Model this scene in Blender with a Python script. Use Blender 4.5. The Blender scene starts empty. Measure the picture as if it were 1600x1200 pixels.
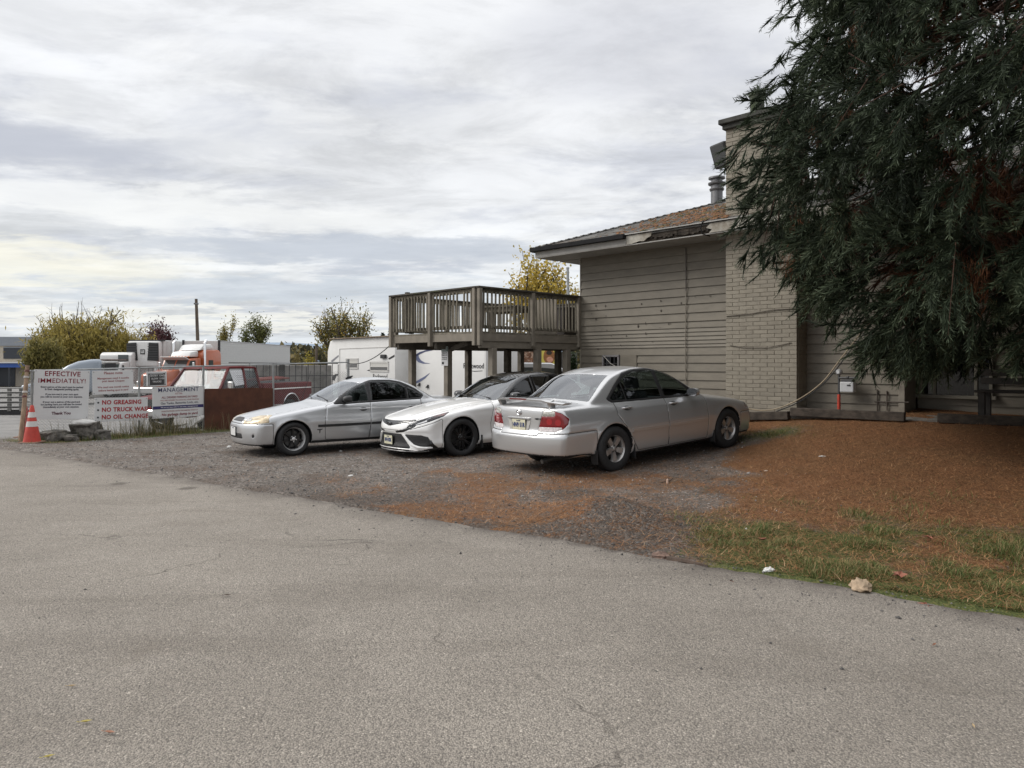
import bpy, bmesh, math, random
import numpy as np
from mathutils import Vector, Matrix, noise as mnoise

random.seed(7)
RNG = np.random.default_rng(7)
SC = bpy.context.scene
COL = SC.collection

# ------------------------------------------------------------------ camera
CAMZ = 1.65
FPX = 1120.0          # focal length in photo pixels (1600 wide)
HORIZON = 566.0
cam_data = bpy.data.cameras.new("camera")
cam_data.sensor_width = 36.0
cam_data.lens = FPX / 1600.0 * 36.0
cam_data.shift_y = -(600.0 - HORIZON) / 1600.0
cam_data.clip_start = 0.05
cam_data.clip_end = 6000.0
cam = bpy.data.objects.new("camera", cam_data)
cam.location = (0, 0, CAMZ)
cam.rotation_euler = (math.radians(90), 0, 0)
COL.objects.link(cam)
SC.camera = cam

# ------------------------------------------------------------------ world / sky
SUN_DIR = Vector((-0.80, 0.05, 0.62)).normalized()
world = bpy.data.worlds.new("World")
SC.world = world
world.use_nodes = True


class NT:
	"""small helper around a node tree"""
	def __init__(self, tree):
		self.t = tree
		self.n = tree.nodes
		self.l = tree.links

	def node(self, kind, **kw):
		nd = self.n.new(kind)
		for k, v in kw.items():
			setattr(nd, k, v)
		return nd

	def link(self, a, b):
		self.l.new(a, b)

	def put(self, sock, v):
		if hasattr(v, "is_output") or isinstance(v, bpy.types.NodeSocket):
			self.l.new(v, sock)
		else:
			if sock.type == 'RGBA' and len(v) == 3:
				v = (*v, 1.0)
			sock.default_value = v

	def math(self, op, a, b=None, c=None, clamp=False):
		nd = self.node('ShaderNodeMath', operation=op, use_clamp=clamp)
		self.put(nd.inputs[0], a)
		if b is not None:
			self.put(nd.inputs[1], b)
		if c is not None:
			self.put(nd.inputs[2], c)
		return nd.outputs[0]

	def vmath(self, op, a, b=None):
		nd = self.node('ShaderNodeVectorMath', operation=op)
		self.put(nd.inputs[0], a)
		if b is not None:
			self.put(nd.inputs[1], b)
		return nd.outputs[0]

	def mix(self, f, a, b, mode='MIX'):
		nd = self.node('ShaderNodeMix', data_type='RGBA', blend_type=mode)
		nd.clamp_factor = True
		self.put(nd.inputs[0], f)
		self.put(nd.inputs[6], a)
		self.put(nd.inputs[7], b)
		return nd.outputs[2]

	def ramp(self, f, stops, interp='LINEAR'):
		nd = self.node('ShaderNodeValToRGB')
		cr = nd.color_ramp
		cr.interpolation = interp
		while len(cr.elements) < len(stops):
			cr.elements.new(0.5)
		for e, (p, c) in zip(cr.elements, stops):
			e.position = p
			if isinstance(c, (int, float)):
				c = (c, c, c)
			e.color = (*c, 1.0)
		self.put(nd.inputs[0], f)
		return nd.outputs[0]

	def noise(self, vec, scale, detail=4.0, rough=0.55, dist=0.0, dim='3D'):
		nd = self.node('ShaderNodeTexNoise', noise_dimensions=dim)
		if vec is not None:
			self.put(nd.inputs['Vector'], vec)
		nd.inputs['Scale'].default_value = scale
		nd.inputs['Detail'].default_value = detail
		nd.inputs['Roughness'].default_value = rough
		nd.inputs['Distortion'].default_value = dist
		return nd.outputs[0]

	def voronoi(self, vec, scale, feature='F1', out=0, rand=1.0):
		nd = self.node('ShaderNodeTexVoronoi', feature=feature)
		if vec is not None:
			self.put(nd.inputs['Vector'], vec)
		nd.inputs['Scale'].default_value = scale
		nd.inputs['Randomness'].default_value = rand
		return nd.outputs[out]

	def mapr(self, f, a, b, c=0.0, d=1.0, smooth=True):
		nd = self.node('ShaderNodeMapRange')
		nd.interpolation_type = 'SMOOTHSTEP' if smooth else 'LINEAR'
		self.put(nd.inputs[0], f)
		for i, v in enumerate((a, b, c, d)):
			nd.inputs[1 + i].default_value = v
		return nd.outputs[0]


def build_sky():
	w = NT(world.node_tree)
	w.n.clear()
	out = w.node('ShaderNodeOutputWorld')
	sky = w.node('ShaderNodeTexSky', sky_type='NISHITA')
	sky.sun_disc = False
	sky.sun_elevation = math.asin(SUN_DIR.z)
	sky.sun_rotation = math.atan2(SUN_DIR.x, SUN_DIR.y)
	sky.air_density = 1.0
	sky.dust_density = 2.0
	bg1 = w.node('ShaderNodeBackground')
	w.link(sky.outputs[0], bg1.inputs[0])
	bg1.inputs[1].default_value = 0.10
	tc = w.node('ShaderNodeTexCoord')
	sep = w.node('ShaderNodeSeparateXYZ')
	w.link(tc.outputs['Generated'], sep.inputs[0])
	x, y, z = sep.outputs
	zc = w.math('MAXIMUM', z, 0.0)
	den = w.math('ADD', zc, 0.10)
	px = w.math('DIVIDE', x, den)
	py = w.math('DIVIDE', y, den)
	cb = w.node('ShaderNodeCombineXYZ')
	w.link(px, cb.inputs[0]); w.link(py, cb.inputs[1])
	# slightly rotated wind direction
	mp = w.node('ShaderNodeMapping')
	w.link(cb.outputs[0], mp.inputs[0])
	mp.inputs['Rotation'].default_value = (0, 0, math.radians(-14))
	mp.inputs['Scale'].default_value = (0.68, 1.0, 1.0)
	P = mp.outputs[0]
	nbig = w.noise(P, 0.55, 7.0, 0.55, 0.35)
	nmid = w.noise(P, 1.35, 9.0, 0.60, 0.25)
	nfin = w.noise(P, 3.6, 8.0, 0.62, 0.3)
	npuf = w.noise(P, 2.3, 10.0, 0.66, 0.5)
	# overcast gradient (brighter towards the zenith)
	grad = w.ramp(zc, [(0.0, (0.48, 0.53, 0.58)), (0.035, (0.53, 0.56, 0.59)), (0.10, (0.585, 0.60, 0.615)),
					   (0.22, (0.615, 0.622, 0.632)), (0.45, (0.655, 0.66, 0.67)), (0.75, (1.00, 1.00, 1.01)), (1.0, (1.20, 1.20, 1.21))])
	tone = w.mapr(nbig, 0.32, 0.68, 1.14, 0.80)
	cm = w.node('ShaderNodeVectorMath', operation='SCALE')
	w.link(grad, cm.inputs[0]); w.link(tone, cm.inputs['Scale'])
	# darker streaky cloud underside
	dk = w.mapr(nmid, 0.48, 0.64, 0.0, 1.0)
	band = w.mapr(zc, 0.02, 0.14, 0.75, 1.0)
	band2 = w.mapr(zc, 0.30, 0.55, 1.0, 0.6)
	dk = w.math('MULTIPLY', w.math('MULTIPLY', dk, band), band2)
	dk = w.math('MULTIPLY', dk, 0.62)
	c2 = w.mix(dk, cm.outputs[0], (0.392, 0.408, 0.456))
	pf = w.mapr(npuf, 0.40, 0.66, 1.07, 0.86)
	cs = w.node('ShaderNodeVectorMath', operation='SCALE')
	w.link(c2, cs.inputs[0]); w.link(pf, cs.inputs['Scale'])
	c2 = cs.outputs[0]
	# fine bright wisps
	br = w.mapr(nfin, 0.50, 0.70, 0.0, 0.45)
	c3 = w.mix(br, c2, (0.736, 0.736, 0.728))
	# two long grey banks seen over the yard and over the deck
	def bank(ax, ay, az, sx, sz, amt, col, nsc):
		az0 = math.atan2(ax, ay)
		ang = w.math('SUBTRACT', w.math('ARCTAN2', x, y), az0)
		dz = w.math('SUBTRACT', z, az)
		nb = w.noise(P, nsc, 8.0, 0.65, 0.2)
		dzz = w.math('ADD', dz, w.math('MULTIPLY', w.math('SUBTRACT', nb, 0.5), 0.10))
		q = w.math('ADD', w.math('POWER', w.math('DIVIDE', w.math('ABSOLUTE', ang), sx), 2.0),
				   w.math('POWER', w.math('DIVIDE', w.math('ABSOLUTE', dzz), sz), 2.0))
		f = w.mapr(q, 0.1, 1.3, amt, 0.0)
		return f, col
	col = c3
	for args in ((-0.62, 0.80, 0.245, 0.26, 0.032, 0.85, (0.376, 0.392, 0.440), 2.2),
				 (-0.20, 0.95, 0.150, 0.34, 0.026, 0.75, (0.376, 0.408, 0.464), 2.6),
				 (-0.32, 0.93, 0.095, 0.42, 0.022, 0.55, (0.400, 0.448, 0.512), 3.0),
				 (0.16, 0.92, 0.40, 0.22, 0.07, 0.50, (0.480, 0.488, 0.528), 1.7)):
		f, cc = bank(*args)
		col = w.mix(f, col, cc)
	# pale gaps and the warm break low on the left
	for args in ((-0.63, 0.77, 0.115, 0.30, 0.030, 0.55, (0.784, 0.744, 0.592), 2.4),
				 (-0.45, 0.88, 0.190, 0.40, 0.022, 0.65, (0.720, 0.720, 0.704), 2.0),
				 (-0.35, 0.92, 0.055, 0.50, 0.012, 0.60, (0.720, 0.712, 0.656), 3.2)):
		f, cc = bank(*args)
		col = w.mix(f, col, cc)
	bg2 = w.node('ShaderNodeBackground')
	w.link(col, bg2.inputs[0])
	bg2.inputs[1].default_value = 1.0
	mx = w.node('ShaderNodeMixShader')
	mx.inputs[0].default_value = 0.92
	w.link(bg1.outputs[0], mx.inputs[1]); w.link(bg2.outputs[0], mx.inputs[2])
	w.link(mx.outputs[0], out.inputs[0])


build_sky()

sun_data = bpy.data.lights.new("sun", 'SUN')
sun_data.energy = 1.5
sun_data.angle = math.radians(28)
sun_data.color = (1.0, 0.96, 0.90)
sun = bpy.data.objects.new("sun", sun_data)
sun.rotation_euler = SUN_DIR.to_track_quat('Z', 'Y').to_euler()
COL.objects.link(sun)

vs = SC.view_settings
SC.display_settings.display_device = 'sRGB'
vs.view_transform = 'Standard'
vs.look = 'None'
vs.exposure = 0.52
vs.gamma = 1.0
vs.use_curve_mapping = False
SC.cycles.max_bounces = 8
SC.cycles.transparent_max_bounces = 16
SC.cycles.caustics_reflective = False
SC.cycles.caustics_refractive = False


# ------------------------------------------------------------------ pixel -> world
def at(u, v_or_none, Y):
	"""point on the photo ray (u, v) at distance Y in front of the camera"""
	X = (u - 800.0) / FPX * Y
	if v_or_none is None:
		return X
	return Vector((X, Y, CAMZ - (v_or_none - HORIZON) / FPX * Y))


# ------------------------------------------------------------------ objects
def link(o):
	COL.objects.link(o)
	return o


def tag(o, label=None, cat=None, group=None, kind=None):
	if label: o['label'] = label
	if cat: o['category'] = cat
	if group: o['group'] = group
	if kind: o['kind'] = kind
	return o


def empty(name, loc=(0, 0, 0), rz=0.0, rx=0.0, ry=0.0):
	o = bpy.data.objects.new(name, None)
	o.empty_display_size = 0.2
	o.location = loc
	o.rotation_euler = (rx, ry, rz)
	return link(o)


def mesh_obj(name, me, mat=None, parent=None):
	o = bpy.data.objects.new(name, me)
	if mat is not None and len(me.materials) == 0:
		for m in (mat if isinstance(mat, (list, tuple)) else [mat]):
			me.materials.append(m)
	link(o)
	if parent is not None:
		o.parent = parent
	return o


def mesh_np(name, V, loops, sizes, smooth=False, mat_idx=None):
	"""fast mesh from numpy: V (n,3), loops flat vertex index, sizes per-face vertex count"""
	me = bpy.data.meshes.new(name)
	V = np.ascontiguousarray(V, dtype=np.float32)
	loops = np.ascontiguousarray(loops, dtype=np.int32)
	sizes = np.ascontiguousarray(sizes, dtype=np.int32)
	me.vertices.add(len(V)); me.vertices.foreach_set('co', V.ravel())
	me.loops.add(len(loops)); me.loops.foreach_set('vertex_index', loops)
	me.polygons.add(len(sizes))
	st = np.zeros(len(sizes), np.int32); st[1:] = np.cumsum(sizes)[:-1]
	me.polygons.foreach_set('loop_start', st)
	if mat_idx is not None:
		me.polygons.foreach_set('material_index', np.ascontiguousarray(mat_idx, dtype=np.int32))
	me.polygons.foreach_set('use_smooth', np.full(len(sizes), smooth, dtype=bool))
	me.update(calc_edges=True)
	return me


class MB:
	"""mesh collector: boxes, beams, tubes, lathes ... -> ONE mesh object"""
	def __init__(self):
		self.v = []
		self.f = []

	def add(self, vs, fs):
		n = len(self.v)
		self.v.extend([tuple(p) for p in vs])
		self.f.extend([tuple(i + n for i in f) for f in fs])
		return self

	def box(self, c, s, rz=0.0, M=None):
		hx, hy, hz = s[0] / 2, s[1] / 2, s[2] / 2
		P = [Vector((sx * hx, sy * hy, sz * hz)) for sz in (-1, 1) for sy in (-1, 1) for sx in (-1, 1)]
		R = M if M is not None else Matrix.Rotation(rz, 3, 'Z')
		P = [R @ p + Vector(c) for p in P]
		return self.add(P, [(0, 2, 3, 1), (4, 5, 7, 6), (0, 1, 5, 4), (2, 6, 7, 3), (0, 4, 6, 2), (1, 3, 7, 5)])

	def beam(self, p, q, w, h, up=(0, 0, 1)):
		p = Vector(p); q = Vector(q)
		d = (q - p)
		L = d.length
		d.normalize()
		up = Vector(up)
		s = d.cross(up)
		if s.length < 1e-5:
			s = d.cross(Vector((1, 0, 0)))
		s.normalize()
		t = s.cross(d)
		M = Matrix((d, s, t)).transposed()
		return self.box((p + q) / 2, (L, w, h), M=M)

	def tube(self, pts, r, n=8, caps=True):
		pts = [Vector(p) for p in pts]
		rs = r if isinstance(r, (list, tuple)) else [r] * len(pts)
		base = len(self.v)
		prev = None
		for i, p in enumerate(pts):
			d = (pts[min(i + 1, len(pts) - 1)] - pts[max(i - 1, 0)]).normalized()
			if prev is None:
				a = d.cross(Vector((0, 0, 1)))
				if a.length < 1e-3:
					a = d.cross(Vector((1, 0, 0)))
				a.normalize()
			else:
				a = (prev - d * prev.dot(d)).normalized()
			prev = a
			b = d.cross(a)
			for k in range(n):
				t = 2 * math.pi * k / n
				self.v.append(tuple(p + (a * math.cos(t) + b * math.sin(t)) * rs[i]))
		for i in range(len(pts) - 1):
			for k in range(n):
				k2 = (k + 1) % n
				self.f.append((base + i * n + k, base + i * n + k2, base + (i + 1) * n + k2, base + (i + 1) * n + k))
		if caps:
			self.f.append(tuple(base + k for k in reversed(range(n))))
			self.f.append(tuple(base + (len(pts) - 1) * n + k for k in range(n)))
		return self

	def lathe(self, prof, n=24, o=(0, 0, 0), M=None, close=False, cap=True):
		"""prof: (r, h) pairs around local z"""
		o = Vector(o)
		R = M if M is not None else Matrix.Identity(3)
		base = len(self.v)
		for (r, h) in prof:
			for k in range(n):
				t = 2 * math.pi * k / n
				self.v.append(tuple(R @ Vector((r * math.cos(t), r * math.sin(t), h)) + o))
		m = len(prof)
		rng = range(m) if close else range(m - 1)
		for i in rng:
			j = (i + 1) % m
			for k in range(n):
				k2 = (k + 1) % n
				self.f.append((base + i * n + k, base + i * n + k2, base + j * n + k2, base + j * n + k))
		if not close and cap:
			if prof[0][0] > 1e-4:
				self.f.append(tuple(base + k for k in reversed(range(n))))
			if prof[-1][0] > 1e-4:
				self.f.append(tuple(base + (m - 1) * n + k for k in range(n)))
		return self

	def prism(self, poly, depth, M=None, o=(0, 0, 0)):
		"""polygon in local xy extruded along local +z by depth"""
		o = Vector(o)
		R = M if M is not None else Matrix.Identity(3)
		n = len(poly)
		P = [R @ Vector((a, b, 0)) + o for a, b in poly] + [R @ Vector((a, b, depth)) + o for a, b in poly]
		area = sum(poly[i][0] * poly[(i + 1) % n][1] - poly[(i + 1) % n][0] * poly[i][1] for i in range(n))
		if area * depth < 0:
			fs = [tuple(range(n)), tuple(range(2 * n - 1, n - 1, -1))] + [(i, n + i, n + (i + 1) % n, (i + 1) % n) for i in range(n)]
		else:
			fs = [tuple(reversed(range(n))), tuple(range(n, 2 * n))] + [(i, (i + 1) % n, n + (i + 1) % n, n + i) for i in range(n)]
		return self.add(P, fs)

	def ball(self, c, r, n=10, m=6, s=(1, 1, 1), M=None):
		prof = [(max(1e-5, math.sin(math.pi * i / m)) * r, -math.cos(math.pi * i / m) * r) for i in range(m + 1)]
		b = MB().lathe(prof, n)
		R = M if M is not None else Matrix.Identity(3)
		return self.add([R @ Vector((p[0] * s[0], p[1] * s[1], p[2] * s[2])) + Vector(c) for p in b.v], b.f)

	def mesh(self, name, smooth=False, bevel=0.0, seg=1, auto=None):
		me = bpy.data.meshes.new(name)
		me.from_pydata(self.v, [], self.f)
		if bevel > 0:
			bm = bmesh.new(); bm.from_mesh(me)
			bmesh.ops.recalc_face_normals(bm, faces=bm.faces[:])
			es = [e for e in bm.edges if len(e.link_faces) == 2 and e.calc_face_angle(0) > 0.5]
			bmesh.ops.bevel(bm, geom=es, offset=bevel, segments=seg, affect='EDGES', profile=0.6, clamp_overlap=True)
			bm.to_mesh(me); bm.free()
		if smooth:
			me.polygons.foreach_set('use_smooth', [True] * len(me.polygons))
			if auto is not None:
				me.set_sharp_from_angle(angle=math.radians(auto))
		me.update()
		return me

	def build(self, name, mat=None, parent=None, smooth=False, bevel=0.0, seg=1, auto=40):
		me = self.mesh(name, smooth, bevel, seg, auto)
		return mesh_obj(name, me, mat, parent)


def text_mesh(name, body, size, mat, parent=None, loc=(0, 0, 0), rot=None, align='CENTER', bold=0.0, sx=1.0, depth=0.001, spacing=1.0):
	"""flat lettering converted to a mesh, baseline-centred at loc; local x right, y up"""
	cu = bpy.data.curves.new(name, 'FONT')
	cu.body = body
	cu.size = size
	cu.align_x = align
	cu.align_y = 'CENTER'
	cu.extrude = depth
	cu.offset = bold
	cu.space_character = spacing
	cu.resolution_u = 2
	tmp = bpy.data.objects.new(name + "_tmp", cu)
	COL.objects.link(tmp)
	dg = bpy.context.evaluated_depsgraph_get()
	dg.update()
	me = bpy.data.meshes.new_from_object(tmp.evaluated_get(dg))
	me.name = name
	bpy.data.objects.remove(tmp)
	bpy.data.curves.remove(cu)
	if sx != 1.0:
		me.transform(Matrix.Diagonal((sx, 1, 1, 1)))
	me.materials.clear()
	me.materials.append(mat)
	o = bpy.data.objects.new(name, me)
	o.location = loc
	if rot is not None:
		o.rotation_euler = rot
	link(o)
	if parent is not None:
		o.parent = parent
	return o


# ------------------------------------------------------------------ materials
MATS = {}


def pbr(name, base, rough=0.6, metal=0.0, var=0.0, vscale=6.0, bump=0.0, bscale=40.0, col2=None, c2scale=2.0, c2lo=0.45, c2hi=0.65,
		rand=0.0, coat=0.0, spec=0.5, bdist=0.01, coords='Object', stretch=None, c2amt=1.0, inside=None):
	"""procedural material: base colour, soft noise variation, optional second (dirt) colour, bump, per-object variation"""
	if name in MATS:
		return MATS[name]
	m = bpy.data.materials.new(name)
	m.use_nodes = True
	w = NT(m.node_tree)
	b = w.n['Principled BSDF']
	tc = w.node('ShaderNodeTexCoord')
	vec = tc.outputs[coords]
	if stretch is not None:
		mp = w.node('ShaderNodeMapping')
		mp.inputs['Scale'].default_value = stretch
		w.link(vec, mp.inputs[0])
		vec = mp.outputs[0]
	if rand > 0:
		oi = w.node('ShaderNodeObjectInfo')
		off = w.vmath('SCALE', (13.1, 7.7, 3.3))
		off.node.inputs['Scale'].default_value = 1.0
		w.link(oi.outputs['Random'], off.node.inputs['Scale'])
		vec = w.vmath('ADD', vec, off)
	c = None
	if var > 0:
		nz = w.noise(vec, vscale, 5, 0.6)
		lo = tuple(max(0, x * (1 - var)) for x in base)
		hi = tuple(min(1, x * (1 + var)) for x in base)
		c = w.mix(w.mapr(nz, 0.3, 0.7), lo, hi)
	if col2 is not None:
		nz2 = w.noise(vec, c2scale, 6, 0.65, 0.2)
		f = w.mapr(nz2, c2lo, c2hi, 0.0, c2amt)
		c = w.mix(f, c if c is not None else base, col2)
	if rand > 0:
		k = w.mapr(oi.outputs['Random'], 0, 1, 1 - rand, 1 + rand, smooth=False)
		cc = w.node('ShaderNodeVectorMath', operation='SCALE')
		w.put(cc.inputs[0], c if c is not None else base)
		w.link(k, cc.inputs['Scale'])
		c = cc.outputs[0]
	if inside is not None:
		ge = w.node('ShaderNodeNewGeometry')
		c = w.mix(ge.outputs['Backfacing'], c if c is not None else base, inside)
		mt = w.mapr(ge.outputs['Backfacing'], 0, 1, metal, 0.0, smooth=False)
		w.link(mt, b.inputs['Metallic'])
		ct = w.mapr(ge.outputs['Backfacing'], 0, 1, coat, 0.0, smooth=False)
		w.link(ct, b.inputs['Coat Weight'])
	else:
		b.inputs['Metallic'].default_value = metal
		b.inputs['Coat Weight'].default_value = coat
	w.put(b.inputs['Base Color'], c if c is not None else base)
	b.inputs['Roughness'].default_value = rough
	b.inputs['Coat Roughness'].default_value = 0.05
	b.inputs['Specular IOR Level'].default_value = spec
	if bump > 0:
		nb = w.noise(vec, bscale, 5, 0.6)
		bp = w.node('ShaderNodeBump')
		bp.inputs['Strength'].default_value = bump
		bp.inputs['Distance'].default_value = bdist
		w.link(nb, bp.inputs['Height'])
		w.link(bp.outputs[0], b.inputs['Normal'])
	MATS[name] = m
	return m


def glass(name, tint=(0.55, 0.6, 0.6), ior=1.7, rough=0.0, dust=0.0):
	if name in MATS:
		return MATS[name]
	m = bpy.data.materials.new(name)
	m.use_nodes = True
	w = NT(m.node_tree)
	w.n.clear()
	out = w.node('ShaderNodeOutputMaterial')
	tr = w.node('ShaderNodeBsdfTransparent'); tr.inputs[0].default_value = (*tint, 1)
	gl = w.node('ShaderNodeBsdfGlossy'); gl.inputs['Roughness'].default_value = rough
	gl.inputs[0].default_value = (0.95, 0.97, 1.0, 1)
	fr = w.node('ShaderNodeFresnel'); fr.inputs[0].default_value = ior
	geo = w.node('ShaderNodeNewGeometry')
	# same reflectance from both sides of the pane
	mx = w.node('ShaderNodeMixShader')
	lw = w.node('ShaderNodeLayerWeight'); lw.inputs['Blend'].default_value = 0.5
	r0 = ((ior - 1) / (ior + 1)) ** 2
	f = w.math('ADD', r0, w.math('MULTIPLY', 1 - r0, w.math('POWER', lw.outputs['Facing'], 4.0)))
	w.link(f, mx.inputs[0])
	w.link(tr.outputs[0], mx.inputs[1]); w.link(gl.outputs[0], mx.inputs[2])
	res = mx.outputs[0]
	if dust > 0:
		tc = w.node('ShaderNodeTexCoord')
		nz = w.noise(tc.outputs['Object'], 3.0, 6, 0.65)
		df = w.node('ShaderNodeBsdfDiffuse'); df.inputs[0].default_value = (0.5, 0.5, 0.48, 1)
		m2 = w.node('ShaderNodeMixShader')
		w.link(w.mapr(nz, 0.35, 0.75, dust * 0.3, dust), m2.inputs[0])
		w.link(res, m2.inputs[1]); w.link(df.outputs[0], m2.inputs[2])
		res = m2.outputs[0]
	w.link(res, out.inputs[0])
	MATS[name] = m
	return m


def black_rubber(): return pbr('rubber', (0.018, 0.018, 0.019), 0.75, var=0.25, vscale=30, bump=0.3, bscale=120, bdist=0.002)
def black_plastic(): return pbr('black_plastic', (0.02, 0.02, 0.021), 0.5, var=0.2)
def chrome(): return pbr('chrome', (0.75, 0.75, 0.76), 0.15, metal=1.0)
# ================================================================== TERRAIN
EDGE_P = np.array([3.35, 4.69])
EDGE_T = np.array([-0.820, 0.572])      # along the road edge, to the left and away
EDGE_N = np.array([0.572, 0.820])       # off the road, into the lot


def edge_coords(x, y):
	dx = x - EDGE_P[0]; dy = y - EDGE_P[1]
	return dx * EDGE_T[0] + dy * EDGE_T[1], dx * EDGE_N[0] + dy * EDGE_N[1]


def _ctrl():
	pts = []
	for a in np.arange(-16, 22, 2.0):
		p = EDGE_P + EDGE_T * a + EDGE_N * 0.15
		pts.append((p[0], p[1], 0.0))
	pts += [(-3.9, 12.84, -.03), (-1.7, 14.3, -.02), (-.85, 12.5, 0.0), (-1.9, 13.9, -.02), (1.4, 14.2, .07), (.4, 16.0, .03),
			(1.51, 10.40, .064), (3.66, 12.08, .216), (.43, 11.78, .05), (2.58, 13.46, .19), (2.4, 9.0, .06), (.9, 8.6, .03),
			(5.36, 13.5, .66), (4.9, 14.2, .62), (4.5, 13.2, .42), (6.9, 12.4, .73), (9, 12, .78), (12, 11, .85), (3, 16.6, .40), (1.7, 17.8, .15), (6, 16, .7),
			(-3, 17.7, -.1), (.5, 21, -.15), (6, 12.1, .60), (5.2, 11.3, .42),
			(-10, 15.5, -.06), (-8, 18.4, -.12), (-5, 22, -.22), (-8, 24, -.42), (-14, 20, -.3), (-3, 28, -.45), (-20, 30, -.6), (0, 35, -.5),
			(-30, 60, -.8), (20, 40, -.2), (4.5, 9, .20), (6, 10, .42), (5, 7.5, .12), (7, 8, .32), (9, 9, .55), (14, 6, .5),
			(-60, 40, -.7), (-30, 120, -.9), (60, 60, -.2), (0, 200, -.9), (-150, 150, -.9), (150, 150, -.4), (60, 10, .6),
			(-5.5, 15.5, -.05), (-7, 13.4, -.02), (-6.4, 16.8, -.08)]
	return np.array(pts)


def _tps_fit(P):
	xy = P[:, :2]; n = len(P)
	d2 = ((xy[:, None] - xy[None]) ** 2).sum(-1)
	K = 0.5 * d2 * np.log(d2 + 1e-9) + np.eye(n) * 0.02
	A = np.zeros((n + 3, n + 3))
	A[:n, :n] = K; A[:n, n] = 1; A[:n, n + 1:] = xy; A[n, :n] = 1; A[n + 1:, :n] = xy.T
	b = np.zeros(n + 3); b[:n] = P[:, 2]
	return np.linalg.solve(A, b)


CTRL = _ctrl()
TPS = _tps_fit(CTRL)


def lattice(x, y, s, seed=0):
	"""cheap smooth value noise, vectorised, 0..1"""
	xs = x / s + 100.3 + seed * 17.1; ys = y / s + 57.7 + seed * 9.3
	xi = np.floor(xs); yi = np.floor(ys)
	fx = xs - xi; fy = ys - yi
	fx = fx * fx * (3 - 2 * fx); fy = fy * fy * (3 - 2 * fy)

	def h(a, b):
		v = np.sin(a * 127.1 + b * 311.7 + seed * 74.7) * 43758.5453
		return v - np.floor(v)
	return (h(xi, yi) * (1 - fx) + h(xi + 1, yi) * fx) * (1 - fy) + (h(xi, yi + 1) * (1 - fx) + h(xi + 1, yi + 1) * fx) * fy


def fbm(x, y, s, oct=4, seed=0):
	t = 0; a = 0.5; n = 0
	for i in range(oct):
		t = t + a * lattice(x, y, s / 2 ** i, seed + i * 3)
		n += a; a *= 0.55
	return t / n


def sstep(a, b, x):
	t = np.clip((x - a) / (b - a), 0, 1)
	return t * t * (3 - 2 * t)


MOUND = (0.95, 7.35)


def ground_z(x, y, fine=True):
	x = np.asarray(x, float); y = np.asarray(y, float)
	sh = x.shape
	xf = x.ravel(); yf = y.ravel()
	out = np.zeros_like(xf)
	for i in range(0, len(xf), 20000):
		xx = xf[i:i + 20000]; yy = yf[i:i + 20000]
		d2 = (xx[:, None] - CTRL[None, :, 0]) ** 2 + (yy[:, None] - CTRL[None, :, 1]) ** 2
		out[i:i + 20000] = (0.5 * d2 * np.log(d2 + 1e-9)) @ TPS[:-3] + TPS[-3] + TPS[-2] * xx + TPS[-1] * yy
	out = np.clip(out, -0.95, 0.9)
	a, d = edge_coords(xf, yf)
	out = out * sstep(0.0, 0.9, d)
	if fine:
		mx = (xf - MOUND[0]); my = (yf - MOUND[1])
		q = (mx * .94 + my * -.34) / 0.85; r = (mx * .34 + my * .94) / 0.62
		m = np.exp(-(q * q + r * r) * 1.6) * (0.75 + 0.5 * fbm(xf, yf, 0.5, 3, 5))
		out = out + 0.23 * m
		near = np.exp(-((xf ** 2 + yf ** 2) / 22.0 ** 2))
		out = out + (fbm(xf, yf, 0.9, 4, 1) - 0.5) * 0.05 * sstep(0.1, 1.0, d) * near
		out = out + (lattice(xf, yf, 0.16, 9) - 0.5) * 0.018 * sstep(0.05, 0.5, d) * near
	# tucks under the asphalt
	out = np.where(d < 0.02, np.minimum(out, -0.05 * sstep(0.02, -0.12, d) - 0.0), out)
	return out.reshape(sh)


def gz(x, y, fine=False):
	return float(ground_z(np.array([x]), np.array([y]), fine)[0])


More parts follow.
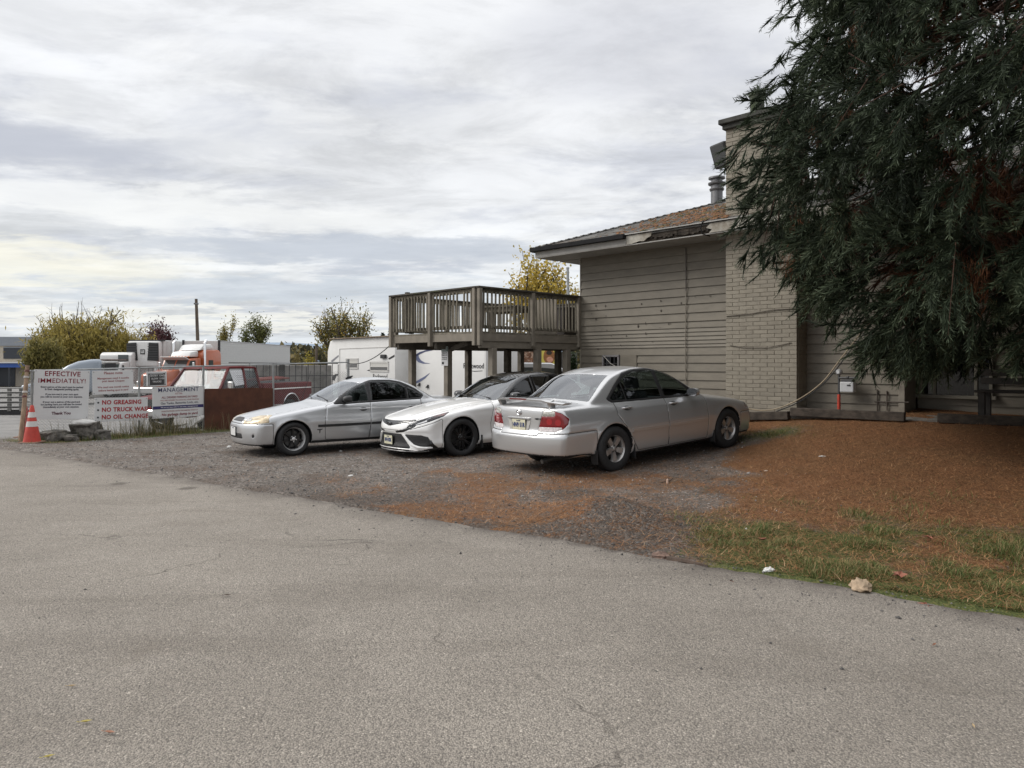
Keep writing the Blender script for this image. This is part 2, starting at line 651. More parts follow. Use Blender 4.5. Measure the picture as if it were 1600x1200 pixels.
def ground_masks(x, y):
	"""needle litter, grass, dark damp gravel (0..1)"""
	a, d = edge_coords(x, y)
	n1 = fbm(x, y, 1.6, 4, 21); n2 = fbm(x, y, 0.7, 4, 33); n3 = fbm(x, y, 3.0, 3, 41)
	# the lot side / lawn side split runs from the mound up along the near car
	lawn = sstep(-0.5, 1.4, (x - 1.5) * 0.9 - (y - 8.0) * 0.42 + (n1 - .5) * 1.6)
	lawn = np.maximum(lawn, sstep(0.0, 1.2, (x - 3.4) + (n1 - .5)))
	needles = sstep(0.10, 0.85, lawn * 0.95 + (n2 - 0.5) * 0.7)
	# orange drifts blown across the gravel under the cars
	drift = sstep(0.46, 0.72, n1 * 0.45 + n2 * 0.55 + 0.15 * np.exp(-((x - .9) ** 2 / 6 + (y - 9.2) ** 2 / 7)) - 0.07 * sstep(-2.0, -5.5, x))
	drift = drift * sstep(14.8, 12.5, y) * sstep(-6.5, -2.5, x)
	needles = np.maximum(needles, 0.62 * drift)
	needles = np.maximum(needles, 0.34 * sstep(-3.5, 0.5, x) * sstep(14.5, 12.5, y))
	gr = sstep(0.0, 0.7, lawn - 0.2) * sstep(4.6, 1.4, d + (n2 - .5) * 2.0)
	gr = gr * sstep(0.28, 0.70, n2 + 0.20 * sstep(2.2, 0.3, d))
	gr = np.maximum(gr, 0.9 * np.exp(-((x - 4.6) ** 2 / .35 + (y - 12.6) ** 2 / .25)))
	# weedy strip below the fence signs
	fx = -10.6 + 0.63 * 0; t = (x + 10) * 0.63 + (y - 16) * 0.775; e = (x + 10) * 0.775 - (y - 16) * 0.63
	strip = sstep(0.0, 0.25, e + .55) * sstep(1.15, 0.55, e + (n2 - .5) * .5) * sstep(-1.4, -.6, t) * sstep(6.5, 3.5, t)
	gr = np.maximum(gr, strip * 0.9)
	needles = needles * (1 - 0.7 * gr)
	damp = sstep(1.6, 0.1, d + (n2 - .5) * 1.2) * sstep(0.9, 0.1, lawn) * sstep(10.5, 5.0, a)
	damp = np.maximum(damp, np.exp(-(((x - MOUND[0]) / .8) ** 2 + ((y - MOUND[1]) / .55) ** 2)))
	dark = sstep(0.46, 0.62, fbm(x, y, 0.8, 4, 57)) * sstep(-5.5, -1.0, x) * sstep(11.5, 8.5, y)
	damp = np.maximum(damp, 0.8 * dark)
	yard = sstep(0.2, 1.0, -e - .2) * sstep(12.0, 13.5, y)
	yard = np.maximum(yard, sstep(17.5, 20.5, y))
	return np.clip(needles * (1 - yard), 0, 1), np.clip(gr, 0, 1), np.clip(damp, 0, 1), np.clip(yard, 0, 1)


def ground_material():
	m = bpy.data.materials.new('ground_cover')
	m.use_nodes = True
	w = NT(m.node_tree)
	b = w.n['Principled BSDF']
	tc = w.node('ShaderNodeTexCoord'); V = tc.outputs['Object']
	at_ = w.node('ShaderNodeAttribute', attribute_name='cover')
	sp = w.node('ShaderNodeSeparateColor'); w.link(at_.outputs['Color'], sp.inputs[0])
	need, gr, damp = sp.outputs
	ya = w.node('ShaderNodeAttribute', attribute_name='yard'); yard = ya.outputs['Fac']
	n_f = w.noise(V, 34.0, 6, 0.7); n_m = w.noise(V, 7.0, 6, 0.62); n_l = w.noise(V, 1.3, 5, 0.6)
	vc = w.node('ShaderNodeTexVoronoi'); w.link(V, vc.inputs['Vector']); vc.inputs['Scale'].default_value = 42.0
	cell = w.ramp(vc.outputs['Color'], [(0.0, 0.45), (0.55, 0.85), (0.8, 1.25), (1.0, 1.9)])
	vc2 = w.node('ShaderNodeTexVoronoi'); w.link(V, vc2.inputs['Vector']); vc2.inputs['Scale'].default_value = 95.0
	cell2 = w.ramp(vc2.outputs['Color'], [(0.0, 0.55), (0.6, 0.95), (0.85, 1.3), (1.0, 1.7)])
	gcol = w.mix(w.mapr(n_m, 0.35, 0.65), (0.150, 0.130, 0.113), (0.235, 0.210, 0.188))
	gcol = w.mix(1.0, gcol, cell, 'MULTIPLY')
	gcol = w.mix(0.7, gcol, w.mix(1.0, gcol, cell2, 'MULTIPLY'))
	gcol = w.mix(w.mapr(n_l, 0.45, 0.7, 0, 0.65), gcol, (0.105, 0.074, 0.055))
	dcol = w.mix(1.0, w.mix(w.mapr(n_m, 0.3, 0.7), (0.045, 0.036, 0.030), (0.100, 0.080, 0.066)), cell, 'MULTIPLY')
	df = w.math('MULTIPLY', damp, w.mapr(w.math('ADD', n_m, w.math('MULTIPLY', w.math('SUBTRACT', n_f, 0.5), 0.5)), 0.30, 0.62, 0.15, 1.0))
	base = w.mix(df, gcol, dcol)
	# needle litter: fine directionless fibres
	def fibre(ang, sx, sy):
		mp = w.node('ShaderNodeMapping'); mp.inputs['Rotation'].default_value = (0, 0, math.radians(ang))
		mp.inputs['Scale'].default_value = (sx, sy, 1)
		w.link(V, mp.inputs[0])
		return w.noise(mp.outputs[0], 1.0, 5, 0.65, 0.8)
	f1 = fibre(20, 18, 90); f2 = fibre(-48, 85, 16); f3 = fibre(75, 20, 80)
	fib = w.math('MAXIMUM', w.math('MAXIMUM', f1, f2), f3)
	ncol = w.ramp(fib, [(0.42, (0.060, 0.031, 0.017)), (0.54, (0.165, 0.076, 0.034)), (0.64, (0.290, 0.138, 0.060)), (0.78, (0.43, 0.25, 0.125))])
	ncol = w.mix(w.mapr(n_l, 0.35, 0.7, 0, 0.55), ncol, w.mix(1.0, ncol, (0.80, 0.95, 0.95), 'MULTIPLY'))
	nf = w.mapr(w.math('ADD', need, w.math('ADD', w.math('MULTIPLY', w.math('SUBTRACT', n_f, 0.5), 1.5), w.math('MULTIPLY', w.math('SUBTRACT', n_m, 0.5), 1.1))), 0.25, 0.80)
	base = w.mix(nf, base, ncol)
	# grass thatch
	tcol = w.ramp(fib, [(0.40, (0.032, 0.040, 0.013)), (0.56, (0.080, 0.098, 0.030)), (0.64, (0.15, 0.135, 0.048)), (0.76, (0.25, 0.165, 0.08))])
	gf = w.mapr(w.math('ADD', gr, w.math('ADD', w.math('MULTIPLY', w.math('SUBTRACT', n_m, 0.5), 1.0), w.math('MULTIPLY', w.math('SUBTRACT', n_f, 0.5), 1.0))), 0.35, 0.85)
	base = w.mix(gf, base, tcol)
	ycol = w.mix(w.mapr(n_l, 0.35, 0.65), (0.20, 0.195, 0.19), (0.27, 0.262, 0.25))
	ycol = w.mix(w.mapr(n_m, 0.55, 0.75, 0, 0.5), ycol, (0.11, 0.10, 0.09))
	base = w.mix(yard, base, ycol)
	w.link(base, b.inputs['Base Color'])
	b.inputs['Roughness'].default_value = 0.92
	b.inputs['Specular IOR Level'].default_value = 0.25
	hgt = w.math('ADD', w.math('MULTIPLY', n_f, 0.5), w.math('ADD', w.math('MULTIPLY', fib, 0.6), w.math('MULTIPLY', vc.outputs['Distance'], -0.9)))
	bp = w.node('ShaderNodeBump'); bp.inputs['Strength'].default_value = 0.9; bp.inputs['Distance'].default_value = 0.018
	w.link(hgt, bp.inputs['Height']); w.link(bp.outputs[0], b.inputs['Normal'])
	return m


def build_ground():
	xs = np.concatenate([-np.geomspace(1500, 14, 26), np.arange(-13, -6, 0.22), np.arange(-6, 9.2, 0.065), np.arange(9.4, 14, 0.3), np.geomspace(14.5, 1500, 24)])
	ys = np.concatenate([-np.geomspace(1500, 10, 16), np.arange(-9, 3.0, 1.0), np.arange(3.1, 13.5, 0.065), np.arange(13.6, 20, 0.18), np.arange(20.4, 34, 0.8), np.geomspace(35, 2500, 30)])
	X, Y = np.meshgrid(xs, ys, indexing='ij')
	Z = ground_z(X, Y)
	nx, ny = X.shape
	V = np.stack([X, Y, Z], -1).reshape(-1, 3)
	I = np.arange(nx * ny).reshape(nx, ny)
	q = np.stack([I[:-1, :-1], I[1:, :-1], I[1:, 1:], I[:-1, 1:]], -1).reshape(-1, 4)
	me = mesh_np('ground', V, q.ravel(), np.full(len(q), 4), True)
	n, g, dmp, yd = ground_masks(V[:, 0], V[:, 1])
	ca = me.color_attributes.new('cover', 'FLOAT_COLOR', 'POINT')
	ca.data.foreach_set('color', np.stack([n, g, dmp, np.ones_like(n)], -1).astype(np.float32).ravel())
	fa = me.attributes.new('yard', 'FLOAT', 'POINT')
	fa.data.foreach_set('value', yd.astype(np.float32))
	o = mesh_obj('ground', me, ground_material())
	tag(o, kind='structure')


def asphalt_material():
	m = bpy.data.materials.new('worn_asphalt')
	m.use_nodes = True
	w = NT(m.node_tree)
	b = w.n['Principled BSDF']
	tc = w.node('ShaderNodeTexCoord'); V = tc.outputs['Object']
	mp = w.node('ShaderNodeMapping'); mp.inputs['Rotation'].default_value = (0, 0, math.radians(35)); mp.inputs['Scale'].default_value = (0.35, 2.2, 1)
	w.link(V, mp.inputs[0])
	n_l = w.noise(V, 0.45, 6, 0.6, 0.3); n_m = w.noise(V, 3.2, 7, 0.65); n_f = w.noise(V, 120.0, 4, 0.7)
	streak = w.noise(mp.outputs[0], 0.9, 5, 0.6, 0.4)
	vc = w.node('ShaderNodeTexVoronoi'); w.link(V, vc.inputs['Vector']); vc.inputs['Scale'].default_value = 118.0
	vb = w.node('ShaderNodeTexVoronoi'); w.link(V, vb.inputs['Vector']); vb.inputs['Scale'].default_value = 66.0
	c = w.mix(w.mapr(n_l, 0.32, 0.68), (0.272, 0.243, 0.208), (0.358, 0.322, 0.278))
	c = w.mix(w.mapr(streak, 0.48, 0.74, 0, 0.50), c, (0.185, 0.160, 0.134))
	c = w.mix(w.mapr(n_m, 0.55, 0.75, 0, 0.35), c, (0.375, 0.34, 0.295))
	stone = w.ramp(vc.outputs['Color'], [(0.0, 0.62), (0.45, 0.93), (0.72, 1.05), (0.90, 1.30), (1.0, 1.8)])
	c = w.mix(1.0, c, stone, 'MULTIPLY')
	sb = w.ramp(vb.outputs['Color'], [(0.0, 0.70), (0.10, 0.92), (0.80, 1.0), (0.93, 1.3), (1.0, 1.7)])
	c = w.mix(0.8, c, w.mix(1.0, c, sb, 'MULTIPLY'))
	# binder pits
	pit = w.mapr(vc.outputs['Distance'], 0.45, 0.75, 0.0, 0.55)
	c = w.mix(pit, c, (0.085, 0.078, 0.072))
	# scattered stains
	vs_ = w.node('ShaderNodeTexVoronoi'); w.link(V, vs_.inputs['Vector']); vs_.inputs['Scale'].default_value = 0.8
	dist = w.math('ADD', vs_.outputs['Distance'], w.math('MULTIPLY', w.math('SUBTRACT', n_m, 0.5), 0.16))
	c = w.mix(w.mapr(dist, 0.06, 0.12, 0.65, 0.0), c, (0.075, 0.064, 0.054))
	# dark specks and a few wandering cracks
	vk = w.node('ShaderNodeTexVoronoi'); w.link(V, vk.inputs['Vector']); vk.inputs['Scale'].default_value = 5.5
	kd = w.math('ADD', vk.outputs['Distance'], w.math('MULTIPLY', w.math('SUBTRACT', n_f, 0.5), 0.06))
	c = w.mix(w.mapr(kd, 0.035, 0.06, 0.75, 0.0), c, (0.06, 0.052, 0.045))
	wob = w.node('ShaderNodeTexNoise'); w.link(V, wob.inputs['Vector']); wob.inputs['Scale'].default_value = 1.6; wob.inputs['Detail'].default_value = 6
	dv = w.vmath('ADD', V, w.vmath('MULTIPLY', w.vmath('SUBTRACT', wob.outputs['Color'], (0.5, 0.5, 0.5)), (0.9, 0.9, 0)))
	ve = w.node('ShaderNodeTexVoronoi', feature='DISTANCE_TO_EDGE'); w.link(dv, ve.inputs['Vector']); ve.inputs['Scale'].default_value = 0.24
	crk = w.math('MULTIPLY', w.mapr(ve.outputs['Distance'], 0.0008, 0.0032, 1.0, 0.0), w.mapr(n_l, 0.50, 0.60, 0.0, 0.65))
	c = w.mix(crk, c, (0.055, 0.047, 0.04))
	rough_patch = w.mapr(w.noise(V, 0.8, 7, 0.7, 0.5), 0.56, 0.70, 0.0, 0.35)
	c = w.mix(rough_patch, c, (0.15, 0.128, 0.105))
	# grime and grit towards the ragged edge
	at_ = w.node('ShaderNodeAttribute', attribute_name='grime')
	gr = w.math('MULTIPLY', at_.outputs['Fac'], w.mapr(n_m, 0.35, 0.6, 0.25, 1.0))
	c = w.mix(gr, c, (0.105, 0.090, 0.078))
	w.link(c, b.inputs['Base Color'])
	b.inputs['Roughness'].default_value = 0.88
	b.inputs['Specular IOR Level'].default_value = 0.3
	h = w.math('ADD', w.math('MULTIPLY', vc.outputs['Distance'], -1.0), w.math('ADD', w.math('MULTIPLY', vb.outputs['Distance'], -0.8), w.math('MULTIPLY', n_f, 0.35)))
	bp = w.node('ShaderNodeBump'); bp.inputs['Strength'].default_value = 0.85; bp.inputs['Distance'].default_value = 0.008
	w.link(h, bp.inputs['Height']); w.link(bp.outputs[0], b.inputs['Normal'])
	return m


def build_road():
	aa = np.concatenate([-np.geomspace(300, 9.2, 14), np.arange(-9, 18, 0.07), np.geomspace(18.2, 300, 14)])
	dd = np.concatenate([[0.0, -0.06, -0.2, -0.5, -1.0, -2.0, -3.5, -6.0], -np.geomspace(9, 220, 10)])
	A, D = np.meshgrid(aa, dd, indexing='ij')
	near = np.exp(-(A / 25) ** 2)
	jag = (fbm(A, A * 0, 0.9, 5, 3) - 0.5) * 0.20 + (lattice(A, A * 0 + 2.2, 0.11, 8) - 0.5) * 0.05
	Dj = D + jag * np.where(D > -0.3, 1.0, 0.0) * near
	X = EDGE_P[0] + EDGE_T[0] * A + EDGE_N[0] * Dj
	Y = EDGE_P[1] + EDGE_T[1] * A + EDGE_N[1] * Dj
	Z = np.where(D > -0.01, -0.035, 0.0) + np.where((D < -0.01) & (D > -0.1), -0.006, 0.0) + 0 * A
	nx, ny = X.shape
	V = np.stack([X, Y, Z], -1).reshape(-1, 3)
	I = np.arange(nx * ny).reshape(nx, ny)
	q = np.stack([I[:-1, :-1], I[:-1, 1:], I[1:, 1:], I[1:, :-1]], -1).reshape(-1, 4)
	# orientation: make normals point up
	p = V[q[0]]
	if np.cross(p[1] - p[0], p[2] - p[0])[2] < 0:
		q = q[:, ::-1]
	me = mesh_np('road', V, q.ravel(), np.full(len(q), 4), False)
	fa = me.attributes.new('grime', 'FLOAT', 'POINT')
	gv = np.where(D > -0.1, 1.0, np.where(D > -0.3, 0.45, 0.0))
	fa.data.foreach_set('value', gv.astype(np.float32).ravel())
	tag(mesh_obj('road', me, asphalt_material()), kind='structure')


build_ground()
build_road()


# ------------------------------------------------------------------ loose ground cover (nobody could count it)
def sample_ground(n, x0, x1, y0, y1, dens, dmin=.03):
	"""random points with density ~ dens(x, y) and weighted towards the camera"""
	xs = []; ys = []
	got = 0
	while got < n:
		x = RNG.uniform(x0, x1, n * 2); y = RNG.uniform(y0, y1, n * 2)
		u = 800 + FPX * x / np.maximum(y, .1)
		a, d = edge_coords(x, y)
		w_ = dens(x, y) * np.clip((6.5 / np.hypot(x, y)) ** 1.4, 0.0, 1.0)
		k = (RNG.random(n * 2) < w_) & (d > dmin) & (u > -60) & (u < 2500)
		xs.append(x[k]); ys.append(y[k]); got += k.sum()
	x = np.concatenate(xs)[:n]; y = np.concatenate(ys)[:n]
	return x, y


def build_pebbles():
	n = 15000
	x, y = sample_ground(n, -11, 4, 5, 18, lambda x, y: np.clip(1.0 - 0.93 * ground_masks(x, y)[0] - 0.9 * ground_masks(x, y)[1], 0.02, 1) * np.where(ground_masks(x, y)[3] > .3, 0.1, 1))
	xr, yr = sample_ground(1500, -11, 6, 3, 16, lambda x, y: np.clip(np.exp(edge_coords(x, y)[1] * 3.2), .012, 1) * (edge_coords(x, y)[1] < 0), -6.0)
	x = np.concatenate([x, xr]); y = np.concatenate([y, yr]); n = len(x)
	z = np.where(edge_coords(x, y)[1] < 0, 0.0, ground_z(x, y))
	s = np.exp(RNG.normal(math.log(0.0085), 0.42, n)).clip(0.004, 0.035); s[-1500:] *= .7
	base = np.array([(1, 0, 0), (-1, 0, 0), (0, 1, 0), (0, -1, 0), (0, 0, 1), (0, 0, -1)], float)
	F = np.array([(0, 2, 4), (2, 1, 4), (1, 3, 4), (3, 0, 4), (2, 0, 5), (1, 2, 5), (3, 1, 5), (0, 3, 5)])
	jit = RNG.uniform(0.6, 1.25, (n, 6, 1)) * base[None] * np.stack([s, s * RNG.uniform(.6, 1, n), s * RNG.uniform(.4, .8, n)], -1)[:, None]
	th = RNG.uniform(0, 2 * math.pi, n); c = np.cos(th)[:, None]; sn = np.sin(th)[:, None]
	X = jit[..., 0] * c - jit[..., 1] * sn; Y = jit[..., 0] * sn + jit[..., 1] * c
	V = np.stack([X + x[:, None], Y + y[:, None], jit[..., 2] + z[:, None] + s[:, None] * .25], -1).reshape(-1, 3)
	L = (F[None] + (np.arange(n) * 6)[:, None, None]).reshape(-1)
	me = mesh_np('gravel', V, L, np.full(n * 8, 3))
	tv = RNG.random(n); tv[-1500:] *= .75; tv *= 1 - .5 * ground_masks(x, y)[2]
	tone = np.repeat(tv, 6)
	fa = me.attributes.new('tone', 'FLOAT', 'POINT'); fa.data.foreach_set('value', tone.astype(np.float32))
	m = bpy.data.materials.new('gravel_stone'); m.use_nodes = True
	w = NT(m.node_tree); b = w.n['Principled BSDF']
	a = w.node('ShaderNodeAttribute', attribute_name='tone')
	w.link(w.ramp(a.outputs['Fac'], [(0, (0.05, 0.048, 0.047)), (.35, (.12, .112, .106)), (.7, (.22, .21, .2)), (.93, (.34, .33, .32)), (1, (.5, .49, .47))]), b.inputs['Base Color'])
	b.inputs['Roughness'].default_value = .85
	tag(mesh_obj('gravel', me, m), kind='stuff', label='loose grey gravel chips spread over the parking lot', cat='gravel')


def strips(name, x, y, z, length, width, th, bend, lift, tone, mat, label, cat, seg=2):
	"""thin flat-bladed strips: th = heading, lift = rise at the tip, bend = sideways bend"""
	n = len(x)
	t = np.linspace(0, 1, seg + 1)
	dx = np.cos(th); dy = np.sin(th)
	P = []
	for k, tt in enumerate(t):
		px = x + dx * length * tt - dy * bend * tt * tt
		py = y + dy * length * tt + dx * bend * tt * tt
		pz = z + lift * np.sin(tt * 1.5)
		wv = width * (1 - 0.85 * tt)
		P.append(np.stack([px - dy * wv, py + dx * wv, pz], -1))
		P.append(np.stack([px + dy * wv, py - dx * wv, pz], -1))
	V = np.stack(P, 1)
	m = V.shape[1]
	q = np.array([(2 * k, 2 * k + 1, 2 * k + 3, 2 * k + 2) for k in range(seg)])
	L = (q[None] + (np.arange(n) * m)[:, None, None]).reshape(-1)
	me = mesh_np(name, V.reshape(-1, 3), L, np.full(n * seg, 4))
	fa = me.attributes.new('tone', 'FLOAT', 'POINT'); fa.data.foreach_set('value', np.repeat(tone, m).astype(np.float32))
	tag(mesh_obj(name, me, mat), kind='stuff', label=label, cat=cat)


def tone_mat(name, stops, rough=0.7, trans=0.0):
	m = bpy.data.materials.new(name); m.use_nodes = True
	w = NT(m.node_tree); b = w.n['Principled BSDF']
	a = w.node('ShaderNodeAttribute', attribute_name='tone')
	c = w.ramp(a.outputs['Fac'], stops)
	w.link(c, b.inputs['Base Color'])
	b.inputs['Roughness'].default_value = rough
	b.inputs['Specular IOR Level'].default_value = 0.3
	if trans > 0:
		out = [n for n in w.n if n.type == 'OUTPUT_MATERIAL'][0]
		tl = w.node('ShaderNodeBsdfTranslucent'); w.link(c, tl.inputs[0])
		mx = w.node('ShaderNodeMixShader'); mx.inputs[0].default_value = trans
		w.link(b.outputs[0], mx.inputs[1]); w.link(tl.outputs[0], mx.inputs[2]); w.link(mx.outputs[0], out.inputs[0])
	return m


def build_litter():
	n = 72000
	x, y = sample_ground(n, -5, 12, 2.0, 14.5, lambda x, y: np.clip(ground_masks(x, y)[0] + 0.40 * ground_masks(x, y)[1] * (x > 1), 0.03, 1))
	z = ground_z(x, y) + RNG.uniform(0.004, 0.018, n)
	mat = tone_mat('dead_needles', [(0, (.06, .028, .014)), (.4, (.21, .092, .038)), (.75, (.33, .158, .066)), (.93, (.44, .25, .12)), (1, (.46, .31, .18))], .7)
	strips('pine_needles', x, y, z, RNG.uniform(.05, .17, n), RNG.uniform(.0010, .0026, n), RNG.uniform(0, 2 * math.pi, n), RNG.normal(0, .02, n),
		   RNG.uniform(-.004, .040, n), RNG.random(n), mat, 'orange brown conifer needles littering the lawn below the tree', 'needles')
	n = 60000
	x, y = sample_ground(n, -12, 11, 1.6, 19, lambda x, y: np.clip(ground_masks(x, y)[1] ** 1.3, 0, 1))
	z = ground_z(x, y) - .004
	tuft = fbm(x, y, .35, 3, 77)
	h = (0.014 + 0.050 * sstep(.48, .78, tuft)) * RNG.uniform(.5, 1.4, n)
	h = h * np.where(x < -4, 2.2, 1.0) * np.where((x > 3.9) & (y < 6.6), 2.4, 1.0)
	mat = tone_mat('grass_blade', [(0, (.05, .075, .018)), (.45, (.11, .155, .042)), (.66, (.17, .185, .065)), (.80, (.31, .24, .115)), (1, (.40, .25, .13))], .6, .3)
	strips('grass', x, y, z, RNG.uniform(.02, .07, n) + h * .3, RNG.uniform(.0018, .004, n), RNG.uniform(0, 2 * math.pi, n), RNG.normal(0, .02, n), h,
		   RNG.random(n), mat, 'short ragged green grass between the road edge and the needle litter', 'grass', seg=2)


build_pebbles()
build_litter()
# ================================================================== HOUSE
HO = Vector((1.712, 17.79, 0.0))
HRZ = math.radians(-45)
C45 = math.cos(math.radians(45))


def hw(s, y, z=0.0):
	"""house-local -> world"""
	return Vector((HO.x + C45 * s + C45 * y, HO.y - C45 * s + C45 * y, z))


SIDING = pbr('siding_paint', (0.170, 0.150, 0.118), 0.62, var=0.10, vscale=3.0, bump=0.25, bscale=60, bdist=0.003, col2=(0.125, 0.108, 0.085), c2scale=1.6, c2lo=.52, c2hi=.80, c2amt=.55, rand=.06, stretch=(1, 1, 2.5))
TRIM = pbr('trim_paint', (0.24, 0.215, 0.175), 0.6, var=0.12, vscale=4, bump=.2, bscale=50, bdist=.003, col2=(.12, .10, .08), c2scale=3, c2lo=.5, c2hi=.75, c2amt=.6)
BRICKM = pbr('painted_brick', (0.255, 0.228, 0.182), 0.7, var=0.10, vscale=9, bump=0.6, bscale=55, bdist=0.006, col2=(.19, .165, .13), c2scale=2.2, c2lo=.5, c2hi=.78, c2amt=.55, rand=.07)
MORTAR = pbr('painted_mortar', (0.238, 0.213, 0.170), 0.85, var=0.15, vscale=20, bump=.6, bscale=60, bdist=.005)
DARKTRIM = pbr('gutter_black', (0.014, 0.014, 0.015), 0.8, var=.2, spec=.2)
SOFFIT = pbr('soffit_paint', (0.34, 0.33, 0.31), 0.7, var=.1, col2=(.2, .18, .15), c2lo=.5, c2hi=.8, c2amt=.5)
ROTTEN = pbr('rotten_wood', (0.045, 0.036, 0.028), 0.95, var=.5, vscale=14, bump=1.0, bscale=30, bdist=.03, stretch=(.4, 1, 1))
GREYMETAL = pbr('grey_metal', (0.17, 0.17, 0.175), 0.45, metal=.6, var=.15)
ROOFM = pbr('roof_shingle', (0.125, 0.122, 0.115), 0.92, var=.28, vscale=5, bump=.8, bscale=70, bdist=.008, col2=(.15, .095, .050), c2scale=1.1, c2lo=.50, c2hi=.72, c2amt=.55)
MOSS = pbr('roof_needles', (0.19, 0.095, 0.045), 0.95, var=.5, vscale=12, bump=1, bscale=50, bdist=.02, col2=(.07, .08, .025), c2lo=.5, c2hi=.65)

house = empty('house', HO, HRZ)
tag(house, 'beige two storey house with lap siding, painted brick chimney and mossy hip roof', 'house')

S_R = 7.33           # right corner of the front wall
CH0, CH1, CHD = 4.159, 5.616, 0.45   # chimney along the wall and its depth


def build_house():
	# backing walls
	m = MB()
	m.box((S_R / 2, 0.10, 2.0), (S_R - 0.02, 0.14, 4.5))           # front
	m.box((0.09, 5.1, 2.0), (0.14, 9.8, 4.5))                       # left end
	m.box((S_R - 0.08, 0.44, 2.0), (0.14, 0.52, 4.5))               # return to the recess
	m.box((10.4, 0.80, 2.0), (6.1, 0.14, 4.5))                      # recessed wall
	m.box((13.5, 5.1, 2.0), (0.14, 9.8, 4.5)); m.box((6.7, 10.0, 2.0), (13.5, 0.14, 4.5))
	m.build('wall', pbr('wall_sheathing', (.12, .105, .085), .9), house)
	# lap siding, one board per course
	ys = [100, 152, 207, 262, 318, 377, 435, 493, 549, 608, 667, 712, 740, 768, 795, 822, 843, 897, 952, 1009, 1069, 1125, 1183, 1241]
	zs = [CAMZ - ((340 + y / 4.2105) - HORIZON) / FPX * 15.02 for y in ys]

	def board(s0, s1, zt, zb, y0=0.0, par=house):
		L = s1 - s0
		mm = MB()
		g = 0.012          # the lap overhangs the course below
		th = 0.026
		n = 3
		vs = []
		for i in range(n + 1):
			s = s0 + L * i / n
			w1 = random.uniform(-.002, .002)
			vs += [(s, y0 + 0.025, zt), (s, y0 + 0.013, zt), (s, y0 - th + 0.012 + w1, zb - g + w1), (s, y0 + 0.025, zb - g + w1)]
		fs = []
		for i in range(n):
			a = i * 4; b = a + 4
			for k in range(4):
				k2 = (k + 1) % 4
				fs.append((a + k, a + k2, b + k2, b + k))
		fs += [(3, 2, 1, 0), (n * 4, n * 4 + 1, n * 4 + 2, n * 4 + 3)]
		mm.add(vs, fs)
		o = mm.build('siding_board', SIDING, par)
		return o
	WS0, WS1, WZ0, WZ1 = 0.70, 1.16, 1.22, 1.80     # basement window
	PATCH = 1.68
	for i in range(len(zs) - 1):
		zt, zb = zs[i], zs[i + 1]
		if zb < WZ1 - .02 and zt > WZ0:
			board(0.0, WS0 - .03, zt, zb)
			board(PATCH, 4.30, zt, zb)
		else:
			board(0.0, 4.30, zt, zb)
	zz = 0.35 + 0.185 * np.arange(22)
	for i in range(len(zz) - 1):
		board(5.55, S_R - .05, zz[i + 1], zz[i])
	# flat board that fills in beside the window
	MB().box(((WS1 + PATCH) / 2 + .02, -0.004, (WZ0 + WZ1) / 2 - .1), (PATCH - WS1 - .05, .03, WZ1 - WZ0 + .25)).build('patch_panel', SIDING, house, bevel=.003)
	# recess siding
	for i in range(20):
		board(S_R + .02, 12.5, .35 + .185 * (i + 1), .35 + .185 * i, y0=.70)
	# corner boards
	MB().box((S_R - 0.03, -0.012, 2.2), (.10, .05, 3.9)).build('corner_board', TRIM, house, bevel=.004)
	MB().box((S_R + 0.005, 0.30, 2.2), (.035, .56, 3.9)).build('corner_board', SIDING, house)
	MB().box((-0.012, 0.03, 2.15), (.03, .09, 4.1)).build('corner_board', TRIM, house, bevel=.004)
	# left end wall siding (glimpsed through the deck)
	m = MB()
	for i in range(20):
		z0 = .3 + i * .19
		m.add([(0.013, .05, z0 + .19), (0.013, 9.8, z0 + .19), (-.016, 9.8, z0), (-.016, .05, z0), (0.03, .05, z0 + .19), (.03, 9.8, z0 + .19), (.03, 9.8, z0), (.03, .05, z0)],
			  [(0, 1, 2, 3), (3, 2, 6, 7), (0, 3, 7, 4), (1, 5, 6, 2)])
	m.build('end_siding', SIDING, house)
	# basement window
	f = MB()
	for s, w_, z, h in ((WS0, .05, 1.51, .60), (WS1, .05, 1.51, .60)):
		f.box((s, -0.012, z), (w_, .05, h))
	f.box(((WS0 + WS1) / 2, -0.012, WZ1), (.51, .05, .05)); f.box(((WS0 + WS1) / 2, -0.012, WZ0), (.56, .07, .05))
	win = f.build('window', pbr('window_frame', (.20, .19, .19), .5, var=.1), house, bevel=.004)
	MB().box(((WS0 + WS1) / 2, .0225, 1.51), (.42, .01, .56)).build('pane', glass('pane_glass', (.10, .11, .12), 1.6), win)
	MB().box(((WS0 + WS1) / 2, .028, 1.51), (.41, .002, .55)).build('window_blind', pbr('blind', (.16, .16, .18), .8), win)
	for k in range(3):
		MB().box((WS0 + .115 * (k + 1), -.03, 1.51), (.016, .016, .56)).build('window_bar', pbr('bar_dark', (.05, .05, .055), .5), win)
	for z in (1.40, 1.62):
		MB().box(((WS0 + WS1) / 2, -.032, z), (.42, .012, .016)).build('window_bar', pbr('bar_dark', (.05, .05, .055), .5), win)
	# conduit on the wall
	MB().tube([(2.98, -.03, 4.15), (2.985, -.032, 3.2)], .011, 6).build('conduit', pbr('conduit_dark', (.07, .06, .05), .6), house, smooth=True)
	MB().tube([(2.985, -.032, 3.2), (2.97, -.032, 2.2), (2.975, -.032, .9)], .011, 6).build('conduit', TRIM, house, smooth=True)
	# slack cable by the window
	MB().tube([(.74, -.05, 1.80), (.98, -.09, 1.62), (1.25, -.10, 1.50), (1.6, -.10, 1.42), (2.2, -.09, 1.33)], .009, 5).build('cable', pbr('cable_pale', (.4, .38, .34), .6), house, smooth=True)
	# nails, knots and chips on the boards
	m = MB()
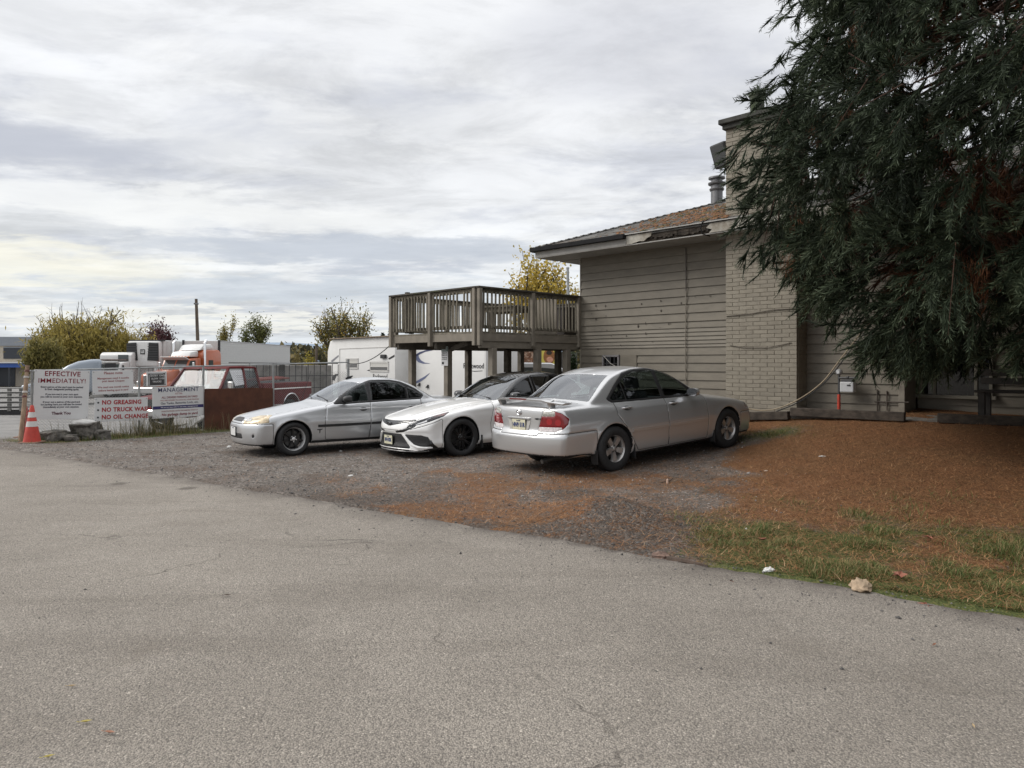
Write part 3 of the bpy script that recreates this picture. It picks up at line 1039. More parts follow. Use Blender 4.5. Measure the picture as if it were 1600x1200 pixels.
	for k in range(26):
		s = random.uniform(.2, 4.0); z = random.uniform(1.9, 3.1)
		m.ball((s, -.014, z), random.uniform(.008, .02), 6, 4, (1.0, .3, random.uniform(.8, 2.4)))
	o = m.build('paint_chip', pbr('chip', (.06, .05, .04), .9), house); tag(o, kind='stuff')

	# ---------------- recess window
	y = .655
	s0, s1, z0, z1 = 7.42, 8.50, 1.07, 1.84
	f = MB()
	f.box(((s0 + s1) / 2, y, z1 + .03), (s1 - s0 + .12, .07, .07)); f.box(((s0 + s1) / 2, y - .02, z0 - .03), (s1 - s0 + .16, .12, .06))
	for s in (s0, s0 + .22, s1 - .22, s1):
		f.box((s, y, (z0 + z1) / 2), (.05, .07, z1 - z0))
	win = f.build('window', pbr('window_wood', (.20, .185, .15), .6, var=.1), house, bevel=.004)
	for a, b in ((s0, s0 + .22), (s0 + .22, s1 - .22), (s1 - .22, s1)):
		MB().box(((a + b) / 2, y + .012, (z0 + z1) / 2), (b - a - .052, .01, z1 - z0 - .01)).build('pane', glass('pane_dark', (.05, .055, .06), 1.55), win)
	MB().box(((s0 + s1) / 2, y + .022, (z0 + z1) / 2), (s1 - s0 - .06, .004, z1 - z0)).build('room_dark', pbr('room_dark', (.012, .012, .013), .9), win)
	c = MB()
	for k in range(9):
		c.box((s0 + .28 + k * .06, y + .017, (z0 + z1) / 2), (.05, .003, z1 - z0))
	c.build('curtain', pbr('curtain', (.10, .09, .075), .9, var=.2), win)

	# ---------------- roof
	E = 0.807; ZE = 4.475; SL = 0.350
	s_l, s_r, y_f, y_b = -E, 14.4, -E, 10.8
	half = (y_b - y_f) / 2; zr = ZE + SL * half
	r0 = (s_l + half, y_f + half, zr); r1 = (s_r - half, y_f + half, zr)
	m = MB()
	c_ = [(s_l, y_f, ZE - .03), (s_r, y_f, ZE - .03), (s_r, y_b, ZE - .03), (s_l, y_b, ZE - .03)]
	m.add(c_ + [(r0[0], r0[1], zr - .03), (r1[0], r1[1], zr - .03)] + [(s_l, y_f, ZE - .06), (s_r, y_f, ZE - .06), (s_r, y_b, ZE - .06), (s_l, y_b, ZE - .06)],
		  [(0, 1, 5, 4), (1, 2, 5), (2, 3, 4, 5), (3, 0, 4), (0, 6, 7, 1), (1, 7, 8, 2), (2, 8, 9, 3), (3, 9, 6, 0), (9, 8, 7, 6)])
	roof = m.build('roof', ROOFM, house)
	# shingle tabs on the two slopes in view: rows with butt edges and slots
	m = MB()
	row = .135
	nrow = int(half / (row / math.sqrt(1 + SL * SL)))
	stepy = half / nrow
	for i in range(nrow):
		ya = y_f - .02 + i * stepy
		sa = s_l - .02 + i * stepy; sb = min(s_r - i * stepy, 9.5)
		s = sa + random.uniform(-.3, 0) + .3
		prev = sa
		while prev < sb:
			nx = min(s, sb)
			dz = random.uniform(.004, .016); dy = random.uniform(-.012, .012)
			z0_ = ZE + SL * (ya - y_f) + dz; z1_ = ZE + SL * (ya + stepy * 1.25 - y_f)
			m.add([(prev + .006, ya + dy, z0_), (nx - .006, ya + dy, z0_), (nx - .006, ya + stepy * 1.25, z1_), (prev + .006, ya + stepy * 1.25, z1_),
				   (prev + .006, ya + dy, z0_ - .022), (nx - .006, ya + dy, z0_ - .022)], [(0, 1, 2, 3), (4, 5, 1, 0), (4, 0, 3), (1, 5, 2)])
			prev = nx; s = nx + random.uniform(.22, .34)
		# left hip slope, same courses
		for k in range(0, 30):
			t0 = y_f + i * stepy + k * .35
			if t0 > y_b - i * stepy: break
			t1 = min(t0 + .34, y_b - i * stepy)
			xa = s_l - .02 + i * stepy
			dz = random.uniform(.004, .014)
			z0_ = ZE + SL * (i * stepy) + dz; z1_ = ZE + SL * (i * stepy + stepy * 1.25)
			m.add([(xa, t0, z0_), (xa, t1, z0_), (xa + stepy * 1.25, t1, z1_), (xa + stepy * 1.25, t0, z1_)], [(3, 2, 1, 0)])
	o = m.build('shingle', ROOFM, roof); tag(o, kind='stuff')
	# hip cap
	m = MB()
	for i in range(44):
		t = i / 44; t2 = t + .034
		a = Vector((s_l, y_f, ZE)).lerp(Vector(r0), t); b = Vector((s_l, y_f, ZE)).lerp(Vector(r0), min(1, t2))
		m.add([a + Vector((-.05, .09, .012)), a + Vector((.09, -.05, .012)), a + Vector((.0, .0, .045)), b + Vector((-.05, .09, 0)), b + Vector((.09, -.05, 0)), b + Vector((0, 0, .028))],
			  [(0, 2, 5, 3), (2, 1, 4, 5), (0, 1, 2)])
	m.build('hip_cap', ROOFM, roof)
	# needles and moss lying on the roof
	m = MB()
	for k in range(900):
		s = 1.0 + 3.3 * random.random() ** .6; q = random.uniform(0.05, 2.6)
		y_ = y_f + q
		if s < s_l + q + .2: continue
		zc = ZE + SL * q + .02
		r = random.uniform(.02, .075)
		a = random.uniform(0, 6.28)
		d1 = Vector((math.cos(a), math.sin(a), math.sin(a) * SL)) * r; d2 = Vector((-math.sin(a), math.cos(a), math.cos(a) * SL)) * r * random.uniform(.3, .8)
		p = Vector((s, y_, zc)); up = Vector((0, -SL, 1)) * random.uniform(.006, .03)
		m.add([p - d1, p - d2, p + d1, p + d2, p + up], [(0, 1, 4), (1, 2, 4), (2, 3, 4), (3, 0, 4)])
	o = m.build('roof_litter', MOSS, roof); tag(o, kind='stuff')
	# soffit and fascia
	m = MB()
	m.box(((s_l + s_r) / 2, -E / 2, 4.235), (s_r - s_l - .06, E - .02, .02))
	m.box((-E / 2, (y_b) / 2, 4.236), (E - .05, y_b - .2, .02))
	m.build('soffit', SOFFIT, house)
	fz = 4.345
	MB().box((-E + .015, 5.0, fz), (.03, 11.5, .20)).build('fascia', SOFFIT, house)
	MB().box((.57, -E + .018, fz - .005), (2.74, .03, .19)).build('fascia', SOFFIT, house)
	# remaining length of the gutter
	m = MB()
	for a, b in (((-.89, -E - .06, 4.43), (1.95, -E - .06, 4.425)),):
		m.beam(a, b, .11, .105)
	m.build('gutter', DARKTRIM, house, bevel=.012, seg=2)
	MB().beam((-E - .05, -.85, 4.425), (-E - .05, 9, 4.425), .10, .10).build('gutter', DARKTRIM, house, bevel=.012)
	# bare, broken fascia
	m = MB()
	pts = [(1.96, 4.44), (2.62, 4.44), (2.60, 4.36), (2.50, 4.33), (2.42, 4.27), (2.30, 4.285), (2.1, 4.25), (1.96, 4.245)]
	m.prism(pts, .03, M=Matrix(((1, 0, 0), (0, 0, 1), (0, 1, 0))), o=(0, -E - .002, 0))
	m.build('broken_fascia', pbr('fascia_paint', (.42, .40, .35), .7, var=.2, col2=(.2, .17, .13), c2lo=.45, c2hi=.7), house)
	m = MB()
	for k in range(34):
		s = 2.42 + k * .056
		zt = 4.43; zb = 4.30 + random.uniform(-.035, .04)
		m.box((s, -E + .04 + random.uniform(-.012, .012), (zt + zb) / 2), (.062, .04, zt - zb))
	m.box((3.4, -E + .075, 4.33), (2.2, .03, .2))
	m.build('rotten_fascia', ROTTEN, house)
	m = MB()
	m.prism([(4.02, 4.44), (6.4, 4.44), (6.4, 4.25), (3.98, 4.25), (4.05, 4.31), (3.92, 4.36)], .03, M=Matrix(((1, 0, 0), (0, 0, 1), (0, 1, 0))), o=(0, -E - .004, 0))
	m.prism([(6.4, 4.44), (14.3, 4.44), (14.3, 4.25), (6.4, 4.25)], .03, M=Matrix(((1, 0, 0), (0, 0, 1), (0, 1, 0))), o=(0, -E - .003, 0))
	m.build('fascia', pbr('fascia_paint', (.42, .40, .35), .7), house)
	MB().box((3.4, -E - .02, 4.468), (4.4, .05, .02)).build('drip_edge', pbr('drip_edge', (.35, .34, .32), .6, var=.2), house)
	MB().tube([(3.98, -E - .02, 4.52), (3.86, -E - .05, 4.47), (3.83, -E - .06, 4.36), (3.86, -E - .05, 4.24), (3.95, -E + .1, 4.20)], .012, 6).build('cable', DARKTRIM, house, smooth=True)

	# vent pipe behind the hip
	m = MB()
	o_ = (2.28, 2.57, 0)
	m.lathe([(.145, 5.3), (.145, 6.12)], 20, o_)
	m.lathe([(.165, 5.95), (.185, 5.99), (.165, 6.02)], 20, o_)
	m.lathe([(.20, 6.10), (.215, 6.12), (.215, 6.15), (.14, 6.18), (.14, 6.23), (.205, 6.25), (.205, 6.29), (.05, 6.33), (0.001, 6.335)], 20, o_)
	m.build('vent_pipe', GREYMETAL, house, smooth=True)


def build_chimney():
	ch = MB()
	ch.box(((CH0 + CH1) / 2, -CHD / 2 + .06, 3.4), (CH1 - CH0 - .03, CHD + .10, 6.0))
	chim = ch.build('chimney', MORTAR, house)
	course = .081; bl = .292; joint = .0055
	meshes = {}

	def brick_mesh(L, D, kind):
		key = (round(L, 3), round(D, 3), kind)
		if key not in meshes:
			meshes[key] = MB().box((0, 0, 0), (L, D, course - joint)).mesh('brick', bevel=.005)
			meshes[key].materials.append(BRICKM)
		return meshes[key]
	W = CH1 - CH0
	n = 0
	stuff = MB()
	for r in range(int((6.42 - .42) / course)):
		z = .42 + (r + .5) * course
		off = -(bl / 2) if r % 2 else 0.0
		s = CH0 + off
		while s < CH1 - .02:
			a = max(s, CH0); b = min(s + bl, CH1)
			s += bl
			if b - a < .04: continue
			if abs(a - CH0) < .001: a -= .004
			proud = random.uniform(-.003, .003)
			show = z < 4.2 or (a < CH0 + .25)
			if show and n < 298:
				o = bpy.data.objects.new('brick', brick_mesh(b - a - joint, .06, 'f'))
				o.location = ((a + b) / 2, -CHD + .030 + proud * .7, z + random.uniform(-.0015, .0015))
				o.rotation_euler = (0, random.uniform(-.004, .004), random.uniform(-.006, .006))
				link(o); o.parent = chim
				n += 1
			else:
				stuff.box(((a + b) / 2, -CHD + .030 + proud * .7, z), (b - a - joint, .06, course - joint))
		# both sides
		y = -CHD + .012 + (.14 if r % 2 else .0)
		yy = [-CHD + .056] + ([-.26, -.01] if r % 2 else [-.16, .02])
		for i in range(len(yy) - 1):
			a, b = yy[i], yy[i + 1]
			for sx in (CH0 + .024, CH1 - .024):
				stuff.box((sx + random.uniform(-.002, .002), (a + b) / 2, z), (.06, b - a - joint, course - joint))
	o = stuff.build('brick', BRICKM, chim); tag(o, kind='stuff')
	CAPM = pbr('chimney_cap', (.055, .055, .05), .9, var=.3, bump=.5, col2=(.05, .07, .03), c2lo=.5, c2hi=.7)
	m = MB()
	m.box(((CH0 + CH1) / 2, -CHD / 2 + .05, 6.50), (W + .20, CHD + .38, .10))
	m.box(((CH0 + CH1) / 2, -CHD / 2 + .05, 6.40), (W + .09, CHD + .25, .10))
	m.build('chimney_cap', CAPM, chim, bevel=.012)
	MB().lathe([(.15, 6.55), (.16, 6.60), (.135, 6.66), (.14, 6.94), (.165, 6.96), (.165, 7.0), (.12, 7.0), (.11, 6.7)], 16, (CH0 + .56, -CHD / 2, 0)).build('flue_pot', CAPM, chim, smooth=True)
	# tilted floodlight on the chimney's left side
	R = Matrix.Rotation(math.radians(-9), 3, 'Y') @ Matrix.Rotation(math.radians(14), 3, 'X')
	m = MB()
	m.box((CH0 - .20, -.24, 5.93), (.34, .24, .50), M=R)
	fl = m.build('floodlight', pbr('lamp_grey', (.035, .037, .04), .5, var=.2), house, bevel=.035, seg=2)
	MB().box(tuple(Vector((CH0 - .20, -.24, 5.93)) + R @ Vector((0, -.122, 0))), (.27, .01, .42), M=R).build('lamp_face', pbr('lamp_face', (.07, .075, .08), .2, coat=.5), fl)
	MB().beam((CH0 - .20, -.20, 5.70), (CH0 + .03, -.20, 5.62), .05, .05).build('bracket', GREYMETAL, fl)
	# sagging wires on the chimney face and soot-like scrape
	MB().tube([(CH0 + .02, -CHD - .015, 2.58), (CH0 + .5, -CHD - .02, 2.60), (CH0 + 1.0, -CHD - .018, 2.66), (CH1, -CHD - .015, 2.66)], .009, 5).build('cable', pbr('cable_brown', (.10, .085, .065), .7), house, smooth=True)
	MB().tube([(CH0 + .10, -CHD - .015, 1.99), (CH0 + .4, -CHD - .02, 1.94), (CH0 + .9, -CHD - .018, 1.93), (CH1 - .1, -CHD - .015, 2.02)], .007, 5).build('cable', pbr('cable_brown', (.10, .085, .065), .7), house, smooth=True)


build_house()
build_chimney()


# ------------------------------------------------------------------ walkway, timber edging, gas meter, hose
def build_by_wall():
	m = MB()
	z = .655
	P = [hw(5.3, -.72), hw(7.4, -.62), hw(10.5, -.15), hw(13.0, .5), hw(13.0, 1.0), hw(7.5, -.05), hw(5.3, -.05)]
	top = [(p.x, p.y, .66 + .10 * i / 6 if i < 4 else .74) for i, p in enumerate(P)]
	n = len(top)
	m.add(top + [(a, b, c - .22) for a, b, c in top], [tuple(range(n))] + [(i, n + i, n + (i + 1) % n, (i + 1) % n) for i in range(n)])
	o = m.build('walkway', pbr('walk_concrete', (.16, .15, .135), .9, var=.25, bump=.5, bscale=30, col2=(.05, .055, .03), c2lo=.5, c2hi=.72), None)
	bm = bmesh.new(); bm.from_mesh(o.data); bmesh.ops.recalc_face_normals(bm, faces=bm.faces[:]); bm.to_mesh(o.data); bm.free()
	tag(o, kind='structure')
	TIM = pbr('old_timber', (.060, .048, .038), .9, var=.4, bump=.8, bscale=30, bdist=.01, stretch=(.3, 2, 2))
	segs = [((4.35, -.78), (5.62, -.80), 'weathered timber edging lying in front of the brick chimney'), ((5.66, -.80), (7.55, -.70), 'weathered timber edging beneath the gas meter along the walkway'),
			((8.0, -.58), (9.8, -.30), 'dark timber edging lying beside the walkway below the recessed window')]
	for a, b, lab in segs:
		p = hw(*a); q = hw(*b)
		zp = max(gz(p.x, p.y), .5) + .08; zq = max(gz(q.x, q.y), .5) + .09
		if a[0] > 5: zp = zq = .74
		o = MB().beam((p.x, p.y, zp), (q.x, q.y, zq), .13, .15).build('timber_edging', TIM, None, bevel=.012, seg=2)
		tag(o, lab, 'timber', 'old timbers edging the walkway')
	# gas meter: riser with red sleeve, regulator, meter box
	p = hw(6.30, -.22)
	g = empty('gas_meter', (p.x, p.y, .70), HRZ)
	tag(g, 'grey gas meter on a riser pipe with red sleeve against the siding', 'gas meter')
	MB().tube([(0, 0, -.05), (0, 0, .36)], .028, 10).build('sleeve', pbr('red_sleeve', (.50, .055, .03), .55, var=.2), g, smooth=True)
	MB().tube([(0, 0, .30), (0, 0, .72)], .020, 10).build('riser_pipe', pbr('pipe_dark', (.06, .06, .062), .5), g, smooth=True)
	R = Matrix.Rotation(math.radians(90), 3, 'X')
	MB().lathe([(.001, -.06), (.05, -.055), (.062, -.01), (.062, .01), (.05, .03), (.03, .05), (.001, .05)], 16, (0, 0, .77), R).build('regulator', pbr('alu', (.5, .5, .5), .4, metal=.5, var=.2), g, smooth=True)
	MB().tube([(0, 0, .66), (.06, 0, .665), (.13, 0, .665), (.30, 0, .665)], .02, 8).build('header_pipe', pbr('pipe_dark', (.06, .06, .062), .5), g, smooth=True)
	for vx, vr in ((.31, .035), (.16, .03)):
		MB().ball((vx, 0, .672), vr, 10, 6).build('valve', pbr('pipe_dark', (.06, .06, .062), .5), g, smooth=True)
	mb = MB().box((.16, 0, .50), (.24, .15, .19)).build('meter_box', pbr('meter_grey', (.52, .53, .54), .5, var=.08), g, bevel=.02, seg=2)
	MB().box((.16, 0, .61), (.22, .12, .06)).build('meter_top', pbr('pipe_dark', (.06, .06, .062), .5), g, bevel=.012)
	MB().box((.20, -.079, .53), (.06, .006, .025)).build('dial', black_plastic(), mb)
	# hose and cable hanging across the chimney corner
	a = [hw(4.3, -.75, .85), hw(5.0, -.62, .72), hw(5.55, -.55, .88), hw(6.0, -.30, 1.25), hw(6.35, -.2, 1.75), hw(6.75, -.15, 2.30)]
	def smooth(pts, n=8):
		out = []
		for i in range(len(pts) - 1):
			p0 = pts[max(i - 1, 0)]; p1 = pts[i]; p2 = pts[i + 1]; p3 = pts[min(i + 2, len(pts) - 1)]
			for k in range(n):
				t = k / n
				out.append(.5 * ((2 * p1) + (p2 - p0) * t + (2 * p0 - 5 * p1 + 4 * p2 - p3) * t * t + (3 * p1 - p0 - 3 * p2 + p3) * t ** 3))
		out.append(pts[-1])
		return out
	globals()['spline'] = smooth
	o = MB().tube(smooth(a), .012, 7).build('garden_hose', pbr('hose_tan', (.34, .27, .18), .6, var=.2), None, smooth=True)
	tag(o, 'tan hose sagging from the tree across the chimney base', 'hose')
	b = [hw(5.3, -.75, .70), hw(5.7, -.5, .92), hw(6.1, -.3, 1.3), hw(6.45, -.2, 1.8), hw(6.85, -.15, 2.35)]
	o = MB().tube(smooth(b), .010, 7).build('black_cable', black_rubber(), None, smooth=True)
	tag(o, 'thin black cable hanging behind the tan hose', 'cable')
	# small pipework low on the siding near the corner
	p = hw(6.9, -.03)
	g2 = empty('wall_pipes', (p.x, p.y, .74), HRZ)
	tag(g2, 'dark pipes running low across the siding by the corner', 'pipes')
	for q in ([(0, 0, 0), (0, 0, .42)], [(.16, 0, .05), (.16, 0, .40)]):
		MB().tube(q, .012, 7).build('riser', pbr('pipe_brown', (.07, .055, .045), .7), g2, smooth=True)
	MB().tube([(-.05, -.005, .20), (.52, -.005, .21)], .010, 7).build('cross_pipe', pbr('pipe_brown', (.07, .055, .045), .7), g2, smooth=True)
	# dark bench / planter in the recess
	p = hw(9.3, -.05)
	bz = .74
	t = empty('wooden_bench', (p.x, p.y, bz), HRZ)
	tag(t, 'dark wooden bench standing in the shade of the recess', 'bench')
	BM = pbr('bench_wood', (.035, .030, .026), .7, var=.3)
	for k in range(4):
		MB().box((.0, -.20 + k * .13, .44), (1.7, .11, .04)).build('seat_slat', BM, t, bevel=.006)
	for sx in (-.75, .75):
		for sy in (-.2, .2):
			MB().box((sx, sy, .21), (.09, .09, .42)).build('leg', BM, t)
	for k in range(2):
		MB().box((0, .26, .60 + k * .14), (1.7, .035, .11)).build('back_slat', BM, t, bevel=.005)


build_by_wall()


# ================================================================== DECK
DECKW = pbr('deck_wood', (0.175, 0.155, 0.120), 0.85, var=.22, vscale=7, bump=.6, bscale=45, bdist=.004, col2=(.052, .050, .034), c2scale=2.2, c2lo=.44, c2hi=.70, c2amt=.75, rand=.18, stretch=(2.5, 2.5, .5))
DECKP = pbr('deck_paint', (0.200, 0.176, 0.142), 0.75, var=.12, vscale=5, bump=.4, bscale=45, bdist=.004, col2=(.10, .09, .07), c2scale=2.0, c2lo=.5, c2hi=.75, c2amt=.6, rand=.08)
DECKDK = pbr('deck_cap', (0.060, 0.052, 0.042), 0.9, var=.35, vscale=6, bump=.5, bscale=40, col2=(.05, .06, .03), c2lo=.5, c2hi=.7)
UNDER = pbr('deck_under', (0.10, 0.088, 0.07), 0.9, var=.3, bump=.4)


def build_deck():
	dk = empty('raised_deck', HO, HRZ)
	tag(dk, 'weathered grey timber deck on posts with baluster railing beside the house', 'deck')
	x0, x1, y0, y1 = -3.23, -0.04, -3.373, 1.6
	ZF = 2.32
	# floor boards run along x
	nb = 34
	bw = (y1 - y0) / nb
	for k in range(nb):
		y = y0 + (k + .5) * bw
		MB().box(((x0 + x1) / 2, y, ZF - .02), (x1 - x0, bw - .008, .038)).build('floor_board', DECKW, dk)
	# fascia
	MB().box((x1 - .02 - .0, (y0 + y1) / 2, ZF - .125), (.04, y1 - y0 - .09, .165)).build('fascia_board', DECKP, dk, bevel=.004)
	MB().box((x0 + .02, (y0 + y1) / 2, ZF - .125), (.04, y1 - y0 - .09, .165)).build('fascia_board', DECKP, dk, bevel=.004)
	MB().box(((x0 + x1) / 2, y0 + .02, ZF - .125), (x1 - x0, .04, .165)).build('fascia_board', DECKP, dk, bevel=.004)
	MB().box(((x0 + x1) / 2, y1 - .02, ZF - .125), (x1 - x0, .04, .165)).build('fascia_board', DECKP, dk, bevel=.004)
	# joists along x, under the boards
	for k in range(11):
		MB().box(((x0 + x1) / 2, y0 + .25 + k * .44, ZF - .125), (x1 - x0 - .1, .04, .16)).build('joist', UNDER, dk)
	# beams along y
	BX = (-.11, -1.62, -3.08)
	for i, bx in enumerate(BX):
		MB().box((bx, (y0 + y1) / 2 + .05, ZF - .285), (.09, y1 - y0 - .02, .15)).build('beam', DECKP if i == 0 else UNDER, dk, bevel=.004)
	posts = {0: (-2.92, -1.47, -.42), 1: (-2.93, -.96, .98), 2: (-2.87, -1.0, 1.02)}
	for i, bx in enumerate(BX):
		for py in posts[i]:
			p = hw(bx, py)
			zb = gz(p.x, p.y) - .1
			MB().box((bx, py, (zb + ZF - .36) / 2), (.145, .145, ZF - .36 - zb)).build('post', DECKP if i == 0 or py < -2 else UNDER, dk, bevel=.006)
	# railing: posts, balusters, rails
	H = .955
	def rail(a, b, npost, skip_first=False, out=(0, 0), bal=True, sparse=1, broken=False):
		a = Vector(a); b = Vector(b)
		L = (b - a).length; d = (b - a) / L
		ang = math.atan2(d.y, d.x)
		o = Vector((out[0], out[1], 0))
		for k in range(npost + 1):
			if k == 0 and skip_first: continue
			p = a + d * (L * k / npost)
			MB().box((p.x + o.x * .03, p.y + o.y * .03, ZF + H / 2 - .165), (.09, .09, H + .28), rz=ang).build('rail_post', DECKP, dk, bevel=.005)
		n = int(L / .118)
		for k in range(1, n):
			p = a + d * (L * k / n + random.uniform(-.006, .006))
			if min(abs((p - a).dot(d) - L * q / npost) for q in range(npost + 1)) < .07: continue
			if broken and random.random() < .04: continue
			bo = MB().box((0, 0, 0), (.031, .031, H - .06 - .10 + random.uniform(-.01, .02)), rz=0).build('baluster', DECKW, dk)
			bo.location = (p.x + o.x * .025, p.y + o.y * .025, ZF + .08 + (H - .16) / 2)
			bo.rotation_euler = (random.uniform(-.012, .012), random.uniform(-.012, .012), ang)
		mid = (a + b) / 2
		MB().box((mid.x - o.x * .02, mid.y - o.y * .02, ZF + .10), (L - .05, .04, .075), rz=ang).build('bottom_rail', DECKW, dk)
		MB().box((mid.x - o.x * .02, mid.y - o.y * .02, ZF + H - .07), (L - .05, .04, .085), rz=ang).build('upper_rail', DECKW, dk)
		MB().box((mid.x, mid.y, ZF + H), (L + .12, .14, .04), rz=ang).build('top_rail', DECKDK, dk, bevel=.006)
	rail((x1 - .02, y0, 0), (x1 - .02, -.05, 0), 2, out=(1, 0), broken=True)
	rail((x1 - .12, y0, 0), (x0, y0, 0), 2, out=(0, -1), broken=True)
	rail((x0, y0 + .14, 0), (x0, y1, 0), 3, out=(-1, 0))
	rail((x0 + .14, y1, 0), (x1 - .1, y1, 0), 2, out=(0, 1))
	# extra post stubs poking above the cap at the far corner
	for q in ((x0 + .22, y0 + .3), (x0 + .05, y0 + .55)):
		MB().box((q[0], q[1], ZF + .55), (.09, .09, 1.02)).build('rail_post', DECKDK, dk)
	# knee brace under the corner
	MB().beam((-1.62, y0 + .5, ZF - .38), (-1.0, y0 + .5, ZF - .22), .09, .09).build('brace', UNDER, dk)
	# things standing on the deck
	def deck_thing(name, loc, label, cat):
		p = hw(*loc[:2])
		e = empty(name, (p.x, p.y, ZF + .001), HRZ + loc[2])
		return tag(e, label, cat)
	e = deck_thing('wooden_table', (-1.5, -1.2, .2), 'weathered wooden table standing on the deck behind the railing', 'table')
	for k in range(6):
		MB().box((0, -.37 + k * .15, .70), (1.3, .14, .03)).build('table_slat', DECKW, e)
	for sx in (-.55, .55):
		for sy in (-.36, .36):
			MB().box((sx, sy, .34), (.07, .07, .68)).build('leg', DECKW, e)
	MB().box((0, .36, .62), (1.1, .03, .10)).build('apron', DECKW, e); MB().box((0, -.36, .62), (1.1, .03, .10)).build('apron', DECKW, e)
	e = deck_thing('storage_box', (-1.0, .45, 0), 'dark brown storage box against the back of the deck by the house', 'box')
	MB().box((0, 0, .36), (.62, .55, .70)).build('box_body', pbr('box_dark', (.035, .027, .024), .6, var=.2), e, bevel=.015)
	MB().box((0, 0, .735), (.66, .59, .05)).build('lid', pbr('box_lid', (.028, .022, .02), .6), e, bevel=.01)
	e = deck_thing('leaning_board', (-.9, -.35, .1), 'grey plywood sheet leaning upright on the deck', 'board')
	MB().box((0, 0, .46), (.75, .025, .92)).build('sheet', DECKP, e)
	# cord slung from the deck corner down to the fence post
	a = hw(x0, y0, ZF - .2); b = Vector((-5.02, 22.0, 1.62))
	pts = [a.lerp(b, t) + Vector((0, 0, -.18 * 4 * t * (1 - t))) for t in [i / 14 for i in range(15)]]
	tag(MB().tube(pts, .012, 5).build('slack_cord', black_rubber(), None, smooth=True), 'slack dark cord strung from the deck corner to the fence post', 'cord')


build_deck()
# ================================================================== CARS: body surfaces from a blended implicit form
def pchip(xs, ys):
	xs = np.array(xs, float); ys = np.array(ys, float)
	h = np.diff(xs); dl = np.diff(ys) / h
	d = np.zeros(len(xs))
	d[0] = dl[0]; d[-1] = dl[-1]
	for i in range(1, len(xs) - 1):
		if dl[i - 1] * dl[i] > 0:
			w1 = 2 * h[i] + h[i - 1]; w2 = h[i] + 2 * h[i - 1]
			d[i] = (w1 + w2) / (w1 / dl[i - 1] + w2 / dl[i])

	def f(x):
		x = np.clip(x, xs[0], xs[-1])
		i = np.clip(np.searchsorted(xs, x, side='right') - 1, 0, len(xs) - 2)
		t = (x - xs[i]) / h[i]
		return ((1 + 2 * t) * (1 - t) ** 2) * ys[i] + t * (1 - t) ** 2 * h[i] * d[i] + t * t * (3 - 2 * t) * ys[i + 1] + t * t * (t - 1) * h[i] * d[i + 1]
	return f


def smax(a, b, k):
	h = np.maximum(k - np.abs(a - b), 0.0) / k
	return np.maximum(a, b) + h * h * k * 0.25


def smin(a, b, k):
	return -smax(-a, -b, k)


def tab(pts):
	"""smooth monotone curve through the points, as a dense table"""
	f = pchip([p[0] for p in pts], [p[1] for p in pts])
	X = np.linspace(pts[0][0], pts[-1][0], 1500)
	Yv = f(X)

	def g(x):
		return np.interp(x, X, Yv)
	D = np.gradient(Yv, X)
	g.d = lambda x: np.interp(x, X, D, left=0, right=0)
	return g


def sd_poly(poly, px, py):
	"""signed distance to a closed polygon (negative inside)"""
	P = np.array(poly, float); n = len(P)
	d = np.full(px.shape, 1e9); s = np.ones(px.shape)
	for i in range(n):
		a = P[i]; b = P[i - 1]
		ex, ey = b - a
		wx = px - a[0]; wy = py - a[1]
		t = np.clip((wx * ex + wy * ey) / (ex * ex + ey * ey), 0, 1)
		d = np.minimum(d, (wx - ex * t) ** 2 + (wy - ey * t) ** 2)
		c1 = py >= a[1]; c2 = py < b[1]; c3 = ex * wy > ey * wx
		flip = (c1 & c2 & c3) | (~c1 & ~c2 & ~c3)
		s = np.where(flip, -s, s)
	return s * np.sqrt(d)


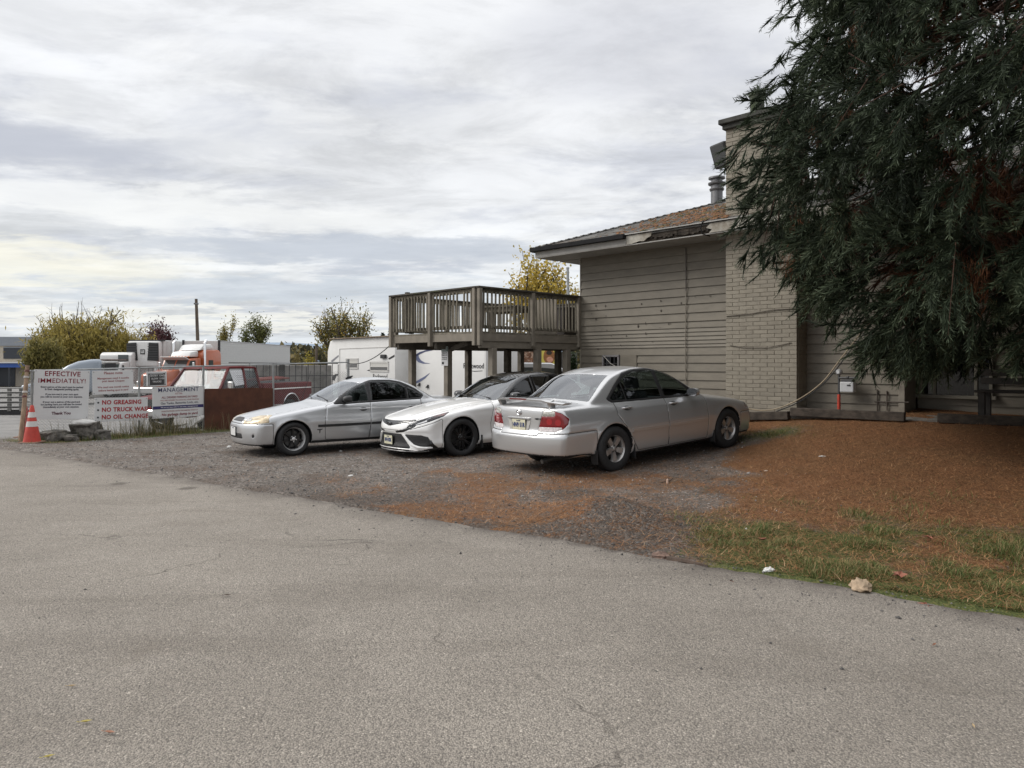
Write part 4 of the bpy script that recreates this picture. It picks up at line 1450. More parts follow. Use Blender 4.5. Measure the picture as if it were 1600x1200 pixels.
def surface_nets(F, lo, h):
	S = F < 0
	nx, ny, nz = F.shape
	cnt = np.zeros((nx - 1, ny - 1, nz - 1), np.int8)
	for i in (0, 1):
		for j in (0, 1):
			for k in (0, 1):
				cnt += S[i:nx - 1 + i, j:ny - 1 + j, k:nz - 1 + k]
	act = (cnt > 0) & (cnt < 8)
	ii, jj, kk = np.nonzero(act)
	idx = np.full(act.shape, -1, np.int32); idx[ii, jj, kk] = np.arange(len(ii))
	cor = {(a, b, c): F[ii + a, jj + b, kk + c] for a in (0, 1) for b in (0, 1) for c in (0, 1)}
	acc = np.zeros((len(ii), 3)); n = np.zeros(len(ii))
	for ax in range(3):
		for b in (0, 1):
			for c in (0, 1):
				p = [0, 0, 0]; q = [0, 0, 0]
				o = [k for k in range(3) if k != ax]
				p[o[0]] = q[o[0]] = b; p[o[1]] = q[o[1]] = c; q[ax] = 1
				f0 = cor[tuple(p)]; f1 = cor[tuple(q)]
				m = (f0 < 0) != (f1 < 0)
				t = np.where(m, f0 / np.where(m, f0 - f1, 1), 0)
				pt = np.zeros((len(ii), 3)); pt[:, o[0]] = b; pt[:, o[1]] = c; pt[:, ax] = t
				acc += pt * m[:, None]; n += m
	V = (acc / n[:, None] + np.stack([ii, jj, kk], -1)) * h + lo
	quads = []
	for ax in range(3):
		sl0 = [slice(None)] * 3; sl1 = [slice(None)] * 3
		sl0[ax] = slice(0, -1); sl1[ax] = slice(1, None)
		o = [k for k in range(3) if k != ax]
		for k in o:
			sl0[k] = slice(1, -1); sl1[k] = slice(1, -1)
		a = S[tuple(sl0)]; b = S[tuple(sl1)]
		e = np.nonzero(a != b)
		c = list(e)
		for k in o:
			c[k] = c[k] + 1
		def cell(d0, d1):
			q = [c[0], c[1], c[2]]
			q[o[0]] = q[o[0]] - d0; q[o[1]] = q[o[1]] - d1
			return idx[q[0], q[1], q[2]]
		Q = np.stack([cell(1, 1), cell(0, 1), cell(0, 0), cell(1, 0)], -1)
		inside_first = a[e]
		flip = inside_first if ax != 1 else ~inside_first
		Q = np.where(flip[:, None], Q, Q[:, ::-1])
		quads.append(Q)
	return V, np.concatenate(quads)


class Car:
	def __init__(s, **kw):
		s.__dict__.update(kw)
		s.fT = tab(s.T); s.fW = tab(s.Wp); s.fK = tab(s.tuck); s.fR = tab(s.R); s.fWG = tab(s.wg)
		s.fPF = tab(s.pf); s.fPR = tab(s.pr); s.fB = tab(s.zb)

	def grad(s, fn, P, e=2e-3):
		g = np.empty_like(P)
		for k in range(3):
			d = np.zeros(3); d[k] = e
			g[:, k] = (fn(P + d) - fn(P - d)) / (2 * e)
		return g

	def F(s, P):
		x = P[..., 0]; y = P[..., 1]; z = P[..., 2]
		ay = np.abs(y)
		w = s.fW(x)
		rr = np.minimum(np.hypot(x, z - s.zw), np.hypot(x - s.wb, z - s.zw)) - s.ra
		side = ay - (w - s.fK(z)) - s.flare * np.exp(-(np.maximum(rr, 0) / .05) ** 2)
		if getattr(s, 'crease', None):
			for (xa, za, xb_, zb_, amp, wd) in s.crease:
				zc = za + (zb_ - za) * np.clip((x - xa) / (xb_ - xa), 0, 1)
				side = side - amp * np.exp(-((z - zc) / wd) ** 2) * sstep(xa - .05, xa + .25, x) * sstep(xb_ + .05, xb_ - .25, x)
		T = s.fT(x); e = 0.02
		dT = s.fT.d(x)
		cr = s.crown * (ay / .8) ** 2.2 - getattr(s, 'hoodridge', 0) * np.exp(-((ay - s.ridge_y(x)) / .035) ** 2) * sstep(.7, .3, x)
		top = (z - T + cr) / np.sqrt(1 + np.minimum(dT, 3) ** 2)
		fr = (s.x0 + s.Af * (ay / .9) ** s.nf + s.fPF(z) - x) * .85
		re = (x - (s.x1 - s.Ar * (ay / .9) ** s.nr - s.fPR(z))) * .85
		low = smax(side, top, s.k_side)
		low = smax(low, fr, s.k_front)
		low = smax(low, re, s.k_rear)
		low = smax(low, s.fB(x) - z, .03)
		sg = sstep(s.xm - .35, s.xm + .35, x)
		xs = x - ay ** 2 * (s.cf * (1 - sg) - s.cr * sg)
		R = s.fR(xs); dR = s.fR.d(xs)
		gt = (z - R + s.rc * ay ** 2) / np.sqrt(1 + dR ** 2)
		gs = (ay - (s.fWG(x) - s.tb * (z - s.zbelt) - s.tb2 * np.maximum(z - s.zbelt, 0) ** 2)) / math.sqrt(1 + s.tb ** 2)
		gr = smax(gt, gs, .045)
		gr = np.maximum(gr, s.zbelt - .10 - z)
		f = smin(low, gr, s.k_belt)
		well = np.maximum(rr, (w - .30) - ay)
		f = smax(f, -well, .022)
		return f

	def ridge_y(s, x):
		return .40 + .12 * (x + .8)

	# distance along the wrapped nose / tail, seen in the photo as one run
	def qf(s, P): return np.abs(P[..., 1]) + (P[..., 0] - s.x0)
	def qr(s, P): return np.abs(P[..., 1]) + (s.x1 - P[..., 0])

	def mesh(s, h):
		lo = np.array([s.x0 - 3 * h, -s.half - 3 * h, 0.08]); hi = np.array([s.x1 + 3 * h, s.half + 3 * h, s.H + 3 * h])
		n = np.ceil((hi - lo) / h).astype(int) + 1
		ax = [lo[k] + h * np.arange(n[k]) for k in range(3)]
		# coarse look first, fine values only near the skin
		st = 4
		cax = [ax[k][::st] for k in range(3)]
		X, Y, Z = np.meshgrid(*cax, indexing='ij')
		Fc = s.F(np.stack([X, Y, Z], -1))
		F = np.repeat(np.repeat(np.repeat(Fc, st, 0), st, 1), st, 2)[:n[0], :n[1], :n[2]].astype(np.float32)
		pad = [n[k] - F.shape[k] for k in range(3)]
		ii = np.nonzero(np.abs(F) < st * h * 1.9)
		P = np.stack([ax[0][ii[0]], ax[1][ii[1]], ax[2][ii[2]]], -1)
		for i in range(0, len(P), 200000):
			q = tuple(k[i:i + 200000] for k in ii)
			F[q] = s.F(P[i:i + 200000])
		V, Q = surface_nets(F, lo, h)
		for it in range(3):
			f = s.F(V); g = s.grad(s.F, V)
			st = (f / np.maximum((g * g).sum(1), .2))[:, None] * g
			L = np.linalg.norm(st, axis=1, keepdims=True)
			V = V - st * np.minimum(1, .6 * h / np.maximum(L, 1e-9))
		s.V, s.Q, s.h = V, Q, h
		s.N = s._n(V)

	def _n(s, V):
		g = s.grad(s.F, V); return g / np.maximum(np.linalg.norm(g, axis=1, keepdims=True), 1e-9)

	def cut(s, regions):
		"""regions: (name, g(P), cond(P, N) or None). Snap the mesh to every outline, split quads along it, then label (later wins)"""
		V, Q, h = s.V, s.Q, s.h
		E = np.concatenate([Q[:, [0, 1]], Q[:, [1, 2]], Q[:, [2, 3]], Q[:, [3, 0]]])
		E = np.sort(E, 1); E = E[np.unique(E[:, 0].astype(np.int64) * (len(V) + 1) + E[:, 1], return_index=True)[1]]
		snapped = np.zeros(len(V), np.int64)
		for ri, (name, g, cond) in enumerate(regions):
			gv = g(V)
			near = np.abs(gv) < 1.5 * h
			e = E[near[E[:, 0]] & near[E[:, 1]]]
			ga = gv[e[:, 0]]; gb = gv[e[:, 1]]
			x = (ga < 0) != (gb < 0)
			e = e[x]; ga = ga[x]; gb = gb[x]
			pick = np.where(np.abs(ga) < np.abs(gb), e[:, 0], e[:, 1])
			m = np.zeros(len(V), bool); m[pick] = True
			if cond is not None:
				m &= cond(V, s.N)
			if not m.any(): continue
			P = V[m]; N = s.N[m]
			for it in range(3):
				gg = s.grad(g, P)
				gg = gg - N * (gg * N).sum(1, keepdims=True)
				l2 = (gg * gg).sum(1, keepdims=True)
				st = np.where(l2 > .03, g(P)[:, None] * gg / np.maximum(l2, .03), 0)
				L = np.linalg.norm(st, axis=1, keepdims=True)
				P = P - st * np.minimum(1, .8 * h / np.maximum(L, 1e-9))
				f = s.F(P); fg = s.grad(s.F, P)
				st = f[:, None] * fg / np.maximum((fg * fg).sum(1, keepdims=True), .2)
				P = P - np.clip(st, -h * .3, h * .3)
			V[m] = P
			snapped[m] |= (1 << ri)
		s.N = s._n(V)
		d13 = ((snapped[Q[:, 1]] & snapped[Q[:, 3]]) != 0) & ((snapped[Q[:, 0]] & snapped[Q[:, 2]]) == 0)
		T = np.concatenate([np.where(d13[:, None], Q[:, [0, 1, 3]], Q[:, [0, 1, 2]]), np.where(d13[:, None], Q[:, [1, 2, 3]], Q[:, [0, 2, 3]])])
		s.Q = Q = T
		C = V[Q].mean(1); NC = s.N[Q].mean(1)
		NC /= np.maximum(np.linalg.norm(NC, axis=1, keepdims=True), 1e-9)
		lab = np.zeros(len(Q), np.int32)
		for i, (name, g, cond) in enumerate(regions):
			gv = np.where((snapped >> i) & 1 == 1, 0.0, g(V))
			inside = (gv[Q].sum(1) < 0)
			if cond is not None:
				inside &= cond(C, NC)
			lab[inside] = i + 1
		s.lab = lab
		s.C = C

	def groove(s, depth, skip=()):
		V, Q, lab = s.V, s.Q, s.lab
		lo = np.full(len(V), 10 ** 6); hi = np.full(len(V), -1)
		for k in range(3):
			np.minimum.at(lo, Q[:, k], lab); np.maximum.at(hi, Q[:, k], lab)
		b = (lo != hi)
		for sk in skip:
			t = np.zeros(len(V), bool)
			for k in range(3):
				t[Q[lab == sk, k]] = True
			b &= ~t
		V[b] -= s.N[b] * depth
		s.edge = b

	def part(s, i, name, mat, parent, side=0, inset=0.0, gap=0.0):
		m = s.lab == i
		if side: m &= (s.C[:, 1] * side > 0)
		Q = s.Q[m]
		if len(Q) == 0: return None
		u, inv = np.unique(Q.ravel(), return_inverse=True)
		V = s.V[u] - s.N[u] * inset
		if gap > 0:
			T = inv.reshape(-1, 3)
			acc = np.zeros((len(u), 3)); cn = np.zeros(len(u))
			cen = V[T].mean(1)
			for k in range(3):
				np.add.at(acc, T[:, k], cen); np.add.at(cn, T[:, k], 1)
			d = acc / cn[:, None] - V
			d -= s.N[u] * (d * s.N[u]).sum(1, keepdims=True)
			d /= np.maximum(np.linalg.norm(d, axis=1, keepdims=True), 1e-6)
			V = V + d * (gap * s.edge[u])[:, None]
		me = mesh_np(name, V, inv, np.full(len(Q), 3), True)
		return mesh_obj(name, me, mat, parent)

	# points on the skin
	def _probe(s, A, B):
		"""first outside point going from A (inside) to B"""
		A = np.array(A, float); B = np.array(B, float)
		for _ in range(3):
			t = np.linspace(0, 1, 33)
			P = A + (B - A) * t[:, None]
			f = s.F(P)
			o = np.nonzero(f >= 0)[0]
			i = o[0] if len(o) else 32
			i = max(i, 1)
			A, B = P[i - 1], P[i]
		return (A + B) / 2

	def on_side(s, x, z, sgn, out=0.0):
		p = s._probe((x, .25 * sgn, z), (x, (s.half + .15) * sgn, z))
		return Vector((x, p[1] + sgn * out, z))

	def on_front(s, y, z, out=0.0, rear=False):
		a, b = (s.x1 - 1.0, s.x1 + .2) if rear else (s.x0 + .9, s.x0 - .2)
		p = s._probe((a, y, z), (b, y, z))
		return Vector((p[0] + (out if rear else -out), y, z))

	def on_top(s, x, y, out=0.0, zmin=.6):
		p = s._probe((x, y, zmin), (x, y, s.H + .2))
		return Vector((x, y, p[2] + out))

	def at_q(s, q, z, sgn, out=0.0, rear=False):
		"""point on the wrapped nose (or tail) at run q and height z"""
		AY = np.linspace(.0, s.half + .03, 70); XX = np.linspace(s.x0 - .02, s.x0 + 1.0, 120) if not rear else np.linspace(s.x1 + .02, s.x1 - 1.0, 120)
		A, X = np.meshgrid(AY, XX, indexing='ij')
		f = s.F(np.stack([X, A * sgn, np.full_like(A, z)], -1))
		ins = f < 0
		ok = ins.any(1)
		if not ok.any():
			return s.at_q(q, z + .02, sgn, out, rear) - Vector((0, 0, .02))
		i = ins.argmax(1)
		i1 = np.clip(i, 1, None)
		r = np.arange(len(AY))
		f0 = f[r, i1 - 1]; f1 = f[r, i1]
		t = np.where(f0 != f1, f0 / np.where(f0 != f1, f0 - f1, 1), 0)
		x = XX[i1 - 1] + (XX[i1] - XX[i1 - 1]) * np.clip(t, 0, 1)
		qq = AY + (x - s.x0 if not rear else s.x1 - x)
		a = AY[ok]; x = x[ok]; qq = qq[ok]
		ay = np.interp(q, qq, a); xx = np.interp(q, qq, x)
		p = Vector((xx, sgn * ay, z))
		return p + s.normal(p) * out

	def normal(s, p):
		g = s.grad(s.F, np.array([tuple(p)]))[0]
		return Vector(g).normalized()

	def side_strip(s, xz, width, thick, sgn, taper=True, n=16):
		"""raised moulding along (x, z) points on the side"""
		m = MB()
		xs = [p[0] for p in xz]; f = tab(xz)
		X = np.linspace(xs[0], xs[-1], n)
		vs = []
		for x in X:
			z = float(f(np.array([x]))[0])
			for dz, out in ((-width / 2, -.004), (-width * .42, thick), (width * .42, thick), (width / 2, -.004)):
				vs.append(s.on_side(x, z + dz, sgn, out))
		fs = []
		for i in range(n - 1):
			for k in range(3):
				q = (i * 4 + k, i * 4 + k + 1, i * 4 + 5 + k, i * 4 + 4 + k)
				fs.append(q if sgn > 0 else q[::-1])
		for i in (0, (n - 1) * 4):
			fs.append((i, i + 1, i + 2, i + 3))
		m.add(vs, fs)
		return m


RUB = black_rubber()
PLAST = black_plastic()
GL_SIDE = glass('tinted_side_glass', (.10, .11, .115), 1.65)
GL_CLEAR = glass('clear_side_glass', (.50, .56, .55), 1.6)
GL_FRONT = glass('windshield_glass', (.45, .52, .50), 2.5)
INTER = pbr('interior_dark', (.022, .022, .024), .85, var=.2)
SEATM = pbr('seat_fabric', (.035, .035, .037), .95, var=.2)
LENS_RED = pbr('lens_red', (.20, .004, .008), .12, coat=1.0)
LENS_CLEAR = glass('lens_clear', (.85, .87, .88), 1.5)
PLATE_BASE = pbr('plate_paint', (.62, .60, .45), .4, var=.15, vscale=30)


def wheel(parent, loc, sgn, R, rim_r, width, style, rimmat, lipmat=None, steer=0.0):
	"""wheel with outer face towards sgn*y"""
	e = empty('wheel', loc)
	e.parent = parent
	e.rotation_euler = (0, 0, steer)
	M = Matrix(((1, 0, 0), (0, 0, sgn), (0, -sgn, 0)))       # local z -> sgn*y
	hw_ = width / 2
	sh = R - (R - rim_r) * .35
	t = MB().lathe([(rim_r - .012, -hw_ * .9), (rim_r + .01, -hw_), (sh, -hw_ * 1.03), (R - .012, -hw_ * .88), (R, -hw_ * .6), (R - .006, -.03), (R - .006, -.026), (R, -.022), (R, .022), (R - .006, .026),
					(R - .006, .03), (R, hw_ * .6), (R - .012, hw_ * .88), (sh, hw_ * 1.03), ((sh + rim_r) / 2, hw_ * 1.06), (rim_r + .012, hw_ * 1.0), (rim_r - .002, hw_ * .93), (rim_r - .012, hw_ * .9)], 44, (0, 0, 0), M, cap=False)
	t.build('tyre', RUB, e, smooth=True, auto=60)
	r = MB()
	zf = hw_ * .80
	r.lathe([(rim_r - .014, -hw_ * .85), (rim_r - .03, -hw_ * .3), (rim_r - .035, zf - .05), (rim_r - .022, zf - .012), (rim_r - .004, zf + .012), (rim_r + .003, zf + .006), (rim_r - .006, hw_ * .6)], 40, (0, 0, 0), M, cap=False)
	rim = r.build('rim', lipmat or rimmat, e, smooth=True, auto=50)
	d = MB(); d.lathe([(.001, -.02), (rim_r * .66, -.02), (rim_r * .66, -.032), (.001, -.032)], 28, (0, 0, 0), M)
	d.build('brake_disc', GREYMETAL_CAR, e, smooth=True, auto=30)
	b = MB(); b.lathe([(.001, -hw_ * .7), (rim_r - .03, -hw_ * .7), (rim_r - .03, -hw_ * .75), (.001, -hw_ * .75)], 20, (0, 0, 0), M)
	b.build('backing', INTER, e)
	s = MB()
	def spoke(ang, w0, w1, z0, z1, r0=.03, r1=None, th=.03):
		r1 = r1 or rim_r - .02
		c, sn = math.cos(ang), math.sin(ang)
		vs = []
		for (rr, ww, zz) in ((r0, w0, z0), (r0 + (r1 - r0) * .45, (w0 * .5 + w1 * .5) * .92, (z0 + z1) / 2 + .006), (r1, w1, z1)):
			for (dw, dz) in ((-ww, -th), (-ww * .8, 0), (ww * .8, 0), (ww, -th)):
				vs.append(M @ Vector((c * rr - sn * dw, sn * rr + c * dw, zz + dz)))
		fs = []
		for i in range(2):
			for k in range(4):
				k2 = (k + 1) % 4
				fs.append((i * 4 + k, i * 4 + 4 + k, i * 4 + 4 + k2, i * 4 + k2))
		s.add(vs, fs + [(8, 9, 10, 11), (3, 2, 1, 0)])
	a0 = random.uniform(0, 6)
	if style == 'five':
		a0 = math.radians(18)
		for k in range(5):
			spoke(a0 + k * 2 * math.pi / 5, .040, .052, zf - .028, zf - .012, .03, th=.035)
	elif style == 'seven':
		a0 = math.radians(90)
		for k in range(7):
			spoke(a0 + k * 2 * math.pi / 7, .020, .017, zf - .050, zf - .04, .03)
	elif style == 'twin':
		for k in range(10):
			a = a0 + k * 2 * math.pi / 10
			spoke(a - .085, .010, .009, zf - .03, zf - .012, .05)
			spoke(a + .085, .010, .009, zf - .03, zf - .012, .05)
	elif style == 'disc':
		for k in range(8):
			spoke(a0 + k * 2 * math.pi / 8, .03, .03, zf - .02, zf - .03, .03)
	s.lathe([(.062, zf - .07), (.062, zf - .028), (.052, zf - .018), (.034, zf - .016)], 20, (0, 0, 0), M)
	s.build('spokes', rimmat, rim, smooth=True, auto=35)
	c = MB(); c.lathe([(.034, zf - .03), (.033, zf - .006), (.026, zf - .001), (.001, zf)], 16, (0, 0, 0), M)
	c.build('hub_cap', lipmat if style == 'seven' else rimmat, rim, smooth=True, auto=50)
	n = MB()
	for k in range(5):
		a = a0 + (k + .5) * 2 * math.pi / 5
		p = M @ Vector((math.cos(a) * .05, math.sin(a) * .05, zf - .022))
		n.lathe([(.011, -.012), (.011, .012), (.001, .014)], 6, p, M)
	o = n.build('lug_nuts', lipmat if style == 'seven' else PLAST, rim); tag(o, kind='stuff')
	return e


GREYMETAL_CAR = pbr('brake_steel', (.10, .098, .095), .5, metal=.5, var=.3)


def seat(parent, x, y, z, colr):
	e = empty('seat', (x, y, z)); e.parent = parent
	MB().box((0, 0, .08), (.50, .50, .16)).build('cushion', colr, e, smooth=True, bevel=.06, seg=3)
	M = Matrix.Rotation(math.radians(16), 3, 'Y')
	MB().box((.30, 0, .38), (.14, .48, .58), M=M).build('backrest', colr, e, smooth=True, bevel=.06, seg=3)
	MB().box((.42, 0, .80), (.10, .27, .18), M=M).build('headrest', colr, e, smooth=True, bevel=.045, seg=3)


def plate(parent, p, face, text, w=.305, h=.152, province='Beautiful', rot=0.0, base=None):
	"""number plate facing local -x (face=-1) or +x (face=+1)"""
	e = MB().box((0, 0, 0), (.006, w, h)).build('license_plate', base or PLATE_BASE, parent)
	e.location = p
	MB().box((-.004 * face, 0, 0), (.006, w + .02, h + .018)).build('plate_frame', PLAST, e)
	rz = math.radians(90) if face > 0 else math.radians(-90)
	ink = pbr('plate_ink', (.03, .05, .16), .5)
	text_mesh('plate_number', text, h * .56, ink, e, (face * .0045, 0, -.005), (math.radians(90), 0, rz), bold=.004, sx=.85)
	text_mesh('plate_line', province, h * .17, ink, e, (face * .0045, 0, h * .38), (math.radians(90), 0, rz))
	return e


def emblem_rings(parent, p, face, mat, r=.055, tilt=0.0):
	"""the badge of three interlaced ovals as it looks on the lid"""
	m = MB()
	def oval(a, b, cz, th):
		pts = []
		for k in range(25):
			t = 2 * math.pi * k / 24
			pts.append((0, a * math.cos(t), cz + b * math.sin(t)))
		m.tube(pts, th, 6, caps=False)
	oval(r, r * .68, 0, r * .11); oval(r * .34, r * .62, 0, r * .09); oval(r * .62, r * .26, r * .34, r * .09)
	o = m.build('emblem', mat, parent, smooth=True)
	o.location = p; o.rotation_euler = (0, tilt, 0)
	return o


def mirror(car, parent, x, z, sgn, bodymat, stalk=True, size=(.13, .21, .13)):
	p = car.on_side(x, z, sgn, 0)
	e = empty('mirror', (p.x, p.y, z)); e.parent = parent
	m = MB()
	rings = []
	sx, sy, sz = size
	prof = [(-.085, .35, .35), (-.06, .72, .75), (-.02, .95, .97), (.035, 1.0, 1.0), (.05, .96, .96)]
	vs = []; n = 16
	for (xx, a, b) in prof:
		for k in range(n):
			t = 2 * math.pi * k / n
			c, s_ = math.cos(t), math.sin(t)
			c = math.copysign(abs(c) ** .7, c); s_ = math.copysign(abs(s_) ** .7, s_)
			vs.append((xx, sgn * (.045 + sy * .5) + c * sy * .5 * a, .04 + s_ * sz * .5 * b))
	fs = [(i * n + k, i * n + (k + 1) % n, (i + 1) * n + (k + 1) % n, (i + 1) * n + k) for i in range(len(prof) - 1) for k in range(n)]
	fs.append(tuple(range(n)))
	m.add(vs, fs)
	sh = m.build('housing', bodymat, e, smooth=True, auto=50)
	bm = bmesh.new(); bm.from_mesh(sh.data); bmesh.ops.recalc_face_normals(bm, faces=bm.faces[:]); bm.to_mesh(sh.data); bm.free()
	g = MB().prism([(math.copysign(abs(math.cos(t)) ** .7, math.cos(t)) * sy * .45, math.copysign(abs(math.sin(t)) ** .7, math.sin(t)) * sz * .45) for t in [2 * math.pi * k / 20 for k in range(20)]], .004,
				   M=Matrix(((0, 0, 1), (1, 0, 0), (0, 1, 0))), o=(.046, sgn * (.045 + sy * .5), .04))
	g.build('mirror_glass', chrome(), e)
	if stalk:
		MB().beam((0, -sgn * .02, -.005), (0.0, sgn * .08, .005), .05, .03).build('stalk', PLAST, e, bevel=.008)
	return e


def handle(car, parent_door, x, z, sgn, mat, L=.20):
	m = MB()
	pts = [car.on_side(x + d, z, sgn, o) for d, o in ((-L / 2, .0), (-L * .40, .026), (0, .034), (L * .40, .026), (L / 2, .0))]
	base = []
	for p in pts: base.append(p)
	m.tube(base, [.010, .013, .014, .013, .010], 8)
	o = m.build('handle', mat, parent_door, smooth=True)
	cup = MB()
	ring = [car.on_side(x + .06 * math.cos(t) * 1.2, z - .008 + .035 * math.sin(t), sgn, .0012) for t in [2 * math.pi * k / 16 for k in range(16)]]
	cup.add(ring, [tuple(range(16)) if sgn > 0 else tuple(reversed(range(16)))])
	cup.build('handle_cup_shade', pbr('handle_shade', (.06, .06, .062), .6), parent_door)  # flat dark oval on the door, recess shade put into its colour
	return o


def inside(car, root, seatmat, dash_x=.75, seat_x=1.35, rear_x=2.15):
	fl = MB().box(((dash_x + rear_x + .4) / 2, 0, .34), (rear_x - dash_x + 1.0, 1.36, .08)).build('cabin_floor', INTER, root)
	MB().box((dash_x + .05, 0, .78), (.42, 1.30, .26)).build('dashboard', INTER, root, smooth=True, bevel=.07, seg=3)
	for y in (-.36, .36):
		seat(root, seat_x, y, .42, seatmat)
	e = empty('seat', (rear_x, 0, .42)); e.parent = root
	MB().box((0, 0, .08), (.5, 1.25, .18)).build('cushion', seatmat, e, smooth=True, bevel=.06, seg=2)
	MB().box((.32, 0, .36), (.14, 1.25, .5), M=Matrix.Rotation(math.radians(20), 3, 'Y')).build('backrest', seatmat, e, smooth=True, bevel=.05, seg=2)
	for y in (-.36, .36):
		MB().box((.42, y, .68), (.09, .25, .13)).build('headrest', seatmat, e, smooth=True, bevel=.04, seg=2)
	MB().box((rear_x + .72, 0, .93), (.55, 1.2, .03)).build('parcel_shelf', INTER, root)
	sw = MB()
	c = Vector((dash_x + .38, -.36, .88))
	sw.tube([c + Vector((.06 * math.sin(t), .18 * math.cos(t), .17 * math.sin(t))) for t in [2 * math.pi * k / 20 for k in range(21)]], .014, 6, caps=False)
	sw.beam(c + Vector((0, -.17, 0)), c + Vector((0, .17, 0)), .03, .03)
	sw.build('steering_wheel', INTER, root, smooth=True)


def xz(poly, r=0.0):
	return lambda P: sd_poly(poly, P[..., 0], P[..., 2]) - r


def sidecond(P, N): return (np.abs(N[:, 1]) > .22)


def place(name, label, wheel_rx, head_angle, rot_extra=0):
	pass


def finish_car(car, root, regions, mats, split, bodymat, names, grv=.0035, noskip=()):
	car.cut(regions)
	skip = [i + 1 for i, r in enumerate(regions) if r[0] == 'wheel_liner']
	car.groove(grv, skip)
	objs = {}
	b = car.part(0, 'body', bodymat, root, gap=.0045)
	objs['body'] = [b]
	for i, r in enumerate(regions):
		nm = r[0]
		lst = []
		if nm == 'wheel_liner':
			for sd in (-1, 1):
				keep = car.lab.copy()
				for fr in (0, 1):
					car.lab = np.where((car.C[:, 0] < car.wb / 2) == (fr == 0), keep, -1)
					lst.append(car.part(i + 1, names.get(nm, nm), mats[nm], root, sd))
				car.lab = keep
		elif nm in split:
			for sd in (-1, 1):
				lst.append(car.part(i + 1, names.get(nm, nm), mats[nm], root, sd, gap=.0045 if mats[nm] is bodymat else 0))
		else:
			lst.append(car.part(i + 1, names.get(nm, nm), mats[nm], root, gap=.0045 if mats[nm] is bodymat else 0))
		objs.setdefault(nm, []).extend(lst)
	return objs


def reparent(o, p):
	if o is not None and p is not None:
		o.parent = p


def set_car(root, car, wheels_world):
	"""sit the car on the ground: wheels_world = world xy of front axle centre, heading angle of local +x"""
	(cx, cy), ang = wheels_world
	c, sn = math.cos(ang), math.sin(ang)
	def W(x, y): return (cx + c * x - sn * y, cy + sn * x + c * y)
	tr = car.track
	zf = np.mean([gz(*W(0, tr)), gz(*W(0, -tr))]); zr = np.mean([gz(*W(car.wb, tr)), gz(*W(car.wb, -tr))])
	zl = np.mean([gz(*W(0, -tr)), gz(*W(car.wb, -tr))]); zrr = np.mean([gz(*W(0, tr)), gz(*W(car.wb, tr))])
	pitch = math.atan2(zr - zf, car.wb)
	roll = math.atan2(zrr - zl, 2 * tr)
	root.location = (cx, cy, zf - .004)
	root.rotation_euler = (roll, -pitch, ang)
# ------------------------------------------------------------------ silver compact sedan (leftmost of the three)
SILVER_A = pbr('paint_silver_cool', (.60, .61, .625), .28, metal=.62, coat=.6, inside=(.03, .03, .03))
SILVER_B = pbr('paint_silver_warm', (.57, .575, .58), .28, metal=.62, coat=.6, inside=(.03, .03, .03))
PEARL = pbr('paint_pearl_white', (.86, .86, .85), .25, coat=.8, inside=(.03, .03, .03))
BLACKP = pbr('paint_black', (.012, .012, .013), .18, coat=1.0, inside=(.02, .02, .02))
GLOSSB = pbr('gloss_black', (.012, .012, .013), .22, coat=.5)
HOUSING = pbr('lamp_housing', (.55, .55, .54), .25, metal=.7, var=.35, vscale=22)
AGED = pbr('lamp_aged', (.62, .52, .36), .3, metal=.15, var=.3, vscale=10)


